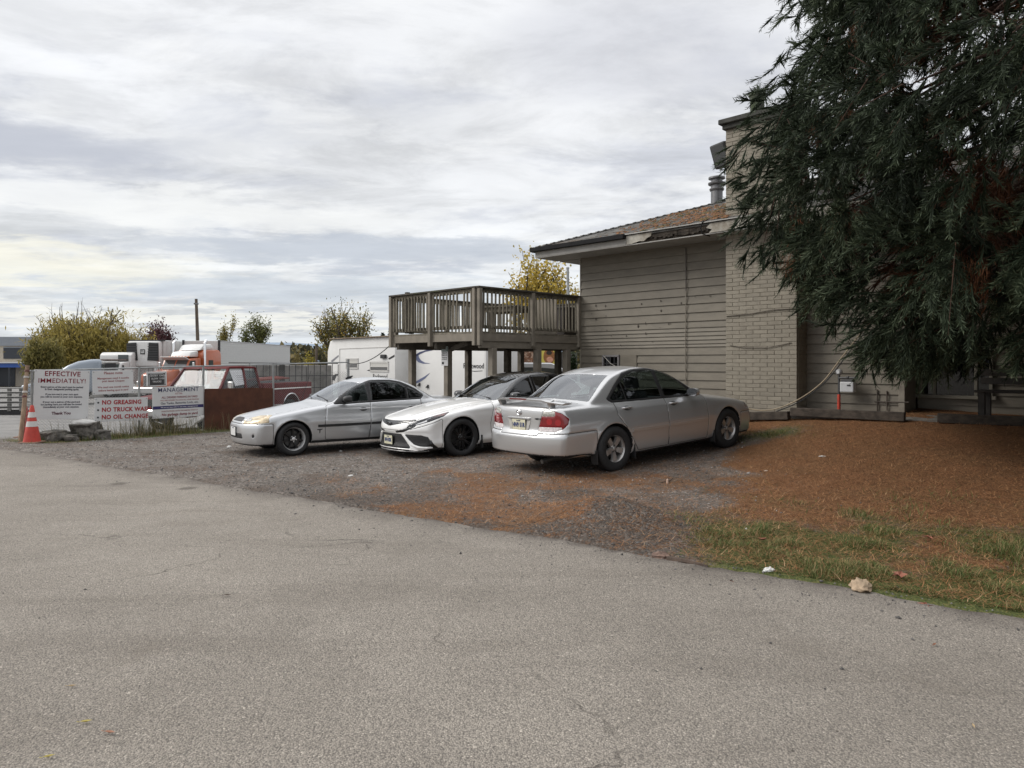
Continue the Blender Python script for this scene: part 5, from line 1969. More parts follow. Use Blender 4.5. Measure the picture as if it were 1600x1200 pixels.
def build_compact():
	c = Car(wb=2.62, x0=-.83, x1=3.62, half=.8525, H=1.39, zw=.302, ra=.335, track=.735,
			T=[(-.9, .56), (-.83, .60), (-.72, .675), (-.45, .755), (0, .845), (.4, .912), (.66, .945), (1.0, .955), (2.0, .965), (2.6, .985), (2.95, 1.005), (3.3, .995), (3.52, .96), (3.66, .90)],
			Wp=[(-.9, .79), (-.4, .832), (0, .845), (.7, .852), (2.1, .852), (2.7, .842), (3.2, .815), (3.7, .77)],
			tuck=[(.1, .13), (.2, .075), (.30, .035), (.45, .010), (.58, .0), (.70, .004), (.80, .022), (.90, .055), (1.0, .10), (1.1, .16)],
			R=[(.3, .80), (.52, .935), (1.30, 1.315), (1.52, 1.37), (1.8, 1.39), (2.1, 1.378), (2.36, 1.325), (2.98, 1.02), (3.3, .86), (3.6, .6)],
			wg=[(.3, .77), (1.0, .785), (1.8, .79), (2.5, .775), (3.1, .72)],
			pf=[(.1, .12), (.2, .05), (.30, .012), (.42, .0), (.52, .004), (.60, .03), (.68, .075), (.8, .2)], pr=[(.1, .14), (.2, .07), (.3, .02), (.5, 0), (.58, .02), (.62, .05), (.9, .08), (1.1, .12)],
			zb=[(-.9, .205), (-.4, .20), (.5, .20), (2.2, .20), (3.1, .22), (3.7, .27)], flare=.012, crown=.055, x_=0, Af=.33, nf=2.9, Ar=.22, nr=3.2, k_side=.075, k_front=.055, k_rear=.06, k_belt=.03,
			cf=.26, cr=.20, rc=.085, tb=.40, tb2=.10, zbelt=.93, xm=1.75, crease=[(-.3, .60, 3.3, .60, .006, .05)])
	c.mesh(.0178)
	fw = [(.93, .945), (1.02, .945), (1.44, .955), (1.44, 1.30), (1.36, 1.295), (1.22, 1.225), (1.05, 1.10)]
	rw = [(1.53, .957), (2.28, .975), (2.28, 1.19), (2.14, 1.27), (1.95, 1.305), (1.53, 1.307)]
	qw = [(2.32, .978), (2.58, .99), (2.615, 1.03), (2.48, 1.12), (2.32, 1.195)]
	frame = [(.78, .915), (1.0, .915), (2.58, .965), (2.64, 1.02), (2.5, 1.14), (2.2, 1.285), (1.98, 1.325), (1.5, 1.328), (1.34, 1.315), (1.18, 1.24), (1.0, 1.10)]
	door_f = [(.60, .26), (1.44, .255), (1.465, .6), (1.485, 1.2), (1.2, 1.1), (.84, .945), (.62, .87), (.585, .55)]
	door_r = [(1.475, .255), (2.12, .26), (2.24, .40), (2.36, .58), (2.57, .75), (2.56, .99), (2.4, 1.1), (1.495, 1.2), (1.487, .6)]
	def wedge(z): return c.fWG(1.0 + 0 * z) - c.tb * (z - c.zbelt) - c.tb2 * np.maximum(z - c.zbelt, 0) ** 2
	ws = lambda P: np.maximum.reduce([np.abs(P[..., 1]) - (wedge(P[..., 2]) - .055), P[..., 0] - (1.285 + c.cf * P[..., 1] ** 2), (.615 + c.cf * P[..., 1] ** 2 * .9) - P[..., 0], .925 - P[..., 2]])
	bl = lambda P: np.maximum.reduce([np.abs(P[..., 1]) - (wedge(P[..., 2]) - .08), (2.40 - c.cr * P[..., 1] ** 2) - P[..., 0], P[..., 0] - (2.93 - c.cr * P[..., 1] ** 2)])
	hood = lambda P: np.maximum.reduce([np.abs(P[..., 1]) - (.60 + .11 * np.clip((P[..., 0] + .8) / 1.4, 0, 1)), P[..., 0] - (.60 + c.cf * P[..., 1] ** 2 * .9), (-.755 + .36 * np.abs(P[..., 1]) ** 3) - P[..., 0]])
	trunk = lambda P: np.maximum.reduce([np.abs(P[..., 1]) - .60, (3.0 - .1 * P[..., 1] ** 2) - P[..., 0], .70 - P[..., 2]])
	fbump = lambda P: np.maximum(P[..., 2] - .585, P[..., 0] + .36)
	rbump = lambda P: np.maximum(P[..., 2] - .60, 2.98 - P[..., 0])
	Q = lambda poly, r=0: (lambda P: sd_poly(poly, c.qf(P), P[..., 2]) - r)
	QR = lambda poly, r=0: (lambda P: sd_poly(poly, c.qr(P), P[..., 2]) - r)
	front = lambda P, N: P[:, 0] < .3
	rear = lambda P, N: P[:, 0] > 2.6
	liner = lambda P: np.minimum(np.hypot(P[..., 0], P[..., 2] - c.zw), np.hypot(P[..., 0] - c.wb, P[..., 2] - c.zw)) - c.ra - .003
	up = lambda P, N: N[:, 2] > .25
	regs = [('hood', hood, up), ('trunk_lid', trunk, rear), ('bumper_front', fbump, None), ('bumper_rear', rbump, None),
			('door_front', xz(door_f, .01), sidecond), ('door_rear', xz(door_r, .01), sidecond),
			('window_frame', xz(frame, .016), sidecond),
			('window_front', xz(fw, .008), sidecond), ('window_rear', xz(rw, .008), sidecond), ('window_quarter', xz(qw, .006), sidecond),
			('windshield', ws, lambda P, N: (N[:, 0] < -.25) & (N[:, 2] > .2)), ('backlight', bl, lambda P, N: (N[:, 0] > .2) & (N[:, 2] > .2)),
			('headlight', Q([(.42, .60), (.46, .635), (.62, .69), (.82, .725), (1.18, .735), (1.22, .62), (.9, .60)], .006), front),
			('grille', Q([(.0, .628), (.36, .628), (.38, .665), (.30, .685), (0, .685)], .004), front),
			('lower_intake', Q([(.0, .335), (.44, .335), (.42, .40), (0, .40)], .008), front),
			('fog_recess', Q([(.80, .35), (.87, .36), (.87, .405), (.82, .40)], .004), front),
			('tail_light', QR([(.46, .70), (.95, .70), (1.05, .78), (.95, .86), (.46, .86)], .01), rear),
			('sill', lambda P: np.maximum(P[..., 2] - .245, np.maximum(.33 - P[..., 0], P[..., 0] - 2.32)), None),
			('underbody', lambda P: P[..., 2] - .222, lambda P, N: N[:, 2] < -.5), ('wheel_liner', liner, lambda P, N: np.ones(len(P), bool))]
	mats = dict(hood=SILVER_A, trunk_lid=SILVER_A, bumper_front=SILVER_A, bumper_rear=SILVER_A, door_front=SILVER_A, door_rear=SILVER_A, window_frame=PLAST,
				window_front=GL_CLEAR, window_rear=GL_SIDE, window_quarter=GL_SIDE, windshield=GL_FRONT, backlight=GL_FRONT, headlight=AGED, grille=PLAST, lower_intake=PLAST, fog_recess=PLAST,
				tail_light=LENS_RED, underbody=INTER, wheel_liner=INTER, sill=PLAST)
	root = empty('silver_compact_car')
	tag(root, 'silver compact sedan with black rims and black side moulding, parked nearest the signs', 'car', 'cars parked in the lot')
	ob = finish_car(c, root, regs, mats, {'door_front', 'door_rear', 'window_frame', 'window_front', 'window_rear', 'window_quarter', 'headlight', 'tail_light', 'fog_recess', 'wheel_liner', 'sill'}, SILVER_A,
					dict(bumper_front='bumper', bumper_rear='bumper', door_front='door', door_rear='door', window_front='window', window_rear='window', window_quarter='window', backlight='rear_window', wheel_liner='wheel_arch', fog_recess='fog_light'))
	for i in (0, 1):
		for wn, dn in (('window_front', 'door_front'), ('window_rear', 'door_rear')):
			reparent(ob[wn][i], ob[dn][i])
	# head-lamp innards: amber corner and reflector bars
	for sgn in (-1, 1):
		hl = ob['headlight'][0 if sgn < 0 else 1]
		for (q0, q1, mt) in ((.52, .74, HOUSING), (.98, 1.16, pbr('amber_lens', (.55, .22, .06), .25, coat=.5))):
			pts = []
			for (qq, zz) in ((q0, .625), (q1, .635), (q1 + .0, .705 if q1 > .8 else .675), (q0 + .06, .68 if q0 < .8 else .705)):
				pts.append(c.at_q(qq, zz, sgn, .007))
			MB().add(pts, [(0, 1, 2, 3) if sgn > 0 else (3, 2, 1, 0)]).build('reflector', mt, hl)
	inside(c, root, SEATM, .72, 1.25, 1.98)
	rimm = pbr('rim_black', (.012, .012, .013), .3, coat=.4)
	lip = pbr('rim_lip', (.70, .70, .70), .35, metal=.55)
	for xw in (0, c.wb):
		for sgn in (-1, 1):
			wheel(root, (xw, sgn * (c.half - .115), c.zw), sgn, .302, .222, .205, 'seven', rimm, lip, steer=math.radians(4) if xw == 0 else 0)
	for sgn in (-1, 1):
		mirror(c, ob['door_front'][0 if sgn < 0 else 1], .98, .955, sgn, PLAST, size=(.12, .20, .125))
		d = ob['door_front'][0 if sgn < 0 else 1]; d2 = ob['door_rear'][0 if sgn < 0 else 1]
		handle(c, d, 1.33, .80, sgn, SILVER_A, .19); handle(c, d2, 2.38, .82, sgn, SILVER_A, .19)
		c.side_strip([(.44, .515), (.9, .515), (1.46, .52)], .05, .014, sgn).build('side_moulding', PLAST, d)
		c.side_strip([(1.485, .52), (2.1, .525), (2.27, .527)], .05, .014, sgn).build('side_moulding', PLAST, d2)
		# small black decal behind the front wheel
		ps = [c.on_side(.47 + a, .43 + b, sgn, .003) for a, b in ((-.05, .025), (.06, .03), (.045, .012), (.018, .01), (.012, -.05), (-.002, -.05), (-.006, .008), (-.04, .008))]
		MB().add(ps, [tuple(range(8)) if sgn < 0 else tuple(reversed(range(8)))]).build('decal', PLAST, root)
	plate(root, c.on_front(0, .44, .012), -1, '', base=pbr('plate_white', (.68, .68, .67), .5))
	# sunshade / roof antenna and wipers
	p = c.on_top(1.52, 0, 0);
	m = MB(); p2 = c.on_top(2.3, .0, .0)
	m.prism([(0, 0), (.10, 0), (.16, .07), (.15, .075), (.05, .055), (.0, .03)], .012, M=Matrix(((1, 0, 0), (0, 0, 1), (0, 1, 0))), o=(1.43, .30, c.on_top(1.45, .3).z))
	m.build('roof_fin', PLAST, root)
	for y0, y1 in ((-.62, -.05), (-.02, .50)):
		a = c.on_top(.60 + c.cf * y0 ** 2, y0, .02, .5); b = c.on_top(.70 + c.cf * y1 ** 2, y1, .015, .5)
		MB().beam(a, b, .012, .012).build('wiper', PLAST, root)
	pa = c.on_top(2.75, .66, .0)
	a = .70
	p = c.on_top(.75, -.60)
	MB().tube([c.on_side(.62, .90, 1, -.08) + Vector((0, 0, .0)), c.on_side(.62, .90, 1, -.08) + Vector((.20, -.02, .62))], .004, 5).build('antenna', PLAST, root)
	# exhaust pipe
	MB().tube([(3.2, -.35, .26), (3.62, -.35, .25)], .03, 10).build('exhaust', GREYMETAL_CAR, root, smooth=True)
	return c, root


# ------------------------------------------------------------------ white sport sedan with black roof (middle)
def build_white():
	c = Car(wb=2.825, x0=-.98, x1=3.915, half=.92, H=1.445, zw=.336, ra=.368, track=.80,
			T=[(-1.05, .60), (-.98, .63), (-.88, .69), (-.6, .775), (-.2, .86), (.2, .925), (.6, .97), (.9, .985), (2.0, .99), (2.8, 1.03), (3.2, 1.075), (3.6, 1.085), (3.85, 1.08), (3.98, 1.02)],
			Wp=[(-1.05, .86), (-.5, .895), (0, .912), (.5, .90), (1.5, .905), (2.4, .912), (2.9, .92), (3.4, .89), (4.0, .84)],
			tuck=[(.1, .14), (.2, .07), (.28, .03), (.36, .035), (.50, .030), (.62, .012), (.74, .0), (.80, .004), (.88, .022), (.96, .055), (1.05, .11), (1.15, .18)],
			R=[(.3, .82), (.58, .955), (1.42, 1.365), (1.68, 1.425), (1.98, 1.445), (2.3, 1.43), (2.65, 1.365), (3.42, 1.085), (3.7, .95), (3.95, .6)],
			wg=[(.3, .80), (1.0, .815), (1.9, .815), (2.7, .79), (3.4, .72)],
			pf=[(.08, .07), (.14, .015), (.20, .0), (.30, .025), (.44, .03), (.50, .012), (.58, .03), (.66, .07), (.8, .2)], pr=[(.1, .2), (.25, .08), (.4, .01), (.55, 0), (.65, .03), (.75, .10), (.95, .09), (1.08, .03), (1.15, .05)],
			zb=[(-1.05, .135), (-.4, .15), (.5, .16), (2.4, .16), (3.2, .2), (4.0, .27)], flare=.012, crown=.07, Af=.40, nf=2.7, Ar=.30, nr=2.8, k_side=.07, k_front=.05, k_rear=.05, k_belt=.025,
			cf=.27, cr=.24, rc=.085, tb=.46, tb2=.12, zbelt=.97, xm=1.95, hoodridge=.012, crease=[(-.2, .80, 3.5, .86, .010, .035), (.5, .30, 2.4, .36, .012, .06)])
	c.mesh(.0178)
	fw = [(1.02, .985), (1.10, .985), (1.66, 1.0), (1.66, 1.345), (1.55, 1.34), (1.36, 1.25), (1.15, 1.09)]
	rw = [(1.75, 1.003), (2.60, 1.035), (2.80, 1.075), (2.72, 1.155), (2.5, 1.275), (2.2, 1.345), (1.75, 1.352)]
	frame = [(.86, .96), (1.1, .96), (2.66, 1.012), (2.90, 1.065), (2.80, 1.17), (2.5, 1.305), (2.2, 1.372), (1.75, 1.378), (1.5, 1.36), (1.28, 1.25), (1.0, 1.05)]
	rp = [(.3, .945), (2.72, .965), (2.93, 1.06), (2.82, 1.20), (2.70, 1.30), (2.64, 1.7), (.3, 1.7)]
	roof = lambda P: np.maximum(sd_poly(rp, P[..., 0], P[..., 2]), (.64 + c.cf * P[..., 1] ** 2 * .9) - P[..., 0])
	door_f = [(.66, .24), (1.58, .25), (1.64, .6), (1.705, 1.2), (1.3, 1.15), (.92, .99), (.70, .91), (.63, .55)]
	door_r = [(1.595, .25), (2.25, .27), (2.37, .42), (2.52, .62), (2.74, .86), (2.76, 1.06), (2.6, 1.15), (1.715, 1.2), (1.655, .6)]
	def wedge(z): return c.fWG(1.1 + 0 * z) - c.tb * (z - c.zbelt) - c.tb2 * np.maximum(z - c.zbelt, 0) ** 2
	ws = lambda P: np.maximum.reduce([np.abs(P[..., 1]) - (wedge(P[..., 2]) - .055), P[..., 0] - (1.40 + c.cf * P[..., 1] ** 2), (.64 + c.cf * P[..., 1] ** 2 * .9) - P[..., 0], .945 - P[..., 2]])
	bl = lambda P: np.maximum.reduce([np.abs(P[..., 1]) - (wedge(P[..., 2]) - .09), (2.70 - c.cr * P[..., 1] ** 2) - P[..., 0], P[..., 0] - (3.38 - c.cr * P[..., 1] ** 2)])
	hood = lambda P: np.maximum.reduce([np.abs(P[..., 1]) - (.62 + .13 * np.clip((P[..., 0] + .9) / 1.5, 0, 1)), P[..., 0] - (.62 + c.cf * P[..., 1] ** 2 * .9), (-.90 + .40 * np.abs(P[..., 1]) ** 3) - P[..., 0]])
	trunk = lambda P: np.maximum.reduce([np.abs(P[..., 1]) - .62, (3.46 - .1 * P[..., 1] ** 2) - P[..., 0], .72 - P[..., 2]])
	front = lambda P, N: P[:, 0] < .2
	rear = lambda P, N: P[:, 0] > 2.9
	Q = lambda poly, r=0: (lambda P: sd_poly(poly, c.qf(P), P[..., 2]) - r)
	QR = lambda poly, r=0: (lambda P: sd_poly(poly, c.qr(P), P[..., 2]) - r)
	liner = lambda P: np.minimum(np.hypot(P[..., 0], P[..., 2] - c.zw), np.hypot(P[..., 0] - c.wb, P[..., 2] - c.zw)) - c.ra - .003
	fbump = lambda P: np.maximum(P[..., 2] - (.50 + .22 * np.clip((P[..., 0] + .9) / .6, 0, 1)), P[..., 0] + .385)
	regs = [('roof', roof, lambda P, N: P[:, 2] > 1.0), ('hood', hood, lambda P, N: N[:, 2] > .25), ('trunk_lid', trunk, rear), ('bumper_front', fbump, None), ('bumper_rear', lambda P: np.maximum(P[..., 2] - .68, 3.2 - P[..., 0]), None),
			('door_front', xz(door_f, .01), sidecond), ('door_rear', xz(door_r, .01), sidecond), ('window_frame', xz(frame, .016), sidecond),
			('window_front', xz(fw, .008), sidecond), ('window_rear', xz(rw, .008), sidecond),
			('windshield', ws, lambda P, N: (N[:, 0] < -.22) & (N[:, 2] > .2)), ('backlight', bl, lambda P, N: (N[:, 0] > .2) & (N[:, 2] > .2)),
			('lower_grille', Q([(-.02, .43), (.42, .43), (.70, .205), (-.02, .205)], .006), front),
			('side_vent', Q([(.53, .425), (.98, .41), (1.15, .38), (1.27, .235), (1.0, .235), (.80, .27)], .006), front),
			('vent_strip', Q([(1.20, .36), (1.30, .235), (1.40, .14), (1.31, .14), (1.21, .25)], .004), front),
			('upper_slit', Q([(-.02, .655), (.45, .665), (.86, .685), (.86, .668), (.45, .625), (.13, .585), (-.02, .575)], .003), front),
			('lower_slit', Q([(.24, .475), (.50, .515), (.82, .60), (.88, .585), (.75, .545), (.50, .475), (.26, .452)], .002), front),
			('lip_slit', Q([(-.02, .178), (.55, .172), (.80, .160), (.55, .150), (-.02, .152)], .002), front),
			('headlight', Q([(.60, .555), (.74, .62), (.95, .672), (1.25, .735), (1.57, .79), (1.50, .735), (1.22, .66), (.80, .585)], .006), front),
			('tail_light', QR([(.50, .80), (.95, .76), (1.25, .86), (1.2, .93), (.50, .92)], .01), rear),
			('underbody', lambda P: P[..., 2] - .19, lambda P, N: N[:, 2] < -.5), ('wheel_liner', liner, lambda P, N: np.ones(len(P), bool))]
	GRM = pbr('grille_mesh', (.010, .010, .011), .45, bump=.8, bscale=260, bdist=.006)
	DKL = glass('lamp_lens_dark', (.30, .31, .32), 1.6)
	mats = dict(roof=BLACKP, hood=PEARL, trunk_lid=PEARL, bumper_front=PEARL, bumper_rear=PEARL, door_front=PEARL, door_rear=PEARL, window_frame=BLACKP, window_front=GL_SIDE, window_rear=GL_SIDE,
				windshield=GL_FRONT, backlight=GL_FRONT, lower_grille=GRM, side_vent=GRM, vent_strip=GLOSSB, upper_slit=GLOSSB, lower_slit=GLOSSB, lip_slit=GLOSSB, headlight=DKL, tail_light=LENS_RED, underbody=INTER, wheel_liner=INTER)
	root = empty('white_sport_sedan')
	tag(root, 'white sedan with black roof and black wheels parked nose out between the two silver cars', 'car', 'cars parked in the lot')
	ob = finish_car(c, root, regs, mats, {'door_front', 'door_rear', 'window_frame', 'window_front', 'window_rear', 'headlight', 'tail_light', 'side_vent', 'vent_strip', 'lower_slit', 'wheel_liner'}, PEARL,
					dict(bumper_front='bumper', bumper_rear='bumper', door_front='door', door_rear='door', window_front='window', window_rear='window', backlight='rear_window', wheel_liner='wheel_arch', upper_slit='grille', lower_slit='grille_wing', lip_slit='lip_intake'))
	for i in (0, 1):
		for wn, dn in (('window_front', 'door_front'), ('window_rear', 'door_rear')):
			reparent(ob[wn][i], ob[dn][i])
	# lamp housings set behind the lenses
	ih = [i + 1 for i, r in enumerate(regs) if r[0] == 'headlight'][0]
	for k, sgn in enumerate((-1, 1)):
		h = c.part(ih, 'housing', pbr('lamp_dark', (.05, .05, .052), .3, var=.6, vscale=14, col2=(.5, .5, .5), c2scale=9, c2lo=.52, c2hi=.6), ob['headlight'][k], sgn, inset=.018)
		# bright running-light strip and dark amber corner
		def pt(qq, zz, out=.004): return c.at_q(qq, zz, sgn, out)
		a = [pt(*q) for q in ((1.20, .672), (1.50, .745), (1.55, .783), (1.27, .728))]
		MB().add(a, [(0, 1, 2, 3) if sgn > 0 else (3, 2, 1, 0)]).build('side_marker', pbr('amber_dark', (.13, .022, .010), .2, coat=.8), ob['headlight'][k])
		a = [pt(*q) for q in ((.86, .598), (1.12, .645), (1.22, .715), (1.16, .70), (1.08, .662), (.86, .61))]
		MB().add(a, [tuple(range(6)) if sgn > 0 else tuple(reversed(range(6)))]).build('reflector', pbr('lamp_white', (.75, .76, .78), .25), ob['headlight'][k])
	# raised white frames round the vents and the splitter
	for sgn in (-1, 1):
		pts = []
		def pt2(qq, zz, out): return c.at_q(qq, zz, sgn, out)
		m = MB(); m.tube([pt2(*q, .004) for q in ((.50, .435), (.60, .36), (.72, .265), (.90, .215), (1.10, .205), (1.24, .205))], [.014, .018, .022, .022, .018, .012], 8)
		m.build('vent_frame', PEARL, root, smooth=True)
		m = MB(); m.tube([pt2(*q, .002) for q in ((.0, .19), (.3, .19), (.62, .183), (.85, .165), (1.15, .155))], [.009] * 5, 6)
		m.build('splitter_edge', PEARL, root, smooth=True)
		m = MB(); m.tube([pt2(*q, .006) for q in ((.0, .15), (.4, .15), (.8, .15), (1.2, .15))], [.010] * 4, 6)
		m.build('lip', pbr('lip_grey', (.3, .3, .3), .3), root, smooth=True)
	p = c.on_front(0, .595, .014)
	emblem_rings(root, p, -1, pbr('badge_dark', (.25, .25, .26), .2, metal=1), .062, tilt=math.radians(-20))
	plate(root, c.on_front(0, .325, .03), -1, 'RF4 82K')
	inside(c, root, SEATM, .85, 1.42, 2.2)
	rimm = pbr('rim_gloss_black', (.010, .010, .011), .25, coat=.5)
	for xw in (0, c.wb):
		for sgn in (-1, 1):
			wheel(root, (xw, sgn * (c.half - .128), c.zw), sgn, .336, .245, .225, 'twin', rimm)
	for sgn in (-1, 1):
		d = ob['door_front'][0 if sgn < 0 else 1]; d2 = ob['door_rear'][0 if sgn < 0 else 1]
		mirror(c, d, 1.10, .975, sgn, BLACKP, size=(.13, .23, .14))
		handle(c, d, 1.50, .86, sgn, PEARL, .2); handle(c, d2, 2.5, .89, sgn, PEARL, .2)
		m = MB().box((.405, sgn * .855, .24), (.02, .12, .22)); m.build('mud_flap', PLAST, root, bevel=.006)
	for y0, y1 in ((-.66, -.05), (-.05, .52)):
		a = c.on_top(.66 + c.cf * y0 ** 2, y0, .018, .5); b = c.on_top(.76 + c.cf * y1 ** 2, y1, .012, .5)
		MB().beam(a, b, .012, .012).build('wiper', PLAST, root)
	return c, root


# ------------------------------------------------------------------ silver mid-size sedan (nearest, seen from behind)
def build_midsize():
	c = Car(wb=2.72, x0=-.955, x1=3.85, half=.8975, H=1.49, zw=.332, ra=.368, track=.772,
			T=[(-1.0, .60), (-.95, .64), (-.85, .71), (-.55, .80), (-.2, .88), (.2, .94), (.55, .985), (.9, 1.0), (2.0, 1.005), (2.7, 1.03), (3.1, 1.045), (3.45, 1.045), (3.70, 1.03), (3.78, 1.005), (3.9, .93)],
			Wp=[(-1.0, .83), (-.5, .868), (0, .885), (.7, .8975), (2.1, .8975), (2.7, .89), (3.2, .868), (3.9, .835)],
			tuck=[(.1, .13), (.2, .07), (.30, .030), (.42, .012), (.58, .0), (.74, .003), (.84, .018), (.93, .048), (1.03, .10), (1.15, .18)],
			R=[(.15, .83), (.42, .985), (1.30, 1.415), (1.56, 1.468), (1.86, 1.49), (2.15, 1.478), (2.48, 1.418), (3.18, 1.065), (3.5, .90), (3.8, .6)],
			wg=[(.2, .80), (1.0, .81), (1.9, .815), (2.6, .80), (3.3, .73)],
			pf=[(.1, .12), (.2, .05), (.3, .01), (.45, 0), (.55, .01), (.65, .05), (.8, .2)], pr=[(.1, .16), (.22, .07), (.30, .03), (.36, .008), (.50, 0), (.585, .004), (.64, .035), (.70, .065), (.90, .075), (1.0, .09), (1.1, .14)],
			zb=[(-1.0, .20), (.5, .20), (2.2, .20), (3.0, .26), (3.3, .31), (3.9, .325)], flare=.012, crown=.055, Af=.30, nf=2.8, Ar=.20, nr=3.0, k_side=.08, k_front=.06, k_rear=.06, k_belt=.03,
			cf=.22, cr=.20, rc=.075, tb=.42, tb2=.12, zbelt=.98, xm=1.85, crease=[(-.2, .60, 3.3, .62, .005, .06)])
	c.mesh(.0178)
	fw = [(.86, .995), (.96, .995), (1.50, 1.005), (1.50, 1.395), (1.38, 1.375), (1.20, 1.285), (1.02, 1.15)]
	rw = [(1.60, 1.007), (2.34, 1.022), (2.34, 1.285), (2.22, 1.355), (2.0, 1.402), (1.60, 1.408)]
	qw = [(2.375, 1.024), (2.64, 1.035), (2.66, 1.06), (2.375, 1.262)]
	frame = [(.72, .972), (1.0, .972), (2.66, 1.012), (2.72, 1.05), (2.5, 1.22), (2.24, 1.385), (2.0, 1.43), (1.55, 1.436), (1.36, 1.40), (1.15, 1.29), (.95, 1.14)]
	door_f = [(.56, .25), (1.50, .25), (1.53, .6), (1.55, 1.2), (1.2, 1.15), (.80, .99), (.60, .92), (.545, .55)]
	door_r = [(1.535, .25), (2.20, .255), (2.31, .40), (2.45, .60), (2.62, .82), (2.63, 1.03), (2.45, 1.15), (1.56, 1.2), (1.542, .6)]
	def wedge(z): return c.fWG(1.0 + 0 * z) - c.tb * (z - c.zbelt) - c.tb2 * np.maximum(z - c.zbelt, 0) ** 2
	ws = lambda P: np.maximum.reduce([np.abs(P[..., 1]) - (wedge(P[..., 2]) - .055), P[..., 0] - (1.28 + c.cf * P[..., 1] ** 2), (.50 + c.cf * P[..., 1] ** 2 * .9) - P[..., 0], .97 - P[..., 2]])
	bl = lambda P: np.maximum.reduce([np.abs(P[..., 1]) - (wedge(P[..., 2]) - .085), (2.53 - c.cr * P[..., 1] ** 2) - P[..., 0], P[..., 0] - (3.15 - c.cr * P[..., 1] ** 2)])
	hood = lambda P: np.maximum.reduce([np.abs(P[..., 1]) - (.62 + .11 * np.clip((P[..., 0] + .9) / 1.4, 0, 1)), P[..., 0] - (.50 + c.cf * P[..., 1] ** 2 * .9), (-.86 + .36 * np.abs(P[..., 1]) ** 3) - P[..., 0]])
	lim = tab([(.55, .40), (.64, .42), (.70, .46), (.95, .57), (1.05, .62)])
	trunk = lambda P: np.maximum.reduce([np.abs(P[..., 1]) - lim(P[..., 2]), (3.20 - .1 * P[..., 1] ** 2) - P[..., 0], .615 - P[..., 2]])
	front = lambda P, N: P[:, 0] < .2
	rear = lambda P, N: P[:, 0] > 2.9
	Q = lambda poly, r=0: (lambda P: sd_poly(poly, c.qf(P), P[..., 2]) - r)
	QR = lambda poly, r=0: (lambda P: sd_poly(poly, c.qr(P), P[..., 2]) - r)
	lens = [(.485, .685), (.525, .76), (.575, .87), (.615, .955), (.78, .965), (1.00, .915), (1.12, .845), (1.10, .78), (1.0, .72), (.84, .68)]
	liner = lambda P: np.minimum(np.hypot(P[..., 0], P[..., 2] - c.zw), np.hypot(P[..., 0] - c.wb, P[..., 2] - c.zw)) - c.ra - .003
	regs = [('hood', hood, lambda P, N: N[:, 2] > .25), ('bumper_front', lambda P: np.maximum(P[..., 2] - .58, P[..., 0] + .385), None), ('bumper_rear', lambda P: np.maximum(P[..., 2] - .645, 3.07 - P[..., 0]), None),
			('trunk_lid', trunk, rear),
			('door_front', xz(door_f, .01), sidecond), ('door_rear', xz(door_r, .01), sidecond), ('window_frame', xz(frame, .016), sidecond),
			('window_front', xz(fw, .008), sidecond), ('window_rear', xz(rw, .008), sidecond), ('window_quarter', xz(qw, .006), sidecond),
			('windshield', ws, lambda P, N: (N[:, 0] < -.22) & (N[:, 2] > .2)), ('backlight', bl, lambda P, N: (N[:, 0] > .2) & (N[:, 2] > .2)),
			('headlight', Q([(.42, .60), (.5, .68), (.8, .735), (1.25, .76), (1.3, .66), (.9, .60)], .008), front), ('grille', Q([(-.02, .60), (.36, .60), (.38, .69), (-.02, .70)], .004), front),
			('tail_light', QR(lens, .006), rear), ('reverse_lens', lambda P: np.maximum(QR(lens, .006)(P), P[..., 2] - .735), rear), ('turn_lens', lambda P: np.maximum(QR(lens, .006)(P), np.maximum(.885 - P[..., 2], c.qr(P) - .85)), rear),
			('underbody', lambda P: P[..., 2] - (.235 + .11 * sstep(2.9, 3.2, P[..., 0])), lambda P, N: N[:, 2] < -.5), ('wheel_liner', liner, lambda P, N: np.ones(len(P), bool))]
	S = SILVER_B
	mats = dict(hood=S, bumper_front=S, bumper_rear=S, trunk_lid=S, door_front=S, door_rear=S, window_frame=PLAST, window_front=GL_CLEAR, window_rear=GL_CLEAR, window_quarter=GL_CLEAR, windshield=GL_FRONT, backlight=GL_FRONT,
				headlight=HOUSING, grille=PLAST, tail_light=LENS_RED, reverse_lens=pbr('lens_milky', (.62, .58, .58), .2, coat=.8, var=.25, vscale=30), turn_lens=pbr('lens_silver', (.50, .49, .45), .2, metal=.4, coat=.8, var=.4, vscale=26), underbody=INTER, wheel_liner=INTER)
	root = empty('silver_midsize_car')
	tag(root, 'silver mid-size sedan with rear spoiler parked nose in beside the house, nearest the lawn', 'car', 'cars parked in the lot')
	ob = finish_car(c, root, regs, mats, {'door_front', 'door_rear', 'window_frame', 'window_front', 'window_rear', 'window_quarter', 'headlight', 'tail_light', 'reverse_lens', 'turn_lens', 'wheel_liner'}, S,
					dict(bumper_front='bumper', bumper_rear='bumper', door_front='door', door_rear='door', window_front='window', window_rear='window', window_quarter='window', backlight='rear_window', wheel_liner='wheel_arch'))
	for i in (0, 1):
		for wn, dn in (('window_front', 'door_front'), ('window_rear', 'door_rear'), ('window_quarter', 'door_rear'), ('reverse_lens', 'tail_light'), ('turn_lens', 'tail_light')):
			reparent(ob[wn][i], ob[dn][i])
	lid = ob['trunk_lid'][0]
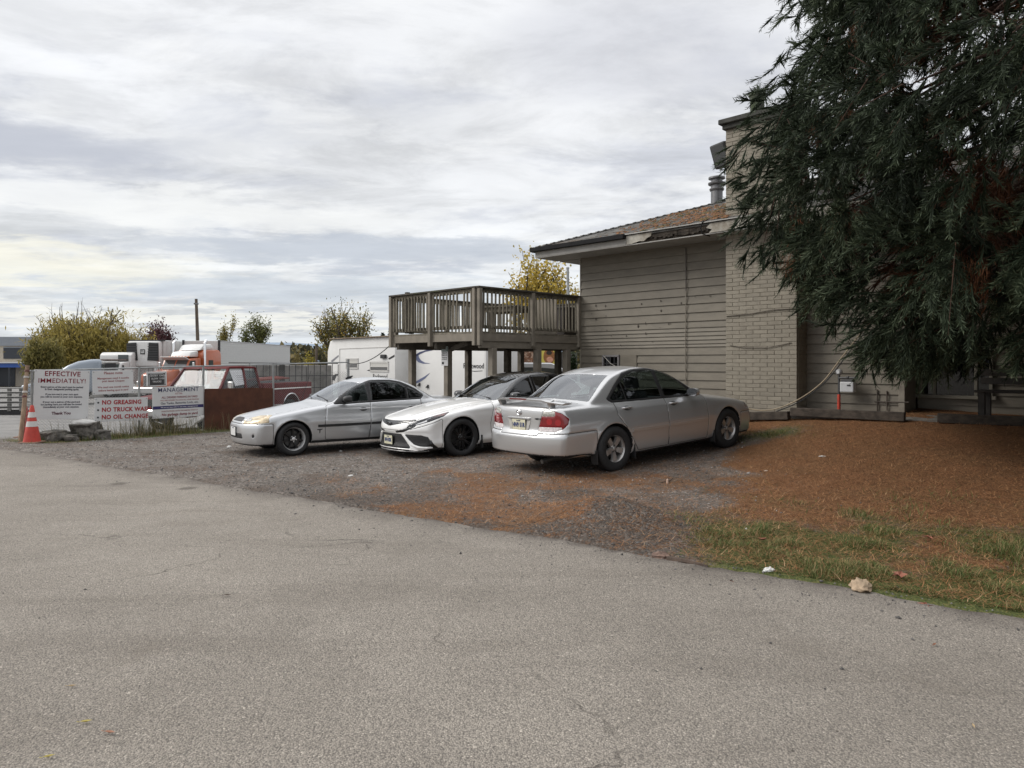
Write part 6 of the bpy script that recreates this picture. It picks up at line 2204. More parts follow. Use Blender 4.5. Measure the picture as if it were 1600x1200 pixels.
	# round dishes of a brighter red in the tail lamps
	for k, sgn in enumerate((-1, 1)):
		tl = ob['tail_light'][k]
		for (ya, za) in ((.60, .81), (.73, .80)):
			p = c.on_front(sgn * ya, za, .0025, rear=True); n = c.normal(p)
			t1 = Vector((0, 0, 1)); t1 = (t1 - n * t1.dot(n)).normalized(); t2 = n.cross(t1)
			MB().add([p + (t1 * math.sin(t) * .045 + t2 * math.cos(t) * .048) for t in [2 * math.pi * q / 20 for q in range(20)]], [tuple(range(20))]).build('lamp_dish', pbr('lens_bright_red', (.34, .010, .016), .15, coat=1.0), tl)
	# spoiler on two feet
	m = MB()
	n = 22
	vs = []
	for i in range(n):
		t = -1 + 2 * i / (n - 1)
		y = t * .70
		drop = .055 * max(0, abs(t) - .72) / .28
		zz = 1.118 - drop - .006 * t * t * 4
		xc = 3.72 - .10 * abs(t) ** 3 - (.14 * max(0, abs(t) - .8) / .2)
		for (dx, dz) in ((-.13, -.004), (-.06, .014), (.02, .016), (.075, .006), (.07, -.012), (-.04, -.012)):
			vs.append((xc + dx, y, zz + dz))
	fs = [(i * 6 + k, i * 6 + (k + 1) % 6, (i + 1) * 6 + (k + 1) % 6, (i + 1) * 6 + k) for i in range(n - 1) for k in range(6)]
	fs += [tuple(range(6)), tuple(range(6 * n - 6, 6 * n))]
	m.add(vs, fs)
	sp = m.build('spoiler', S, lid, smooth=True, auto=50)
	bm = bmesh.new(); bm.from_mesh(sp.data); bmesh.ops.recalc_face_normals(bm, faces=bm.faces[:]); bm.to_mesh(sp.data); bm.free()
	for sgn in (-1, 1):
		MB().beam((3.62, sgn * .56, 1.0), (3.66, sgn * .57, 1.10), .10, .06, up=(0, 1, 0)).build('spoiler_foot', S, sp, bevel=.015, seg=2)
	MB().box((3.785, 0, 1.122), (.022, .38, .014)).build('stop_lamp', LENS_RED, sp)
	# lid furniture
	p = c.on_front(0, .925, .010, rear=True)
	emblem_rings(lid, p, 1, chrome(), .052)
	p = c.on_front(0, .845, .012, rear=True)
	MB().box((p.x - .004, 0, .845), (.03, .50, .03)).build('chrome_bar', S, lid, smooth=True, bevel=.01, seg=2)
	p = c.on_front(0, .75, .012, rear=True)
	plate(lid, p, 1, 'HN9 51R')
	m = MB()
	for (y, wd, tx) in ((.40, .20, 'CAMRY SE'), (-.44, .10, 'V6')):
		pp = c.on_front(y, .845, .006, rear=True)
		text_mesh('badge', tx, .034, PLAST, lid, pp, (math.radians(90), 0, math.radians(90)), bold=.001)
	# recessed plate pocket
	pk = [c.on_front(a, b, .0015, rear=True) for a, b in ((-.26, .825), (.26, .825), (.21, .675), (-.21, .675))]
	MB().add(pk, [(0, 1, 2, 3)]).build('plate_pocket', pbr('pocket_silver', (.50, .49, .46), .4, metal=.4), lid)
	c_b = [c.on_front(y, .60, .002, rear=True) for y in np.linspace(-.8, .8, 15)]
	inside(c, root, SEATM, .80, 1.35, 2.12)
	rimm = pbr('rim_alloy', (.42, .41, .40), .35, metal=.7, var=.15)
	for xw in (0, c.wb):
		for sgn in (-1, 1):
			wheel(root, (xw, sgn * (c.half - .115), c.zw), sgn, .332, .208, .215, 'five', rimm)
	for sgn in (-1, 1):
		k = 0 if sgn < 0 else 1
		d = ob['door_front'][k]; d2 = ob['door_rear'][k]
		mirror(c, d, .98, .985, sgn, S, size=(.13, .21, .13))
		handle(c, d, 1.38, .885, sgn, S, .2); handle(c, d2, 2.42, .905, sgn, S, .2)
		c.side_strip([(.58, .55), (1.0, .55), (1.52, .555)], .055, .010, sgn).build('side_moulding', S, d)
		c.side_strip([(1.545, .555), (2.1, .56), (2.36, .562)], .055, .010, sgn).build('side_moulding', S, d2)
		for xm in (2.72 - .40, 2.72 + .385):
			MB().box((xm, sgn * .83, .25), (.015, .13, .20)).build('mud_flap', PLAST, root, bevel=.004)
		MB().box((.395, sgn * .83, .25), (.015, .13, .20)).build('mud_flap', PLAST, root, bevel=.004)
	MB().tube([(2.9, .42, .26), (3.62, .42, .255), (3.74, .42, .24)], .032, 10).build('exhaust', GREYMETAL_CAR, root, smooth=True)
	MB().tube([(3.0, -.5, .27), (3.45, .3, .27)], .05, 10).build('muffler', GREYMETAL_CAR, root, smooth=True)
	return c, root
def axle(near_xy, ang, off):
	"""axle centre from the near wheel's outer face; off = signed shift along local y"""
	return (near_xy[0] - math.sin(ang) * off, near_xy[1] + math.cos(ang) * off)


def build_cars():
	c1, r1 = build_compact()
	a1 = math.atan2(.572, .82)
	set_car(r1, c1, (axle((-3.906, 12.84), a1, .83), a1))
	c2, r2 = build_white()
	a2 = math.atan2(.59, .81)
	set_car(r2, c2, (axle((-.85, 12.5), a2, .90), a2))
	c3, r3 = build_midsize()
	a3 = math.atan2(-.616, -.788)
	set_car(r3, c3, (axle((3.66, 12.08), a3, -.88), a3))


build_cars()
# ================================================================== TREES
BARK_RED = pbr('sequoia_bark', (.085, .045, .030), .95, var=.35, vscale=8, bump=1.0, bscale=22, bdist=.05, stretch=(3, 3, .5))
BARK_GREY = pbr('bark_grey', (.085, .070, .055), .95, var=.35, vscale=8, bump=.8, bscale=25, bdist=.03, stretch=(3, 3, .5))


def quads_mesh(name, C, D, S, L, W, tone, mat, parent, extra=None):
	"""flat leaves: centre C, long axis D, side axis S, length L, width W"""
	n = len(C)
	a = D * (L / 2)[:, None]; b = S * (W / 2)[:, None]
	V = np.stack([C - a, C - a * .1 + b, C + a, C - a * .1 - b], 1)
	me = mesh_np(name, V.reshape(-1, 3), np.arange(n * 4), np.full(n, 4))
	fa = me.attributes.new('tone', 'FLOAT', 'POINT'); fa.data.foreach_set('value', np.repeat(tone, 4).astype(np.float32))
	return mesh_obj(name, me, mat, parent)


def unit(v): return v / np.maximum(np.linalg.norm(v, axis=-1, keepdims=True), 1e-9)


def rand_dirs(n): return unit(RNG.normal(size=(n, 3)))


# ------------------------------------------------------------------ the big drooping conifer
SEQ = np.array([8.2, 9.2])
ENV = tab([(1.0, 2.3), (1.4, 3.0), (2.1, 3.55), (2.8, 4.1), (3.4, 4.55), (4.1, 4.88), (4.7, 4.8), (5.2, 4.5), (5.8, 4.25), (6.8, 4.1), (9, 3.6), (14, 2.3), (19, 1.0), (22, .1)])


def build_sequoia():
	x0, y0 = SEQ
	zb = gz(x0, y0)
	t = empty('giant_conifer', (x0, y0, zb))
	tag(t, 'huge dark conifer with drooping feathery branches in front of the house', 'tree')
	base = np.array([x0, y0, zb])
	prof = [(.95, -.2), (.72, .25), (.58, .9), (.50, 2.5), (.42, 6), (.30, 11), (.14, 17), (.02, 21.5)]
	m = MB(); m.lathe(prof, 18)
	m.v = [(p[0] * (1 + .10 * math.sin(5 * math.atan2(p[1], p[0]) + p[2])), p[1] * (1 + .10 * math.sin(5 * math.atan2(p[1], p[0]) + p[2])), p[2]) for p in m.v]
	m.build('trunk', BARK_RED, t, smooth=True)
	Cs, Ds, Ls, Ts = [], [], [], []
	rng = np.random.default_rng(11)
	to_cam = math.atan2(-y0, -x0)
	pts = []
	def clear(px, py, z):
		yl = ((px - HO.x) + (py - HO.y)) * C45; sl = ((px - HO.x) - (py - HO.y)) * C45
		if CH0 - .3 < sl < CH1 + .4 and z < 7: return yl < -.95
		return yl < (-1.0 if z < 4.8 else -.2)
	# clumps spread over the crown's outer and inner shells, thinner behind and high up
	for (cnt, lo, hi, depth, front, gap) in ((1500, 1.5, 9.8, 0.0, True, .62), (900, 1.7, 9.8, 1.1, True, .66), (700, 1.5, 9.8, 0.1, False, 1.05), (300, 9.8, 20.5, .1, None, 1.05), (900, 2.0, 9.8, 2.2, True, .72), (500, 5.5, 9.8, 3.1, True, .7)):
		mine = []
		for _ in range(cnt):
			z = rng.uniform(lo, hi)
			th = to_cam + (rng.uniform(-1.95, 1.95) if front else rng.uniform(-math.pi, math.pi))
			if front is False and abs((th - to_cam + math.pi) % (2 * math.pi) - math.pi) < 1.9: continue
			R = float(ENV(np.array([z]))) * rng.uniform(.93, 1.04) - depth - rng.uniform(0, .35)
			if R < .5: continue
			p = np.array([R * math.cos(th), R * math.sin(th), z - zb])
			if not clear(x0 + p[0] * 1.06, y0 + p[1] * 1.06, z): continue
			if any(((p - q) ** 2).sum() < gap * gap for q in mine): continue
			mine.append(p)
		pts += [(p, depth) for p in mine]
	for ci, (p, depth) in enumerate(pts):
		th = math.atan2(p[1], p[0]); R = math.hypot(p[0], p[1])
		out = np.array([math.cos(th), math.sin(th), 0.0])
		size = rng.uniform(.8, 1.3)
		ax = unit(out * rng.uniform(.6, 1.0) + np.array([0, 0, -rng.uniform(.45, 1.3)]) + rng.normal(0, .22, 3))
		root = p - ax * .45 * size
		# limb back to the trunk, drooping
		if depth < 1 and rng.random() < .55:
			z0 = root[2] + .25 * R + rng.uniform(.1, .8)
			tt = np.linspace(0, 1, 7)
			L3 = np.stack([root[0] * tt, root[1] * tt, z0 + (root[2] - z0) * tt ** 1.6], -1)
			MB().tube([tuple(q) for q in L3], list(.048 * (1 - .82 * tt)), 5).build('limb', BARK_RED, t, smooth=True)
		kb = 12; nt = 6
		bd = unit(ax[None] + rng.normal(0, .60, (kb, 3)) + np.array([0, 0, -.05]))
		bl = rng.uniform(.45, .95, kb) * size
		q = .25 + .75 * rng.random((kb, nt)) ** .7
		pt = root + bd[:, None] * (bl[:, None] * q)[..., None] + rng.normal(0, .045, (kb, nt, 3))
		pt[..., 2] -= .12 * q ** 2
		dt = unit(bd[:, None] + rng.normal(0, .40, (kb, nt, 3)) + out * .15 + np.array([0, 0, -.10]))
		pt = pt.reshape(-1, 3); dt = dt.reshape(-1, 3)
		pt[:, 2] = np.maximum(pt[:, 2], .98 + .45 * rng.random(len(pt)))
		Cs.append(pt); Ds.append(dt); Ls.append(rng.uniform(.19, .34, len(pt)))
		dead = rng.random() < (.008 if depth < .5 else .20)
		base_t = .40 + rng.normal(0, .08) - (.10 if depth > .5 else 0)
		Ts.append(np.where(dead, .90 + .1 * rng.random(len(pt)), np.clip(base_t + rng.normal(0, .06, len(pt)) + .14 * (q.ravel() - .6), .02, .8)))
	# lone sprays hanging low on the left, before the chimney corner
	C = np.concatenate(Cs); D = np.concatenate(Ds); L = np.concatenate(Ls); T = np.concatenate(Ts)
	# shoots: each tassel = main cord + side cords swept forward
	n = len(C)
	nc = 24
	ref = np.where(np.abs(D[:, 2:3]) < .9, np.array([[0, 0, 1.0]]), np.array([[1.0, 0, 0]]))
	A = unit(np.cross(D, ref)); B = np.cross(D, A)
	tt = (np.arange(nc) + .5) / nc
	tj = np.clip(tt[None] + RNG.normal(0, .03, (n, nc)), 0, 1.05)
	ph = RNG.uniform(0, 2 * math.pi, (n, 1)) + np.arange(nc)[None] * 2.4 + RNG.normal(0, .3, (n, nc))
	start = C[:, None] + D[:, None] * (L[:, None] * (tj * .85))[..., None]
	start[..., 2] -= (tj ** 2) * .05
	spread = RNG.uniform(.40, .95, (n, nc))
	radial = A[:, None] * np.cos(ph)[..., None] + B[:, None] * np.sin(ph)[..., None]
	dirn = unit(D[:, None] * (1 - .15 * spread)[..., None] + radial * spread[..., None] + np.array([0, 0, -.10]))
	ln = (.065 + .060 * RNG.random((n, nc))) * (1.2 - .45 * tj)
	wd = RNG.uniform(.0030, .0056, (n, nc))
	sd = unit(np.cross(dirn, RNG.normal(size=(n, nc, 3))))
	mid = start + dirn * (ln * .5)[..., None]
	tip = start + dirn * ln[..., None]
	w = sd * wd[..., None]
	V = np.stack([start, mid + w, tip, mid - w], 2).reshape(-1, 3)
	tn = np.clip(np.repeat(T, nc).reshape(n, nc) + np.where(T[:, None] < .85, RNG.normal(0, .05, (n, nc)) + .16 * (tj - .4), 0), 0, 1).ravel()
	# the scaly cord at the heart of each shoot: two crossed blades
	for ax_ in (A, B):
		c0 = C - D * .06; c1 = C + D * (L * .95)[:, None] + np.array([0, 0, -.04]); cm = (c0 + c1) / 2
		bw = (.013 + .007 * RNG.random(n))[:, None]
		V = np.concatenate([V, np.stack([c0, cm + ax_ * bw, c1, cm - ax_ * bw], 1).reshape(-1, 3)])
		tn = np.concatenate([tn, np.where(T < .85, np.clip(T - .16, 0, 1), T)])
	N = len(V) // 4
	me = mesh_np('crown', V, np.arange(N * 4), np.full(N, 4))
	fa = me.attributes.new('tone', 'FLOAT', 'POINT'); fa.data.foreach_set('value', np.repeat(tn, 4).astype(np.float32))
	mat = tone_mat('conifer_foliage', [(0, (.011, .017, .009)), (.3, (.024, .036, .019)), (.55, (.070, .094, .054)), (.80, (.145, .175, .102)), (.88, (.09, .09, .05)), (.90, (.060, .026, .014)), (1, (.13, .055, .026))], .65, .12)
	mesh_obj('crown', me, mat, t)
	# bare brown twigs inside the crown
	m = MB()
	sel = RNG.choice(n, 900, replace=False)
	for k in sel:
		p = Vector(C[k]); q = p - Vector(D[k]) * RNG.uniform(.2, .7) + Vector(RNG.normal(0, .08, 3))
		m.tube([tuple(q), tuple(p + Vector(D[k]) * .2)], [.008, .003], 4, caps=False)
	o = m.build('twigs', BARK_RED, t); tag(o, kind='stuff')
	# dry brown hanging clumps
	dm = tone_mat('dry_foliage', [(0, (.06, .022, .012)), (.5, (.14, .052, .024)), (1, (.24, .10, .045))], .8)
	spots = [(1308, 350, 9.4), (1470, 105, 9.0), (1235, 415, 10.2), (1500, 440, 8.4), (1340, 50, 9.2), (1395, 100, 8.8), (1460, 190, 8.6), (1270, 200, 10.0), (1475, 230, 8.3), (1245, 350, 10.2), (1530, 445, 8.0), (1330, 175, 9.3)]
	for (u, v, Y) in spots:
		p = np.array(at(u, v, Y)) - base
		k = 260
		c = p + RNG.normal(0, 1, (k, 3)) * np.array([.07, .07, .13])
		d = unit(np.stack([RNG.normal(0, .35, k), RNG.normal(0, .35, k), -np.ones(k)], -1))
		o = quads_mesh('dry_clump', c, d, unit(np.cross(d, RNG.normal(size=(k, 3)))), RNG.uniform(.08, .16, k), RNG.uniform(.004, .008, k), RNG.random(k), dm, t)
		tag(o, kind='stuff')
	print('TASSELS', n)


build_sequoia()


# ------------------------------------------------------------------ broadleaf trees behind the yard
def broadleaf(name, label, u, Y, top_v, width_px, tones, leaf=.16, n=3800, seed=1, stems=1, trunk_r=.16, crown_low=.25, bare=0, shape='round', zbase=None, mat=None, group='trees beyond the yard', trans=.4):
	rng = np.random.default_rng(seed)
	X = at(u, None, Y)
	zb = gz(X, Y) if zbase is None else zbase
	top = at(u, top_v, Y).z
	H = top - zb
	Wd = width_px / FPX * Y
	t = empty(name, (X, Y, zb))
	tag(t, label, 'tree', group)
	tr = MB(); tips = []
	def grow(p, d, L, r, lev):
		q = p + d * L
		mid = (p + q) / 2 + Vector(rng.normal(0, .06 * L, 3))
		tr.tube([p, mid, q], [r, r * .85, r * .65], 6 if lev < 2 else 4, caps=False)
		if lev >= 1:
			tips.append((np.array(p), np.array(q), lev))
		if lev < 3:
			for k in range(3 if lev else (5 if stems == 1 else 4)):
				a = rng.uniform(0, 2 * math.pi); sp = rng.uniform(.35, .85) if shape != 'column' else rng.uniform(.2, .5)
				dd = (d + Vector((math.cos(a) * sp, math.sin(a) * sp, rng.uniform(-.1, .35)))).normalized()
				grow(p.lerp(q, rng.uniform(.55, 1.0)), dd, L * rng.uniform(.55, .8), r * .55, lev + 1)
	for s_ in range(stems):
		a = rng.uniform(0, 6.28)
		lean = (0 if stems == 1 else rng.uniform(.15, .55))
		grow(Vector((rng.normal(0, .1 * stems), rng.normal(0, .1 * stems), -.1)), Vector((math.cos(a) * lean, math.sin(a) * lean, 1)).normalized(), H * (.34 if stems == 1 else .32), trunk_r, 0)
	# fit skeleton to the wanted outline
	V = np.array(tr.v)
	ez = V[:, 2].max(); ex = max(np.abs(V[:, 0]).max(), np.abs(V[:, 1]).max())
	sc = np.array([Wd / 2 * .92 / ex, Wd / 2 * .92 / ex, H * .97 / ez])
	V = V * sc
	tr.v = [tuple(p) for p in V]
	tr.build('trunk', BARK_GREY, t, smooth=True)
	A = np.array([a for a, b, l in tips]) * sc; B = np.array([b for a, b, l in tips]) * sc
	k = rng.integers(0, len(A), n)
	f = rng.random(n)[:, None]
	C = A[k] * (1 - f) + B[k] * f + rng.normal(0, 1, (n, 3)) * np.array([.055 * Wd, .055 * Wd, .05 * H])
	C = C[(C[:, 2] > H * crown_low)]
	if shape == 'willow':
		C[:, 2] -= rng.random(len(C)) ** 2 * H * .25
		C = C[C[:, 2] > H * crown_low * .6]
	m = len(C)
	d = unit(rng.normal(0, 1, (m, 3)) + (np.array([0, 0, -1.2]) if shape == 'willow' else np.array([0, 0, -.3])))
	s = unit(np.cross(d, rng.normal(size=(m, 3))))
	cl = rng.random(len(A))[k[:m]] if len(k) >= m else rng.random(m)
	tone = np.clip(.5 * cl + .5 * rng.random(m), 0, 1)
	L = leaf * rng.uniform(.7, 1.4, m) * (1.8 if shape == 'willow' else 1)
	W = leaf * rng.uniform(.45, .8, m) * (.6 if shape == 'willow' else 1)
	quads_mesh('crown', C, d, s, L, W, tone, mat or tone_mat(name + '_leaf', tones, .6, trans), t)
	if bare:
		bt = MB()
		for _ in range(bare):
			b = B[rng.integers(0, len(B))]
			if b[2] < H * .55: continue
			p = Vector(b)
			dd = Vector((rng.normal(0, .3), rng.normal(0, .3), 1)).normalized()
			q = p + dd * rng.uniform(.10, .22) * H
			bt.tube([p, q], [.03, .008], 4, caps=False)
			for _ in range(3):
				r = p.lerp(q, rng.uniform(.3, .9)); bt.tube([r, r + (dd + Vector(rng.normal(0, .5, 3))).normalized() * .07 * H], [.014, .005], 3, caps=False)
		o = bt.build('bare_twigs', BARK_GREY, t); tag(o, kind='stuff')
	return t


GOLD = [(0, (.13, .115, .035)), (.4, (.26, .215, .06)), (.75, (.40, .32, .09)), (1, (.54, .43, .13))]
broadleaf('willow_tree', 'broad golden olive willow at the far left behind the signs', 118, 55, 478, 205, GOLD, .22, 17000, 5, stems=4, trunk_r=.20, crown_low=.04, bare=46, shape='willow')
broadleaf('willow_tree', 'olive green shrubby willow low beside the blue banded warehouse', 78, 50, 524, 60, [(0, (.10, .10, .035)), (.5, (.20, .18, .055)), (1, (.34, .28, .10))], .2, 5000, 15, stems=4, trunk_r=.12, crown_low=.0, shape='willow')
broadleaf('willow_tree', 'yellow willow behind the white reefer trailer', 190, 57, 506, 90, [(0, (.17, .14, .035)), (.5, (.34, .27, .065)), (1, (.55, .44, .11))], .2, 6500, 16, stems=3, trunk_r=.13, crown_low=.0, shape='willow')
broadleaf('plum_tree', 'dark purple leaved tree behind the orange truck', 262, 66, 497, 98, [(0, (.03, .013, .016)), (.5, (.075, .028, .033)), (1, (.15, .06, .065))], .2, 5000, 8, stems=2, crown_low=.1, trans=.15)
broadleaf('alder_tree', 'thin half bare tree left of the green tree behind the trailer', 352, 76, 487, 44, [(0, (.12, .12, .035)), (.5, (.25, .22, .06)), (1, (.42, .33, .09))], .20, 1100, 21, crown_low=.2, shape='column')
broadleaf('alder_tree', 'rounded green tree rising above the white box trailer', 402, 78, 491, 62, [(0, (.06, .075, .025)), (.5, (.13, .145, .045)), (1, (.26, .25, .08))], .2, 3600, 23, crown_low=.2)
broadleaf('birch_tree', 'green and yellow birch behind the white travel trailer', 541, 44, 461, 104, [(0, (.075, .08, .025)), (.45, (.16, .155, .045)), (.75, (.32, .25, .065)), (1, (.55, .36, .08))], .13, 4600, 31, stems=3, crown_low=.05, shape='column', bare=14)
broadleaf('maple_tree', 'yellow leaved maple rising behind the deck and house corner', 842, 38, 390, 150, [(0, (.20, .17, .04)), (.4, (.42, .33, .07)), (.75, (.58, .43, .09)), (.95, (.64, .48, .13)), (1, (.40, .22, .07))], .19, 6000, 42, stems=3, crown_low=.2, trunk_r=.12)
broadleaf('small_tree', 'small yellow bush between the box trailer and the travel trailer', 481, 46, 548, 30, [(0, (.12, .10, .02)), (.5, (.30, .25, .04)), (1, (.55, .45, .08))], .12, 900, 51, stems=3, crown_low=.0, trunk_r=.04)
broadleaf('small_tree', 'leggy brown leaved sapling at the end of the box trailer', 463, 50, 530, 26, [(0, (.10, .085, .03)), (.5, (.2, .16, .06)), (1, (.36, .3, .12))], .12, 420, 53, stems=2, crown_low=.1, trunk_r=.04)
broadleaf('evergreen_shrub', 'dark green evergreen shrub beyond the deck posts by the house corner', 896, 22, 541, 30, [(0, (.012, .022, .010)), (.5, (.028, .048, .018)), (1, (.06, .09, .035))], .07, 2600, 61, stems=3, crown_low=.0, trunk_r=.03, group=None)


def far_conifers():
	rng = np.random.default_rng(5)
	mat = tone_mat('far_conifer_leaf', [(0, (.012, .022, .016)), (.5, (.025, .04, .028)), (1, (.05, .07, .045))], .7)
	for (u, tv, Y, lab) in ((598, 521, 95, 'small distant conifer just left of the deck, shorter one'), (611, 508, 95, 'small distant conifer just left of the deck, taller one')):
		X = at(u, None, Y); zb = -.8; top = at(u, tv, Y).z
		t = empty('conifer_tree', (X, Y, zb)); tag(t, lab, 'tree', 'distant conifers')
		MB().lathe([(.25, 0), (.05, top - zb)], 7).build('trunk', BARK_GREY, t)
		n = 900; H = top - zb
		z = H * rng.random(n) ** .7; r = (1 - z / H) * H * .2 * np.sqrt(rng.random(n)) + .05; a = rng.uniform(0, 6.28, n)
		C = np.stack([r * np.cos(a), r * np.sin(a), z], -1)
		d = unit(np.stack([np.cos(a), np.sin(a), -.5 + 0 * a], -1)); s = unit(np.cross(d, rng.normal(size=(n, 3))))
		quads_mesh('crown', C, d, s, rng.uniform(.3, .8, n), rng.uniform(.15, .3, n), rng.random(n), mat, t)


far_conifers()


def far_woods():
	"""low wooded edge far beyond the yard and the hills behind"""
	rng = np.random.default_rng(9)
	n = 26000
	x = rng.uniform(-230, 200, n); y = 165 + rng.normal(0, 9, n)
	h = 3.0 + 4.5 * fbm(x, x * 0, 14, 4, 3) + rng.normal(0, .3, n)
	z = -1 + rng.random(n) ** .6 * h
	C = np.stack([x, y, z], -1)
	d = rand_dirs(n); s = unit(np.cross(d, rng.normal(size=(n, 3))))
	mat = tone_mat('far_wood_leaf', [(0, (.03, .032, .016)), (.5, (.07, .066, .03)), (.85, (.13, .11, .045)), (1, (.2, .15, .06))], .8)
	o = quads_mesh('distant_woods', C, d, s, rng.uniform(.9, 2.0, n), rng.uniform(.7, 1.3, n), rng.random(n), mat, None)
	tag(o, kind='stuff', label='low autumn woods far beyond the truck yard', cat='woods')
	xs = np.linspace(-3000, 3000, 160)
	hh = 34 + 60 * fbm(xs, xs * 0 + 3, 900, 4, 6)
	V = []
	for i, xx in enumerate(xs):
		V += [(xx, 2000, -10), (xx, 2100, hh[i] * .7), (xx, 2400, hh[i])]
	q = []
	for i in range(len(xs) - 1):
		a = i * 3
		q += [(a, a + 3, a + 4, a + 1), (a + 1, a + 4, a + 5, a + 2)]
	me = mesh_np('hills', np.array(V), np.array(q).ravel(), np.full(len(q), 4), True)
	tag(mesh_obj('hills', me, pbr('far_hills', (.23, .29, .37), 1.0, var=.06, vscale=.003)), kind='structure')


far_woods()
# ================================================================== FENCE, SIGNS, YARD
FA = Vector((-10.0, 16.0, 0)); FD = Vector((.632, .775, 0)); FN = Vector((.775, -.632, 0))   # along the fence, and towards the lot
FRZ = math.atan2(.775, .632)


def fence_s(u):
	k = (800 - u) / FPX
	return (10 - 16 * k) / (.632 + .775 * k)


def fence_p(s, z=0.0, off=0.0):
	p = FA + FD * s + FN * off
	return Vector((p.x, p.y, z))


def fence_z(s, v):
	p = FA + FD * s
	return CAMZ - (v - HORIZON) / FPX * p.y


GALV = pbr('galvanised', (.34, .35, .35), .5, metal=.6, var=.15)
SIGNW = pbr('sign_white', (.66, .66, .66), .5, var=.04, vscale=2, col2=(.45, .44, .42), c2scale=1.5, c2lo=.55, c2hi=.8, c2amt=.5)
INK_RED = pbr('ink_maroon', (.20, .012, .025), .5)
INK_RED2 = pbr('ink_red', (.36, .018, .025), .5)
INK_NAVY = pbr('ink_navy', (.020, .024, .09), .5)
INK_GREY = pbr('ink_grey', (.11, .11, .13), .5)
INK_FADE = pbr('ink_faded', (.34, .15, .15), .6)
INK_BLACK = pbr('ink_black', (.015, .015, .016), .5)


def build_fence():
	e = empty('chain_link_fence', fence_p(0, 0), FRZ)
	tag(e, 'chain link fence with galvanised posts along the edge of the truck yard', 'fence')
	s0, s1 = -.75, 7.84
	def topz(s): return 1.50 + .15 * (s - 1) / 6.8
	for s in (-.62, 1.62, 3.22, 5.25, 7.84):
		p = fence_p(s); zb = gz(p.x, p.y) - .1
		r = .042 if s > 7 else .028
		MB().tube([(s, 0, zb), (s, 0, topz(s) + (.10 if s > 7 else .02))], r, 10).build('post', GALV, e, smooth=True)
	MB().tube([(s0, 0, topz(s0)), (3.2, 0, topz(3.2)), (s1, 0, topz(s1))], .019, 8).build('top_rail', GALV, e, smooth=True)
	# woven wire: two families of diagonal zigzag wires
	m = MB()
	pitch = .066
	w = .0025
	n = int((s1 - s0) / pitch)
	for i in range(-26, n + 26):
		for sg in (-1, 1):
			a = s0 + i * pitch
			H = 1.55
			b = a + sg * H
			z0_, z1_ = 0.0, H
			# clip to the panel
			def cl(a_, z_a, b_, z_b):
				pts = []
				t0, t1 = 0.0, 1.0
				d = b_ - a_
				for lim, s_ in ((s0, 1), (s1, -1)):
					if abs(d) < 1e-9: continue
					t = (lim - a_) / d
					if d * s_ > 0: t0 = max(t0, t)
					else: t1 = min(t1, t)
				return t0, t1
			t0, t1 = cl(a, 0, b, H)
			if t1 - t0 < .02: continue
			pa = Vector((a + (b - a) * t0, 0.003 * sg, 0)); pb = Vector((a + (b - a) * t1, .003 * sg, 0))
			pm0 = fence_p(pa.x); zb = gz(pm0.x, pm0.y)
			pa.z = zb + .02 + H * t0; pb.z = zb + .02 + H * t1
			lim = min(topz(pa.x), topz(pb.x))
			if pb.z > lim:
				k = (lim - pa.z) / (pb.z - pa.z); pb = pa.lerp(pb, max(.05, k))
			m.tube([pa, pb], w, 3, caps=False)
	o = m.build('wire_mesh', pbr('wire_grey', (.20, .205, .205), .55, metal=.4), e); tag(o, kind='stuff')


build_fence()


def sign(name, u0, u1, v_tl, v_bl, v_tr, v_br, label, off=.05):
	"""flat panel hung on the fence; returns the empty (local x right, z up, -y towards the lot) and its size"""
	s0, s1 = fence_s(u0), fence_s(u1)
	tl = fence_p(s0, fence_z(s0, v_tl), off); bl = fence_p(s0, fence_z(s0, v_bl), off)
	tr = fence_p(s1, fence_z(s1, v_tr), off); br = fence_p(s1, fence_z(s1, v_br), off)
	W = s1 - s0
	H = ((tl - bl).length + (tr - br).length) / 2
	c = (tl + bl + tr + br) / 4
	tilt = math.atan2(((tr + br) / 2 - (tl + bl) / 2).z, W)
	e = empty(name, c)
	M = Matrix.Rotation(FRZ, 4, 'Z') @ Matrix.Rotation(-tilt, 4, 'Y')
	e.rotation_euler = M.to_euler()
	tag(e, label, 'sign', None)
	MB().box((0, 0, 0), (W, .012, H)).build('panel', SIGNW, e, bevel=.002)
	for sx in (-1, 1):
		for sz in (-1, 1):
			MB().ball((sx * (W / 2 - .03), -.008, sz * (H / 2 - .03)), .009, 6, 4).build('tie', GREYMETAL, e)
	return e, W, H


def lines(e, rows, y=-.0075):
	for (txt, z, size, ink, sx, bold, *rest) in rows:
		x = rest[0] if rest else 0
		al = rest[1] if len(rest) > 1 else 'CENTER'
		text_mesh('lettering', txt, size, ink, e, (x, y, z), (math.radians(90), 0, 0), al, bold, sx, spacing=1.07 if size > .12 else 1.0)


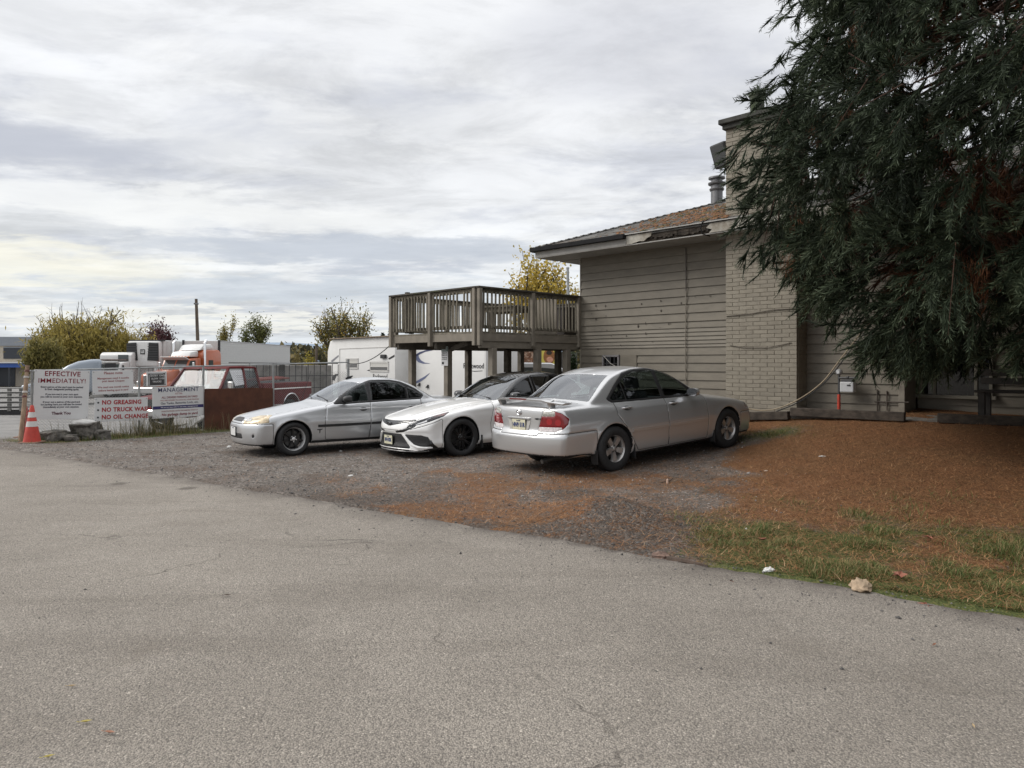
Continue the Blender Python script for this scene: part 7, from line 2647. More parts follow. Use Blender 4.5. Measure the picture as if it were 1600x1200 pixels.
def build_signs():
	e, W, H = sign('notice_sign', 51, 137.5, 578.5, 654, 578, 655, 'large white sign reading EFFECTIVE IMMEDIATELY beside the traffic cone')
	lines(e, [('EFFECTIVE', .455, .150, INK_RED, .98, .0025), ('IMMEDIATELY!', .300, .140, INK_RED, 1.0, .0008),
			  ('Every patron of the yard must be parked', .165, .052, INK_GREY, .98, .0022), ('in their designated parking spots.', .115, .052, INK_GREY, .98, .0022),
			  ('If you are not in your own spot', .005, .052, INK_GREY, .98, .0022), ('you will be towed at your own expense.', -.050, .052, INK_GREY, .98, .0022),
			  ('If your not a patron of the yard and', -.165, .052, INK_GREY, .98, .0022), ('try parking here you will also be towed', -.220, .052, INK_GREY, .98, .0022),
			  ('immediately at your own expense.', -.275, .052, INK_GREY, .98, .0022), ('Thank You', -.415, .085, pbr('ink_dark_plum', (.08, .012, .03), .5), 1.0, .003)])
	e, W, H = sign('notice_sign', 143, 207, 579.5, 617, 578, 614, 'weathered white sign reading Please note in faded red letters')
	lines(e, [('Please note', .215, .085, INK_FADE, 1.05, .002), ('Management need 3 months', .095, .062, INK_FADE, .98, .0015), ('post dated Cheques', .03, .062, INK_FADE, .98, .0015),
			  ('We need one month notice', -.11, .062, INK_FADE, .98, .0015), ('before leaving spot in yard', -.185, .062, INK_FADE, .98, .0015)])
	e, W, H = sign('notice_sign', 146, 229, 622, 659, 620, 656.5, 'white sign listing NO GREASING, NO TRUCK WASH, NO OIL CHANGE in red')
	lines(e, [('NO GREASING', .165, .138, INK_RED2, .92, .005, -W * .37, 'LEFT'), ('NO TRUCK WASH', -.005, .138, INK_RED2, .92, .005, -W * .37, 'LEFT'), ('NO OIL CHANGE', -.175, .138, INK_RED2, .92, .005, -W * .37, 'LEFT')])
	for z in (.165, -.005, -.175):
		MB().box((-W * .435, -.0075, z), (.038, .003, .038)).build('bullet', INK_BLACK, e)
	e, W, H = sign('notice_sign', 227.5, 259, 581, 604, 580, 602.5, 'small black and white entry sign with rounded border above the MANAGEMENT sign')
	MB().box((0, -.007, -.01), (W * .84, .003, H * .82)).build('dark_field', pbr('sign_black', (.05, .05, .052), .5), e, bevel=.001)
	for s_ in (1, -1):
		MB().tube([(s_ * W * .37, -.010, -H * .40), (s_ * W * .37, -.010, H * .26), (s_ * W * .31, -.010, H * .33), (0, -.010, H * .33)], .005, 4).build('border_line', SIGNW, e)
	lines(e, [('ENTRY  ONLY', .075, .058, SIGNW, 1.0, .001, .03), ('SLOW  5 KM', .005, .058, SIGNW, 1.0, .001, .03), ('TRUCKS', -.07, .058, SIGNW, 1.0, .001, .0)], -.0095)
	e, W, H = sign('notice_sign', 236, 316, 605.5, 653.5, 601.5, 650, 'tilted white sign headed MANAGEMENT with a navy stripe above the torn tarp', off=.07)
	lines(e, [('MANAGEMENT', .300, .142, INK_NAVY, 1.02, .0010, 0.0), ('ATTN:', .205, .065, INK_FADE, 1.0, .001), ('ALL DRIVERS PARKING IN YARD', .118, .070, INK_RED, .90, .001, .03),
			  ('YOU ARE ADVISED TO LOCK ALL YOUR VEHICLES', .045, .047, INK_FADE, .92, .0008, .03), ('Gas Tanks, Batteries Lock, etc.', -.025, .078, INK_GREY, .98, .0015, .03),
			  ('UNAUTHORIZED ENTRY PROHIBITED STRICTLY', -.222, .045, INK_FADE, .95, .0008, .03), ('No garbage dump in yard', -.305, .090, INK_RED, .98, .002, .03)])
	MB().box((0, -.007, -.125), (W * .985, .003, .075)).build('stripe', pbr('stripe_navy', (.035, .03, .13), .5), e)
	lines(e, [('We are not responsible for any stolen / damaged goods', -.125, .045, SIGNW, .92, .0006, .02)], -.009)
	# torn white tarp hanging under it
	pts = []
	top = [(238, 657), (250, 661), (262, 664), (275, 664), (288, 662), (300, 655), (308, 650), (314, 648)]
	bot = [(240, 659), (252, 665), (262, 669.5), (276, 669), (290, 667), (302, 664), (311, 660), (314, 656)]
	m = MB(); vs = []
	for i, (a, b) in enumerate(zip(top, bot)):
		s_ = fence_s(a[0])
		wob = .03 * math.sin(i * 1.9)
		z0_ = fence_z(s_, a[1]); z1_ = fence_z(s_, b[1])
		for k in range(4):
			t = k / 3
			vs.append(fence_p(s_, z0_ + (z1_ - z0_) * t, .09 + wob + .05 * math.sin(t * 3 + i)))
	fs = [(i * 4 + k, i * 4 + k + 1, i * 4 + 5 + k, i * 4 + 4 + k) for i in range(7) for k in range(3)]
	vs2 = [v + FN * -.006 for v in vs]
	m.add(vs, fs); m.add(vs2, [f[::-1] for f in fs])
	tag(m.build('torn_tarp', pbr('tarp_white', (.58, .57, .55), .7, var=.12), None, smooth=True), 'torn white tarp sagging below the MANAGEMENT sign', 'tarp')
	# rusty steel sheet
	s0, s1 = fence_s(316.5), fence_s(423)
	za, zb_ = fence_z(s0, 607.5), fence_z(s1, 606.5)
	RUST = pbr('rust_sheet', (.095, .034, .018), .85, var=.22, vscale=3, bump=.3, bscale=30, col2=(.045, .018, .012), c2scale=1.3, c2lo=.42, c2hi=.72, c2amt=.7)
	o = MB().prism([(0, -.10), (s1 - s0, -.20), (s1 - s0, zb_), (s1 - s0 - .6, (za + zb_) / 2 + .01), (0, za)], -.012, M=Matrix(((FD.x, 0, -FN.x), (FD.y, 0, -FN.y), (0, 1, 0))), o=fence_p(s0, 0, .10)).build('rusty_sheet', RUST, None)
	bm = bmesh.new(); bm.from_mesh(o.data); bmesh.ops.recalc_face_normals(bm, faces=bm.faces[:]); bm.to_mesh(o.data); bm.free()
	tag(o, 'rust brown steel sheet leaning on the fence in front of the red pickup', 'metal sheet')


build_signs()


def build_fence_foot():
	# leaning wooden pole wrapped with tape
	b = at(31.5, 690, 15.1); t = at(43, 571, 15.4)
	b.z = gz(b.x, b.y) - .05
	e = empty('wooden_pole', b)
	tag(e, 'leaning weathered wooden pole with tape wrapped round it at the yard entrance', 'pole')
	d = t - b
	WOODP = pbr('pole_wood', (.30, .21, .145), .85, var=.25, vscale=10, bump=.5, bscale=25, col2=(.15, .09, .06), c2scale=4, c2lo=.45, c2hi=.65, stretch=(2, 2, .4))
	MB().tube([(0, 0, 0), tuple(d * .5 + Vector((.01, 0, 0))), tuple(d)], [.048, .044, .038], 9).build('shaft', WOODP, e, smooth=True)
	for f, c in ((.60, (.10, .03, .03)), (.66, (.5, .47, .44)), (.85, (.42, .40, .38)), (.93, (.12, .05, .04))):
		MB().tube([tuple(d * (f - .012)), tuple(d * (f + .012))], [.052, .05], 9).build('tape', pbr('tape_%d' % int(f * 100), c, .6), e, smooth=True)
	# traffic cone
	p = at(50, 692, 14.9)
	z = gz(p.x, p.y)
	e = empty('traffic_cone', (p.x, p.y, z))
	tag(e, 'orange traffic cone with two white reflective bands beside the wooden pole', 'traffic cone')
	ORANGE = pbr('cone_orange', (.46, .05, .034), .6, var=.12, col2=(.3, .06, .04), c2scale=6, c2lo=.6, c2hi=.8)
	H = .79
	def r(h): return .138 * (1 - h / H) + .030
	MB().lathe([(r(.03), .03), (r(.28 * H + .0), .28 * H), (r(H * .97), H * .97), (.022, H), (.001, H)], 24).build('cone_body', ORANGE, e, smooth=True)
	MB().box((0, 0, .018), (.36, .36, .036)).build('base', pbr('cone_base', (.22, .13, .09), .8, var=.2), e, bevel=.01)
	WB = pbr('band_white', (.55, .54, .52), .45, var=.1)
	for a, b2 in ((.44, .58), (.68, .82)):
		MB().lathe([(r(a * H) + .003, a * H), (r(b2 * H) + .003, b2 * H)], 24, cap=False).build('reflective_band', WB, e, smooth=True)
	# second cone standing behind the pole
	p = at(44, 640, 16.2); z = gz(p.x, p.y)
	e2 = empty('traffic_cone', (p.x - .05, p.y, z)); tag(e2, 'faded red cone mostly hidden behind the wooden pole and the large sign', 'traffic cone')
	MB().lathe([(.13, .03), (.03, .70), (.001, .71)], 20).build('cone_body', pbr('cone_faded', (.40, .06, .05), .7), e2, smooth=True)
	MB().box((0, 0, .018), (.36, .36, .036)).build('base', pbr('cone_base', (.22, .13, .09), .8), e2, bevel=.01)
	# rough stone blocks below the signs
	STONE = pbr('rough_stone', (.13, .12, .105), .95, var=.5, vscale=7, bump=1.0, bscale=12, bdist=.08, col2=(.045, .042, .03), c2lo=.5, c2hi=.68)
	def rock(name, c, s, seed, label):
		bm = bmesh.new()
		bmesh.ops.create_icosphere(bm, subdivisions=3, radius=1)
		for v in bm.verts:
			n = mnoise.noise(v.co * 1.4 + Vector((seed * 3.1, 0, 0))) * .35 + mnoise.noise(v.co * 4 + Vector((seed, 5, 0))) * .13
			q = Vector((math.copysign(abs(v.co.x) ** .4, v.co.x), math.copysign(abs(v.co.y) ** .4, v.co.y), math.copysign(abs(v.co.z) ** .4, v.co.z)))
			v.co = Vector((q.x * s[0], q.y * s[1], q.z * s[2])) * (1 + n)
		me = bpy.data.meshes.new(name); bm.to_mesh(me); bm.free()
		o = mesh_obj(name, me, STONE); o.location = c; o.rotation_euler = (0, 0, FRZ + seed)
		tag(o, label, 'stone', 'rough stone blocks below the signs')
	p = at(84, 680, 15.6); rock('stone_block', (p.x, p.y, gz(p.x, p.y) + .08), (.30, .24, .14), .3, 'mossy stone block under the large EFFECTIVE sign, next to the cone')
	p = at(136, 675, 16.1); rock('stone_block', (p.x, p.y, gz(p.x, p.y) + .20), (.36, .25, .19), .9, 'larger rough stone block with a white bag on top')
	p = at(158, 684, 16.0); rock('stone_block', (p.x, p.y, gz(p.x, p.y) + .08), (.17, .16, .13), 1.7, 'small stone at the right foot of the block with the bag')
	p = at(112, 688, 15.6); rock('stone_block', (p.x, p.y, gz(p.x, p.y) + .05), (.14, .12, .09), 2.6, 'small dark stone between the two larger blocks')
	p = at(133, 661, 16.05)
	bm = bmesh.new(); bmesh.ops.create_icosphere(bm, subdivisions=3, radius=1)
	for v in bm.verts:
		n = mnoise.noise(v.co * 2.2) * .22
		v.co = Vector((v.co.x * .27, v.co.y * .16, max(v.co.z, -.4) * .085)) * (1 + n)
	me = bpy.data.meshes.new('white_bag'); bm.to_mesh(me); bm.free(); me.polygons.foreach_set('use_smooth', [True] * len(me.polygons))
	o = mesh_obj('white_bag', me, pbr('bag_white', (.60, .59, .56), .6, var=.1)); o.location = (p.x, p.y, p.z); o.rotation_euler = (0, math.radians(4), FRZ)
	tag(o, 'crumpled white plastic bag lying on the stone block', 'bag')
	# tall dry weeds along the fence
	n = 900
	s_ = RNG.uniform(-.6, 7.0, n); off = RNG.normal(.30, .18, n)
	s_ = np.where(RNG.random(n) < .55, RNG.normal(1.9, .6, n), s_)
	x = FA.x + FD.x * s_ + FN.x * off; y = FA.y + FD.y * s_ + FN.y * off
	z = ground_z(x, y)
	h = RNG.uniform(.12, .5, n)
	mat = tone_mat('dry_weed', [(0, (.05, .055, .02)), (.4, (.10, .09, .04)), (.75, (.20, .16, .09)), (1, (.34, .29, .19))], .8, .2)
	strips('weeds', x, y, z, RNG.uniform(.03, .20, n), RNG.uniform(.003, .007, n), RNG.uniform(0, 6.28, n), RNG.normal(0, .06, n), h, RNG.random(n), mat, 'dry weeds growing along the foot of the fence', 'weeds', seg=4)


build_fence_foot()


# ------------------------------------------------------------------ profile bodies for the far vehicles
def extrude_side(poly, w, name, mat, parent, bevel=.05, seg=2):
	"""(x, z) outline extruded along y, centred"""
	return MB().prism(poly, w, M=Matrix(((1, 0, 0), (0, 0, -1), (0, 1, 0))), o=(0, w / 2, 0)).build(name, mat, parent, smooth=True, bevel=bevel, seg=seg, auto=35)


def ground_at(x, y): return gz(x, y)


def simple_wheel(parent, x, y, r, w, mat=None):
	e = empty('wheel', (x, y, r)); e.parent = parent
	M = Matrix(((1, 0, 0), (0, 0, 1), (0, -1, 0)))
	MB().lathe([(r * .55, -w / 2), (r * .95, -w / 2), (r, -w * .35), (r, w * .35), (r * .95, w / 2), (r * .55, w / 2)], 24, (0, 0, 0), M, cap=False).build('tyre', RUB, e, smooth=True)
	MB().lathe([(.001, -w * .35), (r * .56, -w * .42), (r * .58, w * .42), (.3 * r, w * .3), (.001, w * .34)], 20, (0, 0, 0), M).build('rim', mat or GALV, e, smooth=True)


def build_pickup():
	ang = math.atan2(.94, .35)
	fx, fy = -9.55, 19.4
	zb = -.28
	e = empty('red_pickup', (fx, fy, zb), ang)
	tag(e, 'old maroon pickup truck behind the chain link fence with paper in its window', 'pickup')
	RED = pbr('pickup_maroon', (.115, .009, .011), .65, var=.15, spec=.3, col2=(.06, .015, .015), c2scale=2, c2lo=.5, c2hi=.8)
	CHR = chrome()
	# near side faces local -y (towards the lot)
	body = MB()
	W = 1.98
	low = [(0, .45), (.05, .95), (1.25, 1.08), (2.95, 1.10), (2.95, .45), (2.15, .42), (1.35, .45), (1.30, .62), (1.15, .80), (.92, .86), (.70, .80), (.52, .62), (.48, .45)]
	extrude_side(low, W, 'body', RED, e, .04)
	bed = [(3.0, .45), (3.0, 1.28), (5.4, 1.28), (5.4, .5), (4.75, .48), (4.70, .66), (4.55, .84), (4.32, .90), (4.10, .84), (3.95, .66), (3.90, .48)]
	b = extrude_side(bed, W, 'bed', RED, e, .03)
	MB().box((4.2, 0, 1.27), (2.2, 1.72, .05)).build('bed_floor', INTER, b)
	cab = MB()
	# cab: floor roofline with pillars
	zt = 1.80
	P = lambda x, z, y: (x, y, z)
	for sgn in (-1, 1):
		yb, yt = sgn * .95, sgn * .80
		for (x0, x1) in ((1.18, 1.72), (2.28, 2.30), (2.92, 2.84)):
			cab.beam((x0, yb, 1.09), (x1, yt, zt - .03), .07, .07)
	cab.build('pillar', RED, e, bevel=.01)
	extrude_side([(1.62, zt - .06), (1.75, zt), (2.35, zt + .02), (2.80, zt), (2.88, zt - .06)], 1.66, 'cab_roof', RED, e, .03)
	MB().add([P(1.22, 1.10, -.90), P(1.22, 1.10, .90), P(1.70, zt - .05, .77), P(1.70, zt - .05, -.77)], [(0, 1, 2, 3)]).build('windshield', glass('old_windshield', (.62, .70, .69), 1.45, dust=.10), e)
	g = MB().add([P(1.20, 1.10, -.905), P(1.69, 1.10 + .63, -.80), P(1.70, zt - .05, -.77), P(1.24, 1.10, -.87)], [(0, 1, 2, 3)])
	m = MB(); m.tube([(1.22, -.90, 1.10), (1.70, -.77, zt - .05)], .018, 6); m.tube([(1.22, .9, 1.10), (1.22, -.90, 1.10)], .018, 6); m.tube([(1.70, .77, zt - .05), (1.70, -.77, zt - .05)], .018, 6)
	m.build('windshield_trim', CHR, e, smooth=True)
	for sgn in (-1, 1):
		MB().add([P(1.32, 1.11, sgn * .94), P(2.26, 1.11, sgn * .94), P(2.27, zt - .06, sgn * .80), P(1.76, zt - .06, sgn * .80)], [(0, 1, 2, 3)]).build('window', glass('pickup_glass', (.55, .58, .58), 1.5), e)
		MB().add([P(2.36, 1.11, sgn * .94), P(2.86, 1.11, sgn * .94), P(2.80, zt - .06, sgn * .80), P(2.37, zt - .06, sgn * .80)], [(0, 1, 2, 3)]).build('window', glass('pickup_glass', (.55, .58, .58), 1.5), e)
		m = MB(); m.beam((1.28, sgn * .965, 1.09), (2.3, sgn * .965, 1.10), .02, .03); m.build('belt_trim', CHR, e)
		m = MB(); m.beam((3.02, sgn * 1.0, 1.10), (5.35, sgn * 1.0, 1.10), .02, .035); m.beam((.1, sgn * 1.0, .62), (.45, sgn * 1.0, .62), .02, .03); m.beam((1.4, sgn * 1.0, .60), (3.85, sgn * 1.0, .60), .02, .035); m.beam((4.8, sgn * 1.0, .60), (5.35, sgn * 1.0, .60), .02, .035)
		o = m.build('side_trim', CHR, e); tag(o, kind='stuff')
		m = MB(); m.tube([(4.32 + .43 * math.cos(t), sgn * 1.0, .46 + .47 * math.sin(t)) for t in np.linspace(.15, math.pi - .15, 16)], .022, 6); m.build('arch_trim', CHR, e, smooth=True)
		MB().box((2.02, sgn * 1.0, 1.0), (.16, .03, .035)).build('handle', CHR, e, bevel=.008)
	MB().box((3.0, 0, 1.45), (.02, 1.5, .45)).build('rear_window', glass('pickup_glass', (.55, .58, .58), 1.5), e)
	for y in (-.42, .42):
		seat(e, 2.25, y, .75, pbr('pickup_seat', (.05, .04, .035), .9))
	MB().box((1.45, 0, 1.0), (.4, 1.6, .2)).build('dashboard', pbr('dash_pale', (.28, .34, .33), .8, var=.3), e, bevel=.04)
	for y in (-.5, .3):
		MB().box((1.33, y, 1.13), (.25, .4, .05)).build('paper', pbr('paper_teal', (.40, .55, .52), .8, var=.2), e)
	# notice taped inside the near window
	nm = MB().add([P(1.74, 1.69, -.815), P(2.27, 1.70, -.81), P(2.29, 1.28, -.91), P(1.86, 1.24, -.92)], [(0, 1, 2, 3)])
	nt = nm.build('notice_paper', pbr('paper_white', (.70, .71, .74), .7, var=.04), e)
	for k in range(5):
		z = 1.53 - k * .055; y = -.845 - k * .0125
		MB().box((2.09 + .01 * k, y - .006, z), (.30 - .05 * (k % 2), .003, .012)).build('print_line', INK_GREY, nt)
	# truck mirror and mast
	m = MB(); m.box((1.42, -1.14, 1.26), (.07, .17, .24)); m.build('mirror', CHR, e, bevel=.02)
	MB().tube([(1.42, -.95, 1.14), (1.42, -1.12, 1.2)], .012, 5).build('mirror_arm', CHR, e)
	MB().box((-.02, 0, .55), (.10, 1.95, .18)).build('bumper', CHR, e, bevel=.03)
	MB().box((.0, 0, .80), (.06, 1.5, .22)).build('grille', PLAST, e)
	for y in (-.78, .78):
		MB().box((-.01, y, .80), (.07, .25, .2)).build('headlight', HOUSING, e, bevel=.02)
	for x in (.90, 4.32):
		for y in (-.86, .86):
			simple_wheel(e, x, y, .37, .23)
	# lengths of timber standing in the bed
	for k in range(3):
		MB().beam((3.3, -.2 + k * .2, 1.35), (5.1, -.25 + k * .22, 1.40 + .02 * k), .14, .05).build('plank', pbr('red_plank', (.20, .05, .04), .8, var=.3), e)


build_pickup()


def build_rack_wall():
	# concrete slab wall with a black wire grid, behind the pickup bed
	Y0 = 27.0
	a = Vector((at(393, None, Y0), Y0, 0)); b = Vector((at(519, None, 29.0), 29.0, 0))
	d = (b - a); L = d.length; ang = math.atan2(d.y, d.x)
	e = empty('concrete_barrier', (a.x, a.y, -.5), ang)
	tag(e, 'grey concrete slab wall behind the pickup bed', 'wall')
	CON = pbr('slab_concrete', (.27, .26, .245), .9, var=.15, vscale=2, bump=.4, col2=(.14, .135, .125), c2scale=1.2, c2lo=.45, c2hi=.7)
	n = 3
	for k in range(n):
		MB().box((L * (k + .5) / n, .12, 1.02), (L / n - .03, .22, 2.04 - .01 * k)).build('slab', CON, e, bevel=.02)
	MB().box((L * .36, -.02, 1.35), (.22, .03, 1.4)).build('stain_board', pbr('tarred', (.08, .078, .075), .9), e)
	g = empty('wire_rack', (a.x + .22 * math.sin(ang), a.y - .22 * math.cos(ang), -.5), ang)
	tag(g, 'black wire grid panel standing in front of the concrete wall', 'wire panel')
	BW = pbr('wire_black', (.03, .03, .032), .6)
	n = 15
	for k in range(n):
		x = -.15 + (L + .3) * k / (n - 1)
		MB().beam((x, 0, .2), (x + .01, 0, 2.10 - .02 * (k % 3)), .022, .022, up=(0, 1, 0)).build('upright_wire', BW, g)
	for z in (.75, 1.15, 1.62, 2.10):
		MB().beam((-.9 if z > 2 else -.15, 0, z + (.03 if z > 2 else 0)), (L + .15, .0, z), .026 if z > 2 else .02, .03).build('cross_wire', BW, g)


build_rack_wall()


def build_trailer():
	"""white travel trailer with a raised room at its left end"""
	d = Vector((.68, -.73, 0)).normalized(); nrm = Vector((-.73, -.68, 0)).normalized()
	A = Vector((-7.77, 30.2, -.45)); ang = math.atan2(d.y, d.x)
	e = empty('travel_trailer', A, ang)       # local x to the right, -y towards the lot
	tag(e, 'white travel trailer with navy swoosh graphics parked behind the deck posts', 'trailer')
	WH = pbr('trailer_white', (.70, .695, .68), .35, var=.03, vscale=1.5, col2=(.55, .54, .51), c2scale=.9, c2lo=.52, c2hi=.8, c2amt=.5)
	TR = pbr('trailer_trim', (.52, .51, .49), .5)
	NAVY = pbr('trailer_navy', (.045, .055, .13), .4)
	BLK = pbr('trailer_black', (.02, .02, .022), .5)
	def uv(u, v, off=0.0):
		"""photo pixel -> local (x, z) on the plane y = -off"""
		P0 = A + nrm * off
		k = (u - 800) / FPX
		t = (k * P0.y - P0.x) / (d.x - k * d.y)
		Y = P0.y + d.y * t
		return t, CAMZ - (v - HORIZON) / FPX * Y + .45
	SL = 5.05
	# main body set back, room proud
	TB = 3.02
	MB().prism([(.3, .55), (.3, 2.7), (.55, TB), (9.3, TB + .02), (9.42, 2.8), (9.42, .55)], 1.75, M=Matrix(((1, 0, 0), (0, 0, 1), (0, 1, 0))), o=(0, .66, 0)).build('body', WH, e, bevel=.06, seg=2, smooth=True)
	MB().prism([(-.02, .75), (.0, 2.55), (.22, 2.98), (.5, 3.04), (SL, 3.06), (SL, .75)], .74, M=Matrix(((1, 0, 0), (0, 0, 1), (0, 1, 0))), o=(0, .0, 0)).build('slide_out', WH, e, bevel=.03, seg=2, smooth=True)
	MB().box((SL / 2 + .1, .3, 3.075), (SL - .5, .82, .035)).build('roof_edge', pbr('roof_brown', (.22, .17, .12), .8, var=.3), e)
	MB().box((5.9, 1.5, 3.07), (6.6, 1.7, .04)).build('roof_edge', pbr('roof_brown', (.22, .17, .12), .8, var=.3), e)
	# raised trim line
	m = MB()
	(x0, z0) = uv(531, 545); (x1, z1) = uv(611, 541)
	m.beam((x0, -.008, 1.0), (x0, -.008, z0), .02, .02, up=(0, 1, 0)); m.beam((x0, -.008, z0), (SL - .03, -.008, z0 + .02), .02, .02)
	m.build('trim_line', TR, e)
	def window(u0, u1, v0, v1, name='window'):
		xa, za = uv(u0, v0); xb, zb2 = uv(u1, v1)
		z0_, z1_ = min(za, zb2), max(za, zb2)
		f = MB()
		f.box(((xa + xb) / 2, -.012, z1_), (xb - xa + .06, .03, .06)); f.box(((xa + xb) / 2, -.012, z0_), (xb - xa + .06, .03, .06))
		f.box((xa, -.012, (z0_ + z1_) / 2), (.06, .03, z1_ - z0_)); f.box((xb, -.012, (z0_ + z1_) / 2), (.06, .03, z1_ - z0_)); f.box(((xa + xb) / 2, -.012, (z0_ + z1_) / 2), (xb - xa, .028, .04))
		w_ = f.build(name, TR, e)
		MB().box(((xa + xb) / 2, -.005, (z0_ + z1_) / 2), (xb - xa - .03, .01, z1_ - z0_ - .03)).build('pane', pbr('trailer_pane', (.16, .16, .16), .12, coat=1), w_)
		MB().box(((xa + xb) / 2, -.013, z0_ + (z1_ - z0_) * .74), (xb - xa - .08, .006, (z1_ - z0_) * .40)).build('blind', pbr('blind_pale', (.5, .49, .46), .7), w_)
	window(541.5, 559.5, 561, 575.5); window(579, 607, 566, 580)
	xa, za = uv(597, 554); xb, zb2 = uv(604.5, 560)
	MB().box(((xa + xb) / 2, -.05, (za + zb2) / 2), (xb - xa, .10, abs(za - zb2))).build('porch_lamp', BLK, e, bevel=.02)
	def decal(pts, mat, off=0.0, y=None):
		P = [uv(u, v, off) for u, v in pts]
		yy = -.004 if off == 0 else -off - .004
		o = MB().add([(x, yy, z) for x, z in P], [tuple(range(len(P)))]).build('decal', mat, e)
		bm = bmesh.new(); bm.from_mesh(o.data)
		bmesh.ops.triangulate(bm, faces=bm.faces[:]); bm.to_mesh(o.data); bm.free()
	decal([(517, 564), (529, 554.5), (529.5, 557), (519, 566.5)], pbr('decal_grey', (.2, .2, .22), .4))
	decal([(606.5, 560), (616.5, 554), (616.5, 557.5), (608.5, 562)], BLK)
	decal([(519.5, 594), (520, 588), (524, 584.5), (529.5, 584), (526, 587), (524, 592), (523, 595)], BLK)
	decal([(573, 579), (577.5, 577.5), (577.5, 580)], BLK)
	xa, za = uv(594, 588.5)
	text_mesh('lettering', 'Rockwood', .25, BLK, e, (xa, -.006, za), (math.radians(90), 0, 0), bold=.002, sx=.92)
	# main side graphics (set back by the depth of the room)
	S = -.66
	def arc(pts_out, pts_in, mat):
		n = len(pts_out)
		P = [uv(u, v, S) for u, v in pts_out] + [uv(u, v, S) for u, v in pts_in]
		vs = [(x, .652, z) for x, z in P]
		o = MB().add(vs, [(i, i + 1, n + i + 1, n + i) for i in range(n - 1)]).build('decal', mat, e)
	arc([(648, 555), (656, 550), (665, 547.2), (678, 546.5)], [(648, 559), (656, 553.5), (665, 549.5), (678, 546.9)], NAVY)
	arc([(648, 556), (649, 561), (654, 566), (661, 568.3), (672, 568)], [(654, 553), (654.5, 558), (658, 563), (664, 566.5), (672, 567.6)], pbr('decal_mid', (.12, .14, .24), .4))
	arc([(647, 598), (656, 592.5), (664, 588), (672, 582.5)], [(647, 600.5), (656, 597), (664, 591.5), (672, 582.8)], pbr('decal_mid', (.12, .14, .24), .4))
	xa, za = uv(743, 572, S)
	text_mesh('lettering', 'Rockwood', .25, BLK, e, (xa - .1, .650, za), (math.radians(90), 0, 0), bold=.002, sx=1.0)
	decal([(730, 578.5), (741, 579.6), (754, 579), (754, 580), (741, 580.8)], BLK, S)
	for x in (4.6, 5.5):
		for y in (.95, 2.1):
			simple_wheel(e, x, y, .36, .22)
	MB().beam((9.4, 1.5, .5), (10.5, 1.5, .45), .1, .12).build('hitch', BLK, e)
	# small vents low on the side
	for u, v in ((655, 603), (668, 606)):
		x, z = uv(u, v, S)
		MB().prism([(-.06, 0), (.08, 0), (.08, .12)], .05, M=Matrix(((1, 0, 0), (0, 0, 1), (0, 1, 0))), o=(x, .60, z)).build('vent_hood', BLK, e)


build_trailer()


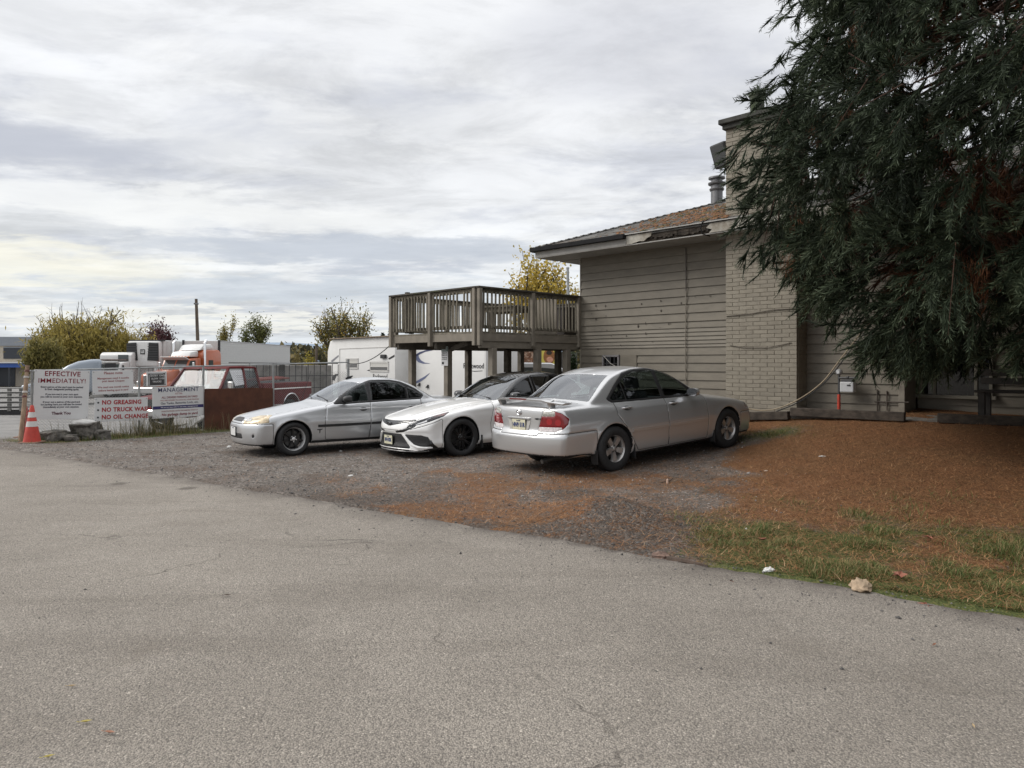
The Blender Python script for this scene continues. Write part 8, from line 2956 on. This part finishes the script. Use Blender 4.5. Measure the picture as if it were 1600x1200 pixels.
def build_trucks():
	WH = pbr('truck_white', (.66, .66, .65), .4, var=.05, col2=(.45, .44, .42), c2scale=.8, c2lo=.5, c2hi=.8, c2amt=.5)
	BLK = pbr('truck_black', (.022, .022, .024), .6)
	ORG = pbr('truck_orange', (.42, .095, .028), .35, var=.08, coat=.6)
	CHR = chrome()
	GLS = pbr('truck_glass', (.05, .06, .06), .1, coat=1.0)
	# --- refrigerated trailer: front end towards us
	Y = 52.0
	xa, xb = at(203, None, Y), at(256, None, Y)
	e = empty('reefer_trailer', ((xa + xb) / 2, Y, -.8), math.radians(-4))
	tag(e, 'white refrigerated trailer seen head on with black cooling grilles', 'trailer')
	W = xb - xa; T = 4.05
	RIB = pbr('trailer_ribbed', (.55, .55, .54), .45, var=.05)
	MB().box((0, 7.3, (T + 1.1) / 2), (W, 14.4, T - 1.1)).build('box_body', RIB, e, bevel=.04)
	for k in range(24):
		MB().box((W / 2 + .012, .5 + k * .6, (T + 1.1) / 2), (.03, .06, T - 1.2)).build('rib', RIB, e)
	MB().box((0, .1, T - .02), (W + .05, .3, .08)).build('top_cap', BLK, e)
	u = MB().box((0, -.22, 3.05), (W - .2, .6, 1.85)).build('cooling_unit', WH, e, bevel=.12, seg=3, smooth=True)
	for sx in (-1, 1):
		gr_ = MB().prism([(-.42, -.62), (.42, -.66), (.40, .62), (-.30, .66)], .05, M=Matrix(((sx, 0, 0), (0, 0, -1), (0, 1, 0))), o=(sx * .78, -.51, 3.2)).build('grille', BLK, u)
		bm = bmesh.new(); bm.from_mesh(gr_.data); bmesh.ops.recalc_face_normals(bm, faces=bm.faces[:]); bm.to_mesh(gr_.data); bm.free()
		for k in range(7):
			MB().box((sx * .78, -.575, 2.68 + k * .18), (.74, .03, .05)).build('louvre', pbr('louvre_grey', (.06, .06, .062), .5), u)
	MB().box((0, -.54, 3.2), (.34, .02, .36)).build('badge_plate', BLK, u)
	text_mesh('lettering', 'LE', .26, WH, u, (0, -.555, 3.2), (math.radians(90), 0, 0), bold=.012)
	MB().box((0, -.05, 1.6), (W, .12, 1.0)).build('lower_panel', WH, e)
	for sx in (-.5, .2, .5, .9):
		MB().box((sx, -.13, 1.62), (.04, .04, .8)).build('hose', pbr('hose_grey', (.3, .3, .3), .6), e)
	for x in (-.95, .95):
		for y in (11.2, 12.5):
			simple_wheel(e, x, y, .5, .5)
		MB().box((x, 1.9, .55), (.12, .12, 1.1)).build('landing_leg', BLK, e)
	# --- white box trailer receding on the right
	e = empty('box_trailer', (at(342, None, 53), 53, -.8), math.radians(0))
	tag(e, 'long white corrugated box trailer behind the pickup cab', 'trailer')
	L = 17.0
	MB().box((-1.3, L / 2, 2.62), (2.6, L, 2.85)).build('box_body', RIB, e, bevel=.03)
	for k in range(15):
		MB().box((.015, L / 2, 1.30 + k * .185), (.03, L - .2, .075)).build('side_rib', RIB, e)
	MB().box((.02, L / 2, 4.03), (.06, L, .07)).build('top_rail', pbr('rail_grey', (.42, .42, .42), .5), e)
	for x in (-2.62, .02):
		MB().box((x, .0, 2.62), (.14, .12, 2.95)).build('corner_post', BLK, e)
	for y in (13.2, 14.6):
		for x in (-2.1, -.5):
			simple_wheel(e, x, y, .5, .5)
	# --- orange conventional tractor
	Y = 50.0
	cx = at(294, None, Y)
	e = empty('orange_tractor', (cx, Y, -.75), math.radians(-13))      # local -y is forward
	tag(e, 'orange long nose semi tractor with chrome stacks and white roof fairing', 'truck')
	# sleeper and cab
	extr = lambda poly, w, nm, m, bev=.08: MB().prism(poly, w, M=Matrix(((0, 0, 1), (1, 0, 0), (0, 1, 0))), o=(-w / 2, 0, 0)).build(nm, m, e, smooth=True, bevel=bev, seg=2, auto=35)
	sl = extr([(.1, .9), (.1, 2.9), (.35, 3.25), (1.9, 3.3), (2.15, 3.05), (2.15, .9)], 2.3, 'sleeper', ORG, .16)
	cab = extr([(-1.5, .9), (-1.5, 1.9), (-1.12, 2.62), (.08, 2.72), (.08, .9)], 2.05, 'cab', ORG, .08)
	hood = extr([(-3.7, .75), (-3.7, 1.55), (-3.4, 1.72), (-1.48, 1.92), (-1.48, .75)], 1.5, 'hood', ORG, .14)
	for sx in (-1, 1):
		MB().prism([(-.62, .55), (-.5, .95), (-.2, 1.15), (.2, 1.15), (.5, .95), (.62, .55)], .42, M=Matrix(((0, 0, 1), (1, 0, 0), (0, 1, 0))), o=(sx * .93 - .21, -3.0, 0)).build('fender', ORG, e, smooth=True, bevel=.06, seg=2)
		MB().prism([(-1.42, 1.95), (-1.12, 2.5), (-.6, 2.52), (-.6, 1.95)], .02, M=Matrix(((0, 0, 1), (1, 0, 0), (0, 1, 0))), o=(sx * 1.03 - .01, 0, 0)).build('window', GLS, cab)
		MB().box((sx * 1.16, .9, 2.35), (.02, .5, .4)).build('window', GLS, sl)
		MB().tube([(sx * 1.25, .1, .9), (sx * 1.25, .1, 3.75), (sx * 1.25, .28, 3.92)], .085, 12).build('exhaust_stack', CHR, e, smooth=True)
		MB().tube([(sx * 1.25, .1, 1.0), (sx * 1.25, .1, 2.1)], .16, 12).build('muffler_shield', CHR, e, smooth=True)
		MB().tube([(sx * .98, -1.9, 1.1), (sx * .98, -1.9, 2.0)], .16, 12).build('air_cleaner', CHR, e, smooth=True)
		MB().box((sx * 1.32, -1.2, 2.15), (.16, .08, .5)).build('mirror', CHR, e, bevel=.03)
		MB().box((sx * .85, -3.72, 1.05), (.3, .12, .24)).build('headlight', HOUSING, e, bevel=.04)
		MB().tube([(sx * 1.05, -.9, .62), (sx * 1.05, .9, .62)], .3, 16).build('fuel_tank', CHR, e, smooth=True)
	for sx in (-.47, .47):
		MB().add([(sx - .44, -1.515, 1.93), (sx + .44, -1.515, 1.93), (sx + .42, -1.155, 2.56), (sx - .42, -1.155, 2.56)], [(0, 1, 2, 3)]).build('windshield', GLS, cab)
	MB().box((0, -1.38, 2.66), (1.98, .5, .05), M=Matrix.Rotation(math.radians(-24), 3, 'X')).build('sun_visor', pbr('visor_white', (.68, .68, .67), .3), cab, bevel=.015)
	for k in range(7):
		MB().ball((-.75 + k * .25, -.95, 2.78), .055, 8, 5, (1, 1.5, .8)).build('marker_light', pbr('marker_orange', (.6, .16, .03), .3), cab, smooth=True)
	extr([(-.9, 2.76), (-.7, 3.1), (.1, 3.22), (.1, 2.76)], 1.5, 'roof_fairing', WH, .1)
	extr([(.05, 3.22), (.5, 3.62), (1.4, 3.70), (1.7, 3.36)], 1.75, 'roof_fairing', WH, .12)
	MB().box((0, -3.74, 1.2), (.95, .06, .75)).build('grille', CHR, e, bevel=.02)
	for k in range(9):
		MB().box((-.4 + k * .1, -3.775, 1.2), (.03, .02, .68)).build('grille_bar', BLK, e)
	MB().box((0, -3.95, .58), (2.35, .2, .4)).build('bumper', CHR, e, bevel=.05)
	for x in (-.98, .98):
		simple_wheel(e, x, -3.0, .52, .3)
		for y in (2.6, 3.9):
			simple_wheel(e, x * .98, y, .52, .55)
	MB().box((0, 2.0, .85), (.9, 5.0, .22)).build('frame_rail', BLK, e)
	# --- white cab-over style truck between the grey cab and the reefer
	Y = 50.5
	e = empty('white_truck', (at(177, None, Y), Y, -.8), math.radians(3))
	tag(e, 'white truck cab with sun visor behind the Please note sign', 'truck')
	extr2 = lambda poly, w, nm, m, bev=.08: MB().prism(poly, w, M=Matrix(((0, 0, 1), (1, 0, 0), (0, 1, 0))), o=(-w / 2, 0, 0)).build(nm, m, e, smooth=True, bevel=bev, seg=2, auto=35)
	sl2 = extr2([(.3, .9), (.3, 2.95), (.6, 3.15), (2.1, 3.18), (2.1, .9)], 2.2, 'sleeper', WH, .1)
	c2 = extr2([(-1.2, .9), (-1.2, 1.75), (-.85, 2.42), (.28, 2.5), (.28, .9)], 2.0, 'cab', WH, .08)
	extr2([(-3.0, .8), (-3.0, 1.4), (-1.2, 1.75), (-1.2, .8)], 1.7, 'hood', WH, .12)
	for sx in (-.45, .45):
		MB().add([(sx - .42, -1.215, 1.78), (sx + .42, -1.215, 1.78), (sx + .40, -.885, 2.36), (sx - .40, -.885, 2.36)], [(0, 1, 2, 3)]).build('windshield', GLS, c2)
	MB().box((0, -1.15, 2.42), (1.9, .4, .05), M=Matrix.Rotation(math.radians(-20), 3, 'X')).build('sun_visor', WH, c2)
	MB().box((.55, .28, 2.75), (.7, .05, .45)).build('window', GLS, sl2)
	MB().box((0, .2, 2.62), (1.8, .5, .08)).build('light_bar', pbr('dirty_brown', (.12, .09, .08), .8, var=.3), e)
	for x in (-.9, .9):
		simple_wheel(e, x, -2.2, .5, .3); simple_wheel(e, x, 3.0, .5, .5)
		MB().box((x * 1.28, -1.0, 2.0), (.1, .08, .5)).build('mirror', BLK, e)
	# flat front of the container behind it
	# --- blue grey aerodynamic cab
	Y = 41.0
	e = empty('grey_truck', (at(122, None, Y), Y, -.85), math.radians(-58))
	tag(e, 'blue grey truck cab with rounded roof fairing behind the EFFECTIVE sign', 'truck')
	BG = pbr('truck_bluegrey', (.30, .34, .39), .3, metal=.3, coat=.6)
	extr3 = lambda poly, w, nm, m, bev=.08: MB().prism(poly, w, M=Matrix(((0, 0, 1), (1, 0, 0), (0, 1, 0))), o=(-w / 2, 0, 0)).build(nm, m, e, smooth=True, bevel=bev, seg=3, auto=40)
	cb = extr3([(-1.3, .8), (-1.3, 1.5), (-.85, 2.05), (-.5, 2.32), (.0, 2.55), (.6, 2.66), (1.15, 2.68), (1.15, .8)], 2.1, 'cab', BG, .2)
	extr3([(-2.7, .7), (-2.65, 1.25), (-1.3, 1.5), (-1.3, .7)], 1.9, 'hood', BG, .15)
	MB().add([(-.9, -1.31, 1.5), (.9, -1.31, 1.5), (.8, -.87, 2.05), (-.8, -.87, 2.05)], [(0, 1, 2, 3)]).build('windshield', GLS, cb)
	for k in range(5):
		MB().box((-.6 + k * .3, -.75, 2.18), (.08, .04, .04)).build('marker_light', WH, cb)
	for sx in (-1, 1):
		MB().prism([(-1.05, 1.5), (-.7, 2.0), (.1, 2.1), (.1, 1.5)], .02, M=Matrix(((0, 0, 1), (1, 0, 0), (0, 1, 0))), o=(sx * 1.055 - .01, 0, 0)).build('window', GLS, cb)
	for x in (-.9, .9):
		simple_wheel(e, x, -1.9, .48, .3); simple_wheel(e, x, 2.2, .48, .5)
	MB().box((0, 1.60, 1.9), (2.0, .5, 1.1)).build('equipment_box', BLK, e)


build_trucks()


def build_far_left():
	# long low warehouse with a blue band
	Y = 72.0
	x1 = at(52, None, Y)
	e = empty('warehouse', (x1, Y, -.8), 0)
	tag(e, 'low warehouse with blue band and dark glazing at the far left edge', 'building')
	GR = pbr('ware_grey', (.23, .25, .28), .6, var=.05); BG = pbr('ware_beige', (.45, .40, .33), .8, var=.08); BL = pbr('ware_blue', (.035, .10, .36), .5); DK = pbr('ware_dark', (.03, .035, .045), .3)
	W = 30
	MB().box((-W / 2, 5, 2.5), (W, 10, 5.0)).build('wall', BG, e)
	MB().box((-W / 2, -.06, 4.55), (W, .14, .9)).build('parapet', GR, e)
	MB().box((-W / 2, -.9, 2.15), (W + .4, 1.9, .42)).build('canopy', BL, e)
	MB().box((-W / 2, -1.0, 2.42), (W + .5, 2.1, .12)).build('canopy_edge', pbr('ware_white', (.62, .62, .6), .6), e)
	for k in range(10):
		MB().box((-1.7 - k * 3.0, -.03, 3.35), (2.5, .1, 1.1)).build('window', DK, e)
		MB().box((-1.7 - k * 3.0, -.05, 3.95), (2.5, .06, .08)).build('window_slat', GR, e)
	for k in range(8):
		MB().tube([(-1.2 - k * 3.5, -1.7, 0), (-1.2 - k * 3.5, -1.7, 1.95)], .09, 8).build('canopy_post', DK, e)
	for k in range(5):
		MB().box((-3 - k * 5.5, -.02, 1.0), (2.4, .1, 1.9)).build('door', DK, e)
	# grey stacked pallets at the frame edge
	Y = 31
	x = at(13, None, Y)
	e = empty('pallet_stack', (x, Y, gz(x, Y)), math.radians(12))
	tag(e, 'stack of weathered grey pallets at the left edge of the yard', 'pallet stack')
	PM = pbr('pallet_grey', (.17, .165, .155), .9, var=.3, rand=.2)
	for k in range(5):
		z = .30 + k * .21
		w = 1.55 - .12 * (k == 4)
		MB().box((0, 0, z), (w, 1.0, .035)).build('deck_board', PM, e)
		for sx in (-.68, -.23, .23, .68):
			MB().box((sx, -.44, z - .08), (.13, .10, .11)).build('block', PM, e)
	MB().box((0, 0, .1), (1.6, .9, .16)).build('skid', PLAST, e)
	# utility poles
	WOODP = pbr('utility_wood', (.095, .075, .058), .95, var=.3, bump=.6, stretch=(2, 2, .3))
	Y = 58
	b = Vector((at(312, None, Y), Y, -1)); t = Vector((at(306.5, None, Y), Y, at(306, 467, Y).z))
	e = empty('utility_pole', b); tag(e, 'bare leaning wooden utility pole behind the orange truck', 'utility pole')
	MB().tube([(0, 0, 0), tuple(t - b)], [.17, .11], 10).build('shaft', WOODP, e, smooth=True)
	MB().box(tuple((t - b) + Vector((0, 0, -.4))), (.28, .28, .12)).build('band', GREYMETAL, e)
	Y = 31
	b = Vector((at(890, None, Y), Y, -.3)); t = Vector((at(887, None, Y), Y, at(887, 420, Y).z))
	e = empty('utility_pole', b); tag(e, 'slim grey pole in the yellow maple above the deck rail', 'utility pole')
	MB().tube([(0, 0, 0), tuple(t - b)], [.085, .06], 10).build('shaft', GALV, e, smooth=True)
	MB().lathe([(.075, 0), (.075, .06), (.01, .09)], 10, tuple(t - b)).build('cap', GALV, e)
	# thin post near the yellow bush
	Y = 36
	b = Vector((at(494.5, None, Y), Y, -.5)); t = Vector((at(494.5, None, Y), Y, at(494, 540, Y).z))
	e = empty('wooden_post', b); tag(e, 'dark wooden post beside the left end of the travel trailer', 'post')
	MB().tube([(0, 0, 0), tuple(t - b)], [.06, .06], 8).build('shaft', WOODP, e, smooth=True)


build_far_left()


def build_under_deck():
	# parking notice on the middle front post
	p = hw(-1.62, -2.93 - .085)
	Y = p.y
	z = (at(698, 541.5, Y).z + at(698, 571.5, Y).z) / 2
	hgt = 30 / FPX * Y
	wid = 13 / FPX * Y
	e = empty('parking_sign', (p.x, p.y, z), HRZ + math.radians(12))
	tag(e, 'white parking notice with green header on a deck post', 'sign')
	MB().box((0, -.02, 0), (wid, .006, hgt)).build('panel', SIGNW, e)
	MB().box((0, -.025, hgt * .36), (wid * .94, .004, hgt * .24)).build('header', pbr('sign_green', (.03, .09, .065), .5), e)
	MB().box((0, -.008, 0), (.03, .02, hgt * .8)).build('bracket', GREYMETAL, e)
	lines(e, [('NOTICE', hgt * .41, .048, SIGNW, .8, .0006), ('PARKING', hgt * .31, .045, SIGNW, .75, .0006)], -.029)
	lines(e, [('TENANTS', hgt * .16, .045, INK_BLACK, .78, .0006), ('PARKING ONLY', hgt * .05, .036, INK_BLACK, .62, .0006), ('VIOLATORS WILL', -hgt * .07, .030, INK_BLACK, .62, .0004), ('BE TOWED AWAY', -hgt * .16, .030, INK_BLACK, .62, .0004)], -.025)
	MB().box((-wid * .25, -.025, -hgt * .36), (wid * .3, .003, hgt * .12)).build('tow_symbol', INK_BLACK, e)
	# pale van parked behind the deck
	Y = 26.0
	x = at(838, None, Y)
	e = empty('pale_van', (x, Y, gz(x, Y)), math.radians(200))
	tag(e, 'pale silver van seen between the deck posts', 'van')
	VP = pbr('van_silver', (.52, .53, .54), .3, metal=.4, coat=.6)
	body = [(-2.3, .35), (-2.3, .85), (-2.1, 1.0), (-1.35, 1.12), (-.55, 1.78), (-.2, 1.9), (1.9, 1.92), (2.2, 1.7), (2.25, .4)]
	extrude_side(body, 1.85, 'body', VP, e, .09, 3)
	MB().add([(-1.36, -.78, 1.135), (-1.36, .78, 1.135), (-.57, .70, 1.79), (-.57, -.70, 1.79)], [(0, 1, 2, 3), (3, 2, 1, 0)]).build('windshield', pbr('van_glass', (.12, .15, .15), .06, coat=1.0, metal=.5), e)
	for sgn in (-1, 1):
		MB().prism([(-1.1, 1.18), (-.5, 1.68), (.4, 1.74), (.4, 1.18)], .02, M=Matrix(((1, 0, 0), (0, 0, -1), (0, 1, 0))), o=(0, sgn * .93 + .01, 0)).build('window', pbr('van_glass2', (.03, .035, .036), .08, coat=1.0), e)
		MB().prism([(.5, 1.18), (.5, 1.74), (1.7, 1.74), (2.0, 1.5), (2.05, 1.18)], .02, M=Matrix(((1, 0, 0), (0, 0, -1), (0, 1, 0))), o=(0, sgn * .93 + .01, 0)).build('window', pbr('van_glass2', (.03, .035, .036), .08, coat=1.0), e)
	for xx in (-1.45, 1.35):
		for y in (-.82, .82):
			simple_wheel(e, xx, y, .33, .21)
	# food banners on a low shed beyond
	Y = 33.0
	xa = at(790, None, Y)
	e = empty('banner_shed', (xa, Y, -.5), 0)
	tag(e, 'low shed hung with green and yellow food banners beyond the deck', 'shed')
	MB().box((1.5, .6, 1.3), (3.6, 1.1, 2.6)).build('wall', pbr('shed_wall', (.10, .095, .09), .9), e)
	def bx(u): return at(u, None, Y) - xa
	def bz(v): return CAMZ - (v - HORIZON) / FPX * Y + .5
	def panel(u0, u1, v0, v1, mat, name='banner'):
		return MB().box(((bx(u0) + bx(u1)) / 2, .02, (bz(v0) + bz(v1)) / 2), (bx(u1) - bx(u0), .03, bz(v0) - bz(v1))).build(name, mat, e)
	GREEN = pbr('banner_green', (.10, .34, .06), .5, var=.25, vscale=4)
	FOOD = pbr('banner_food', (.16, .07, .035), .6, var=.6, vscale=9, col2=(.42, .30, .22), c2scale=6, c2lo=.5, c2hi=.6)
	YEL = pbr('banner_yellow', (.60, .50, .10), .5, var=.12, vscale=3)
	panel(790, 812, 542, 569, GREEN); panel(812.5, 838, 542, 549, pbr('banner_lime', (.22, .45, .10), .5, var=.3), 'banner'); panel(812.5, 838, 549.3, 567, FOOD); panel(842, 877, 541, 580, YEL)
	# picture of a bowl on the yellow banner
	cx, cz = bx(858), bz(557)
	m = MB(); m.prism([(cx + .26 * math.cos(t), cz + .36 * math.sin(t)) for t in np.linspace(0, 2 * math.pi, 24, endpoint=False)], .006, M=Matrix(((1, 0, 0), (0, 0, -1), (0, 1, 0))), o=(0, .004, 0)); m.build('bowl_print', pbr('print_brown', (.28, .12, .04), .6, var=.3, vscale=8), e)
	m = MB(); m.prism([(cx + .13 * math.cos(t), cz + .17 + .10 * math.sin(t)) for t in np.linspace(0, 2 * math.pi, 18, endpoint=False)], .006, M=Matrix(((1, 0, 0), (0, 0, -1), (0, 1, 0))), o=(0, -.003, 0)); m.build('bowl_print', pbr('print_dark', (.03, .02, .015), .6), e)
	m = MB(); m.prism([(cx + .15 * math.cos(t) + .03, cz - .14 + .13 * math.sin(t)) for t in np.linspace(0, 2 * math.pi, 18, endpoint=False)], .006, M=Matrix(((1, 0, 0), (0, 0, -1), (0, 1, 0))), o=(0, -.003, 0)); m.build('bowl_print', pbr('print_pink', (.60, .30, .20), .6, var=.2), e)
	MB().box((bx(860), .0, bz(584)), (1.2, .04, .25)).build('counter', pbr('counter_dark', (.03, .03, .03), .6), e)


build_under_deck()
# ================================================================== LITTER ON THE GROUND
def build_small_litter():
	def crumple(name, u, v, Y, size, mat, label, cat, seed, flat=.35):
		p = at(u, v, Y); z = gz(p.x, p.y, True)
		bm = bmesh.new(); bmesh.ops.create_icosphere(bm, subdivisions=3, radius=1)
		for q in bm.verts:
			n = mnoise.noise(q.co * 2.3 + Vector((seed, 0, 0))) * .45 + mnoise.noise(q.co * 6 + Vector((0, seed, 0))) * .18
			q.co = Vector((q.co.x * size[0], q.co.y * size[1], max(q.co.z, -.3) * size[2])) * (1 + n)
		me = bpy.data.meshes.new(name); bm.to_mesh(me); bm.free()
		o = mesh_obj(name, me, mat); o.location = (p.x, p.y, z + size[2] * .3); o.rotation_euler = (0, 0, seed)
		tag(o, label, cat)
	def gy(v, z): return (CAMZ - z) * FPX / (v - HORIZON)
	PW = pbr('litter_white', (.68, .68, .66), .6, var=.08); PB = pbr('litter_kraft', (.33, .245, .165), .8, var=.2, vscale=12, bump=.4)
	crumple('paper_bag', 1345, 912, gy(912, .03), (.125, .07, .045), PB, 'crushed brown paper bag at the grass edge of the road', 'paper bag', 1.2)
	crumple('crumpled_wrapper', 1347, 921, gy(921, .02), (.05, .03, .02), PW, 'white crumpled wrapper against the brown paper bag', 'wrapper', 2.3)
	crumple('crumpled_wrapper', 1201, 888, gy(888, .02), (.05, .028, .022), PW, 'white crumpled wrapper lying alone on the grass near the road', 'wrapper', .4)
	crumple('paper_scrap', 1285, 680, 10.4, (.05, .03, .012), PW, 'white paper scrap on the needle covered lawn before the walkway', 'paper', 3.0)
	crumple('paper_scrap', 1197, 706, 9.9, (.03, .02, .010), pbr('litter_tan', (.5, .42, .34), .7), 'small tan scrap on the needles behind the nearest car', 'paper', 3.9)
	crumple('paper_scrap', 548, 743, gy(743, .01), (.045, .03, .010), PW, 'flattened white scrap on the gravel in front of the white car', 'paper', 4.4)
	crumple('paper_scrap', 1166, 824, gy(824, .05), (.015, .012, .008), PW, 'tiny white scrap in the grass right of the gravel mound', 'paper', 4.9)
	crumple('paper_scrap', 358, 692, 14.2, (.05, .04, .02), PW, 'white scrap on the gravel before the rusty sheet', 'paper', 5.5)
	# broken bark and a split branch at the road edge
	p = at(1050, 872, gy(872, .01)); z = gz(p.x, p.y)
	BK = pbr('bark_scrap', (.085, .060, .046), .95, var=.35, bump=.8, bscale=40)
	d = Vector((.50, -.30, 0)).normalized()
	o = MB().tube([Vector((p.x, p.y, z + .03)) - d * .04, Vector((p.x, p.y, z + .035)) + d * .12, Vector((p.x, p.y, z + .02)) + d * .30], [.03, .026, .012], 7).build('broken_branch', BK, None, smooth=True)
	tag(o, 'short broken branch lying on the road edge', 'branch')
	crumple('bark_chunk', 1033, 868, gy(868, .01), (.09, .05, .05), pbr('bark_pink', (.18, .12, .095), .95, var=.4), 'reddish chunk of bark beside the broken branch', 'bark', 6.1)
	p = at(1045, 746, gy(746, .12)); z = gz(p.x, p.y, True)
	o = MB().tube([(p.x - .1, p.y, z + .01), (p.x + .02, p.y + .02, z + .03), (p.x + .06, p.y, z + .07)], [.008, .012, .005], 6).build('dead_twig', BK, None)
	tag(o, 'small dead twig sticking up from the needles behind the nearest car', 'twig')
	# pale post stub / cone lying there
	o = MB().lathe([(.018, 0), (.014, .05), (.002, .06)], 8, (p.x - .02, p.y - .01, z)).build('pine_cone', pbr('cone_pale', (.5, .36, .28), .8), None, smooth=True)
	tag(o, 'pale little cone beside the dead twig', 'cone')
	# leaves on the asphalt
	LY = pbr('leaf_yellow', (.46, .38, .10), .6, var=.15); LB = pbr('leaf_brown', (.30, .14, .08), .7, var=.2); LP = pbr('leaf_pale', (.40, .30, .17), .7)
	def leaf(u, v, size, rot, mat, label):
		Y = CAMZ * FPX / (v - HORIZON); p = at(u, v, Y)
		m = MB()
		pts = [(-.5, 0), (-.25, .13), (.1, .15), (.35, .07), (.55, 0), (.35, -.07), (.1, -.15), (-.25, -.13)]
		vs = [];
		c, s = math.cos(rot), math.sin(rot)
		for (a, b) in pts:
			vs.append(((a * c - b * s) * size, (a * s + b * c) * size, .008 + abs(b) * size * .45 + .01 * a * a))
		mid = [(-.5, 0), (.05, 0), (.55, 0)]
		vs.append((0, 0, .004))
		fs = [(8, i, (i + 1) % 8) for i in range(8)]
		m.add(vs, fs)
		m.tube([(-.5 * size * c, -.5 * size * s, .008), (-.75 * size * c, -.75 * size * s, .012)], .0015, 4)
		o = m.build('fallen_leaf', mat, None); o.location = (p.x, p.y, .004)
		tag(o, label, 'leaf', 'fallen leaves on the asphalt')
	leaf(134, 1131, .050, .3, LY, 'yellow leaf on the asphalt, upper of the pair at the lower left')
	leaf(171, 1148, .055, -.2, LB, 'reddish brown leaf on the asphalt just right of the yellow one')
	leaf(76, 1186, .045, .5, LY, 'small yellow leaf nearest the bottom left corner of the road')
	leaf(112, 1075, .040, .2, LP, 'pale thin leaf farther up the asphalt above the yellow one')
	leaf(1521, 1138, .035, 1.2, LP, 'tan leaf near the right edge of the asphalt')
	leaf(1460, 1010, .045, .7, LB, 'brown leaf on the road below the grass corner')
	leaf(355, 932, .05, .1, pbr('leaf_dark', (.10, .075, .06), .8), 'dark thin leaf in the middle distance of the road')
	for (u, v, s, r, lab) in ((1190, 838, .07, .4, 'red brown maple leaf in the grass above the white wrapper'), (1450, 838, .08, 1.1, 'red brown maple leaf on the lawn at the right'), (1405, 890, .08, 2.0, 'red leaf in the grass above the paper bag'), (1150, 892, .07, .2, 'tan leaf at the road edge left of the wrapper'), (1445, 926, .07, .9, 'red leaf in the tall grass right of the paper bag')):
		Y = (CAMZ - .08) * FPX / (v - HORIZON); p = at(u, v, Y); z = gz(p.x, p.y, True)
		m = MB(); vs = [(0, 0, .02)]
		for k in range(10):
			a = r + 2 * math.pi * k / 10; rr = s * (.75 if k % 2 == 0 else .35)
			vs.append((rr * math.cos(a), rr * math.sin(a), .02 + random.uniform(0, .025)))
		m.add(vs, [(0, i, i % 10 + 1) for i in range(1, 11)])
		o = m.build('fallen_leaf', pbr('leaf_red', (.24, .085, .05), .7, var=.3), None); o.location = (p.x, p.y, z + .012)
		tag(o, lab, 'leaf', 'fallen leaves on the lawn')


build_small_litter()
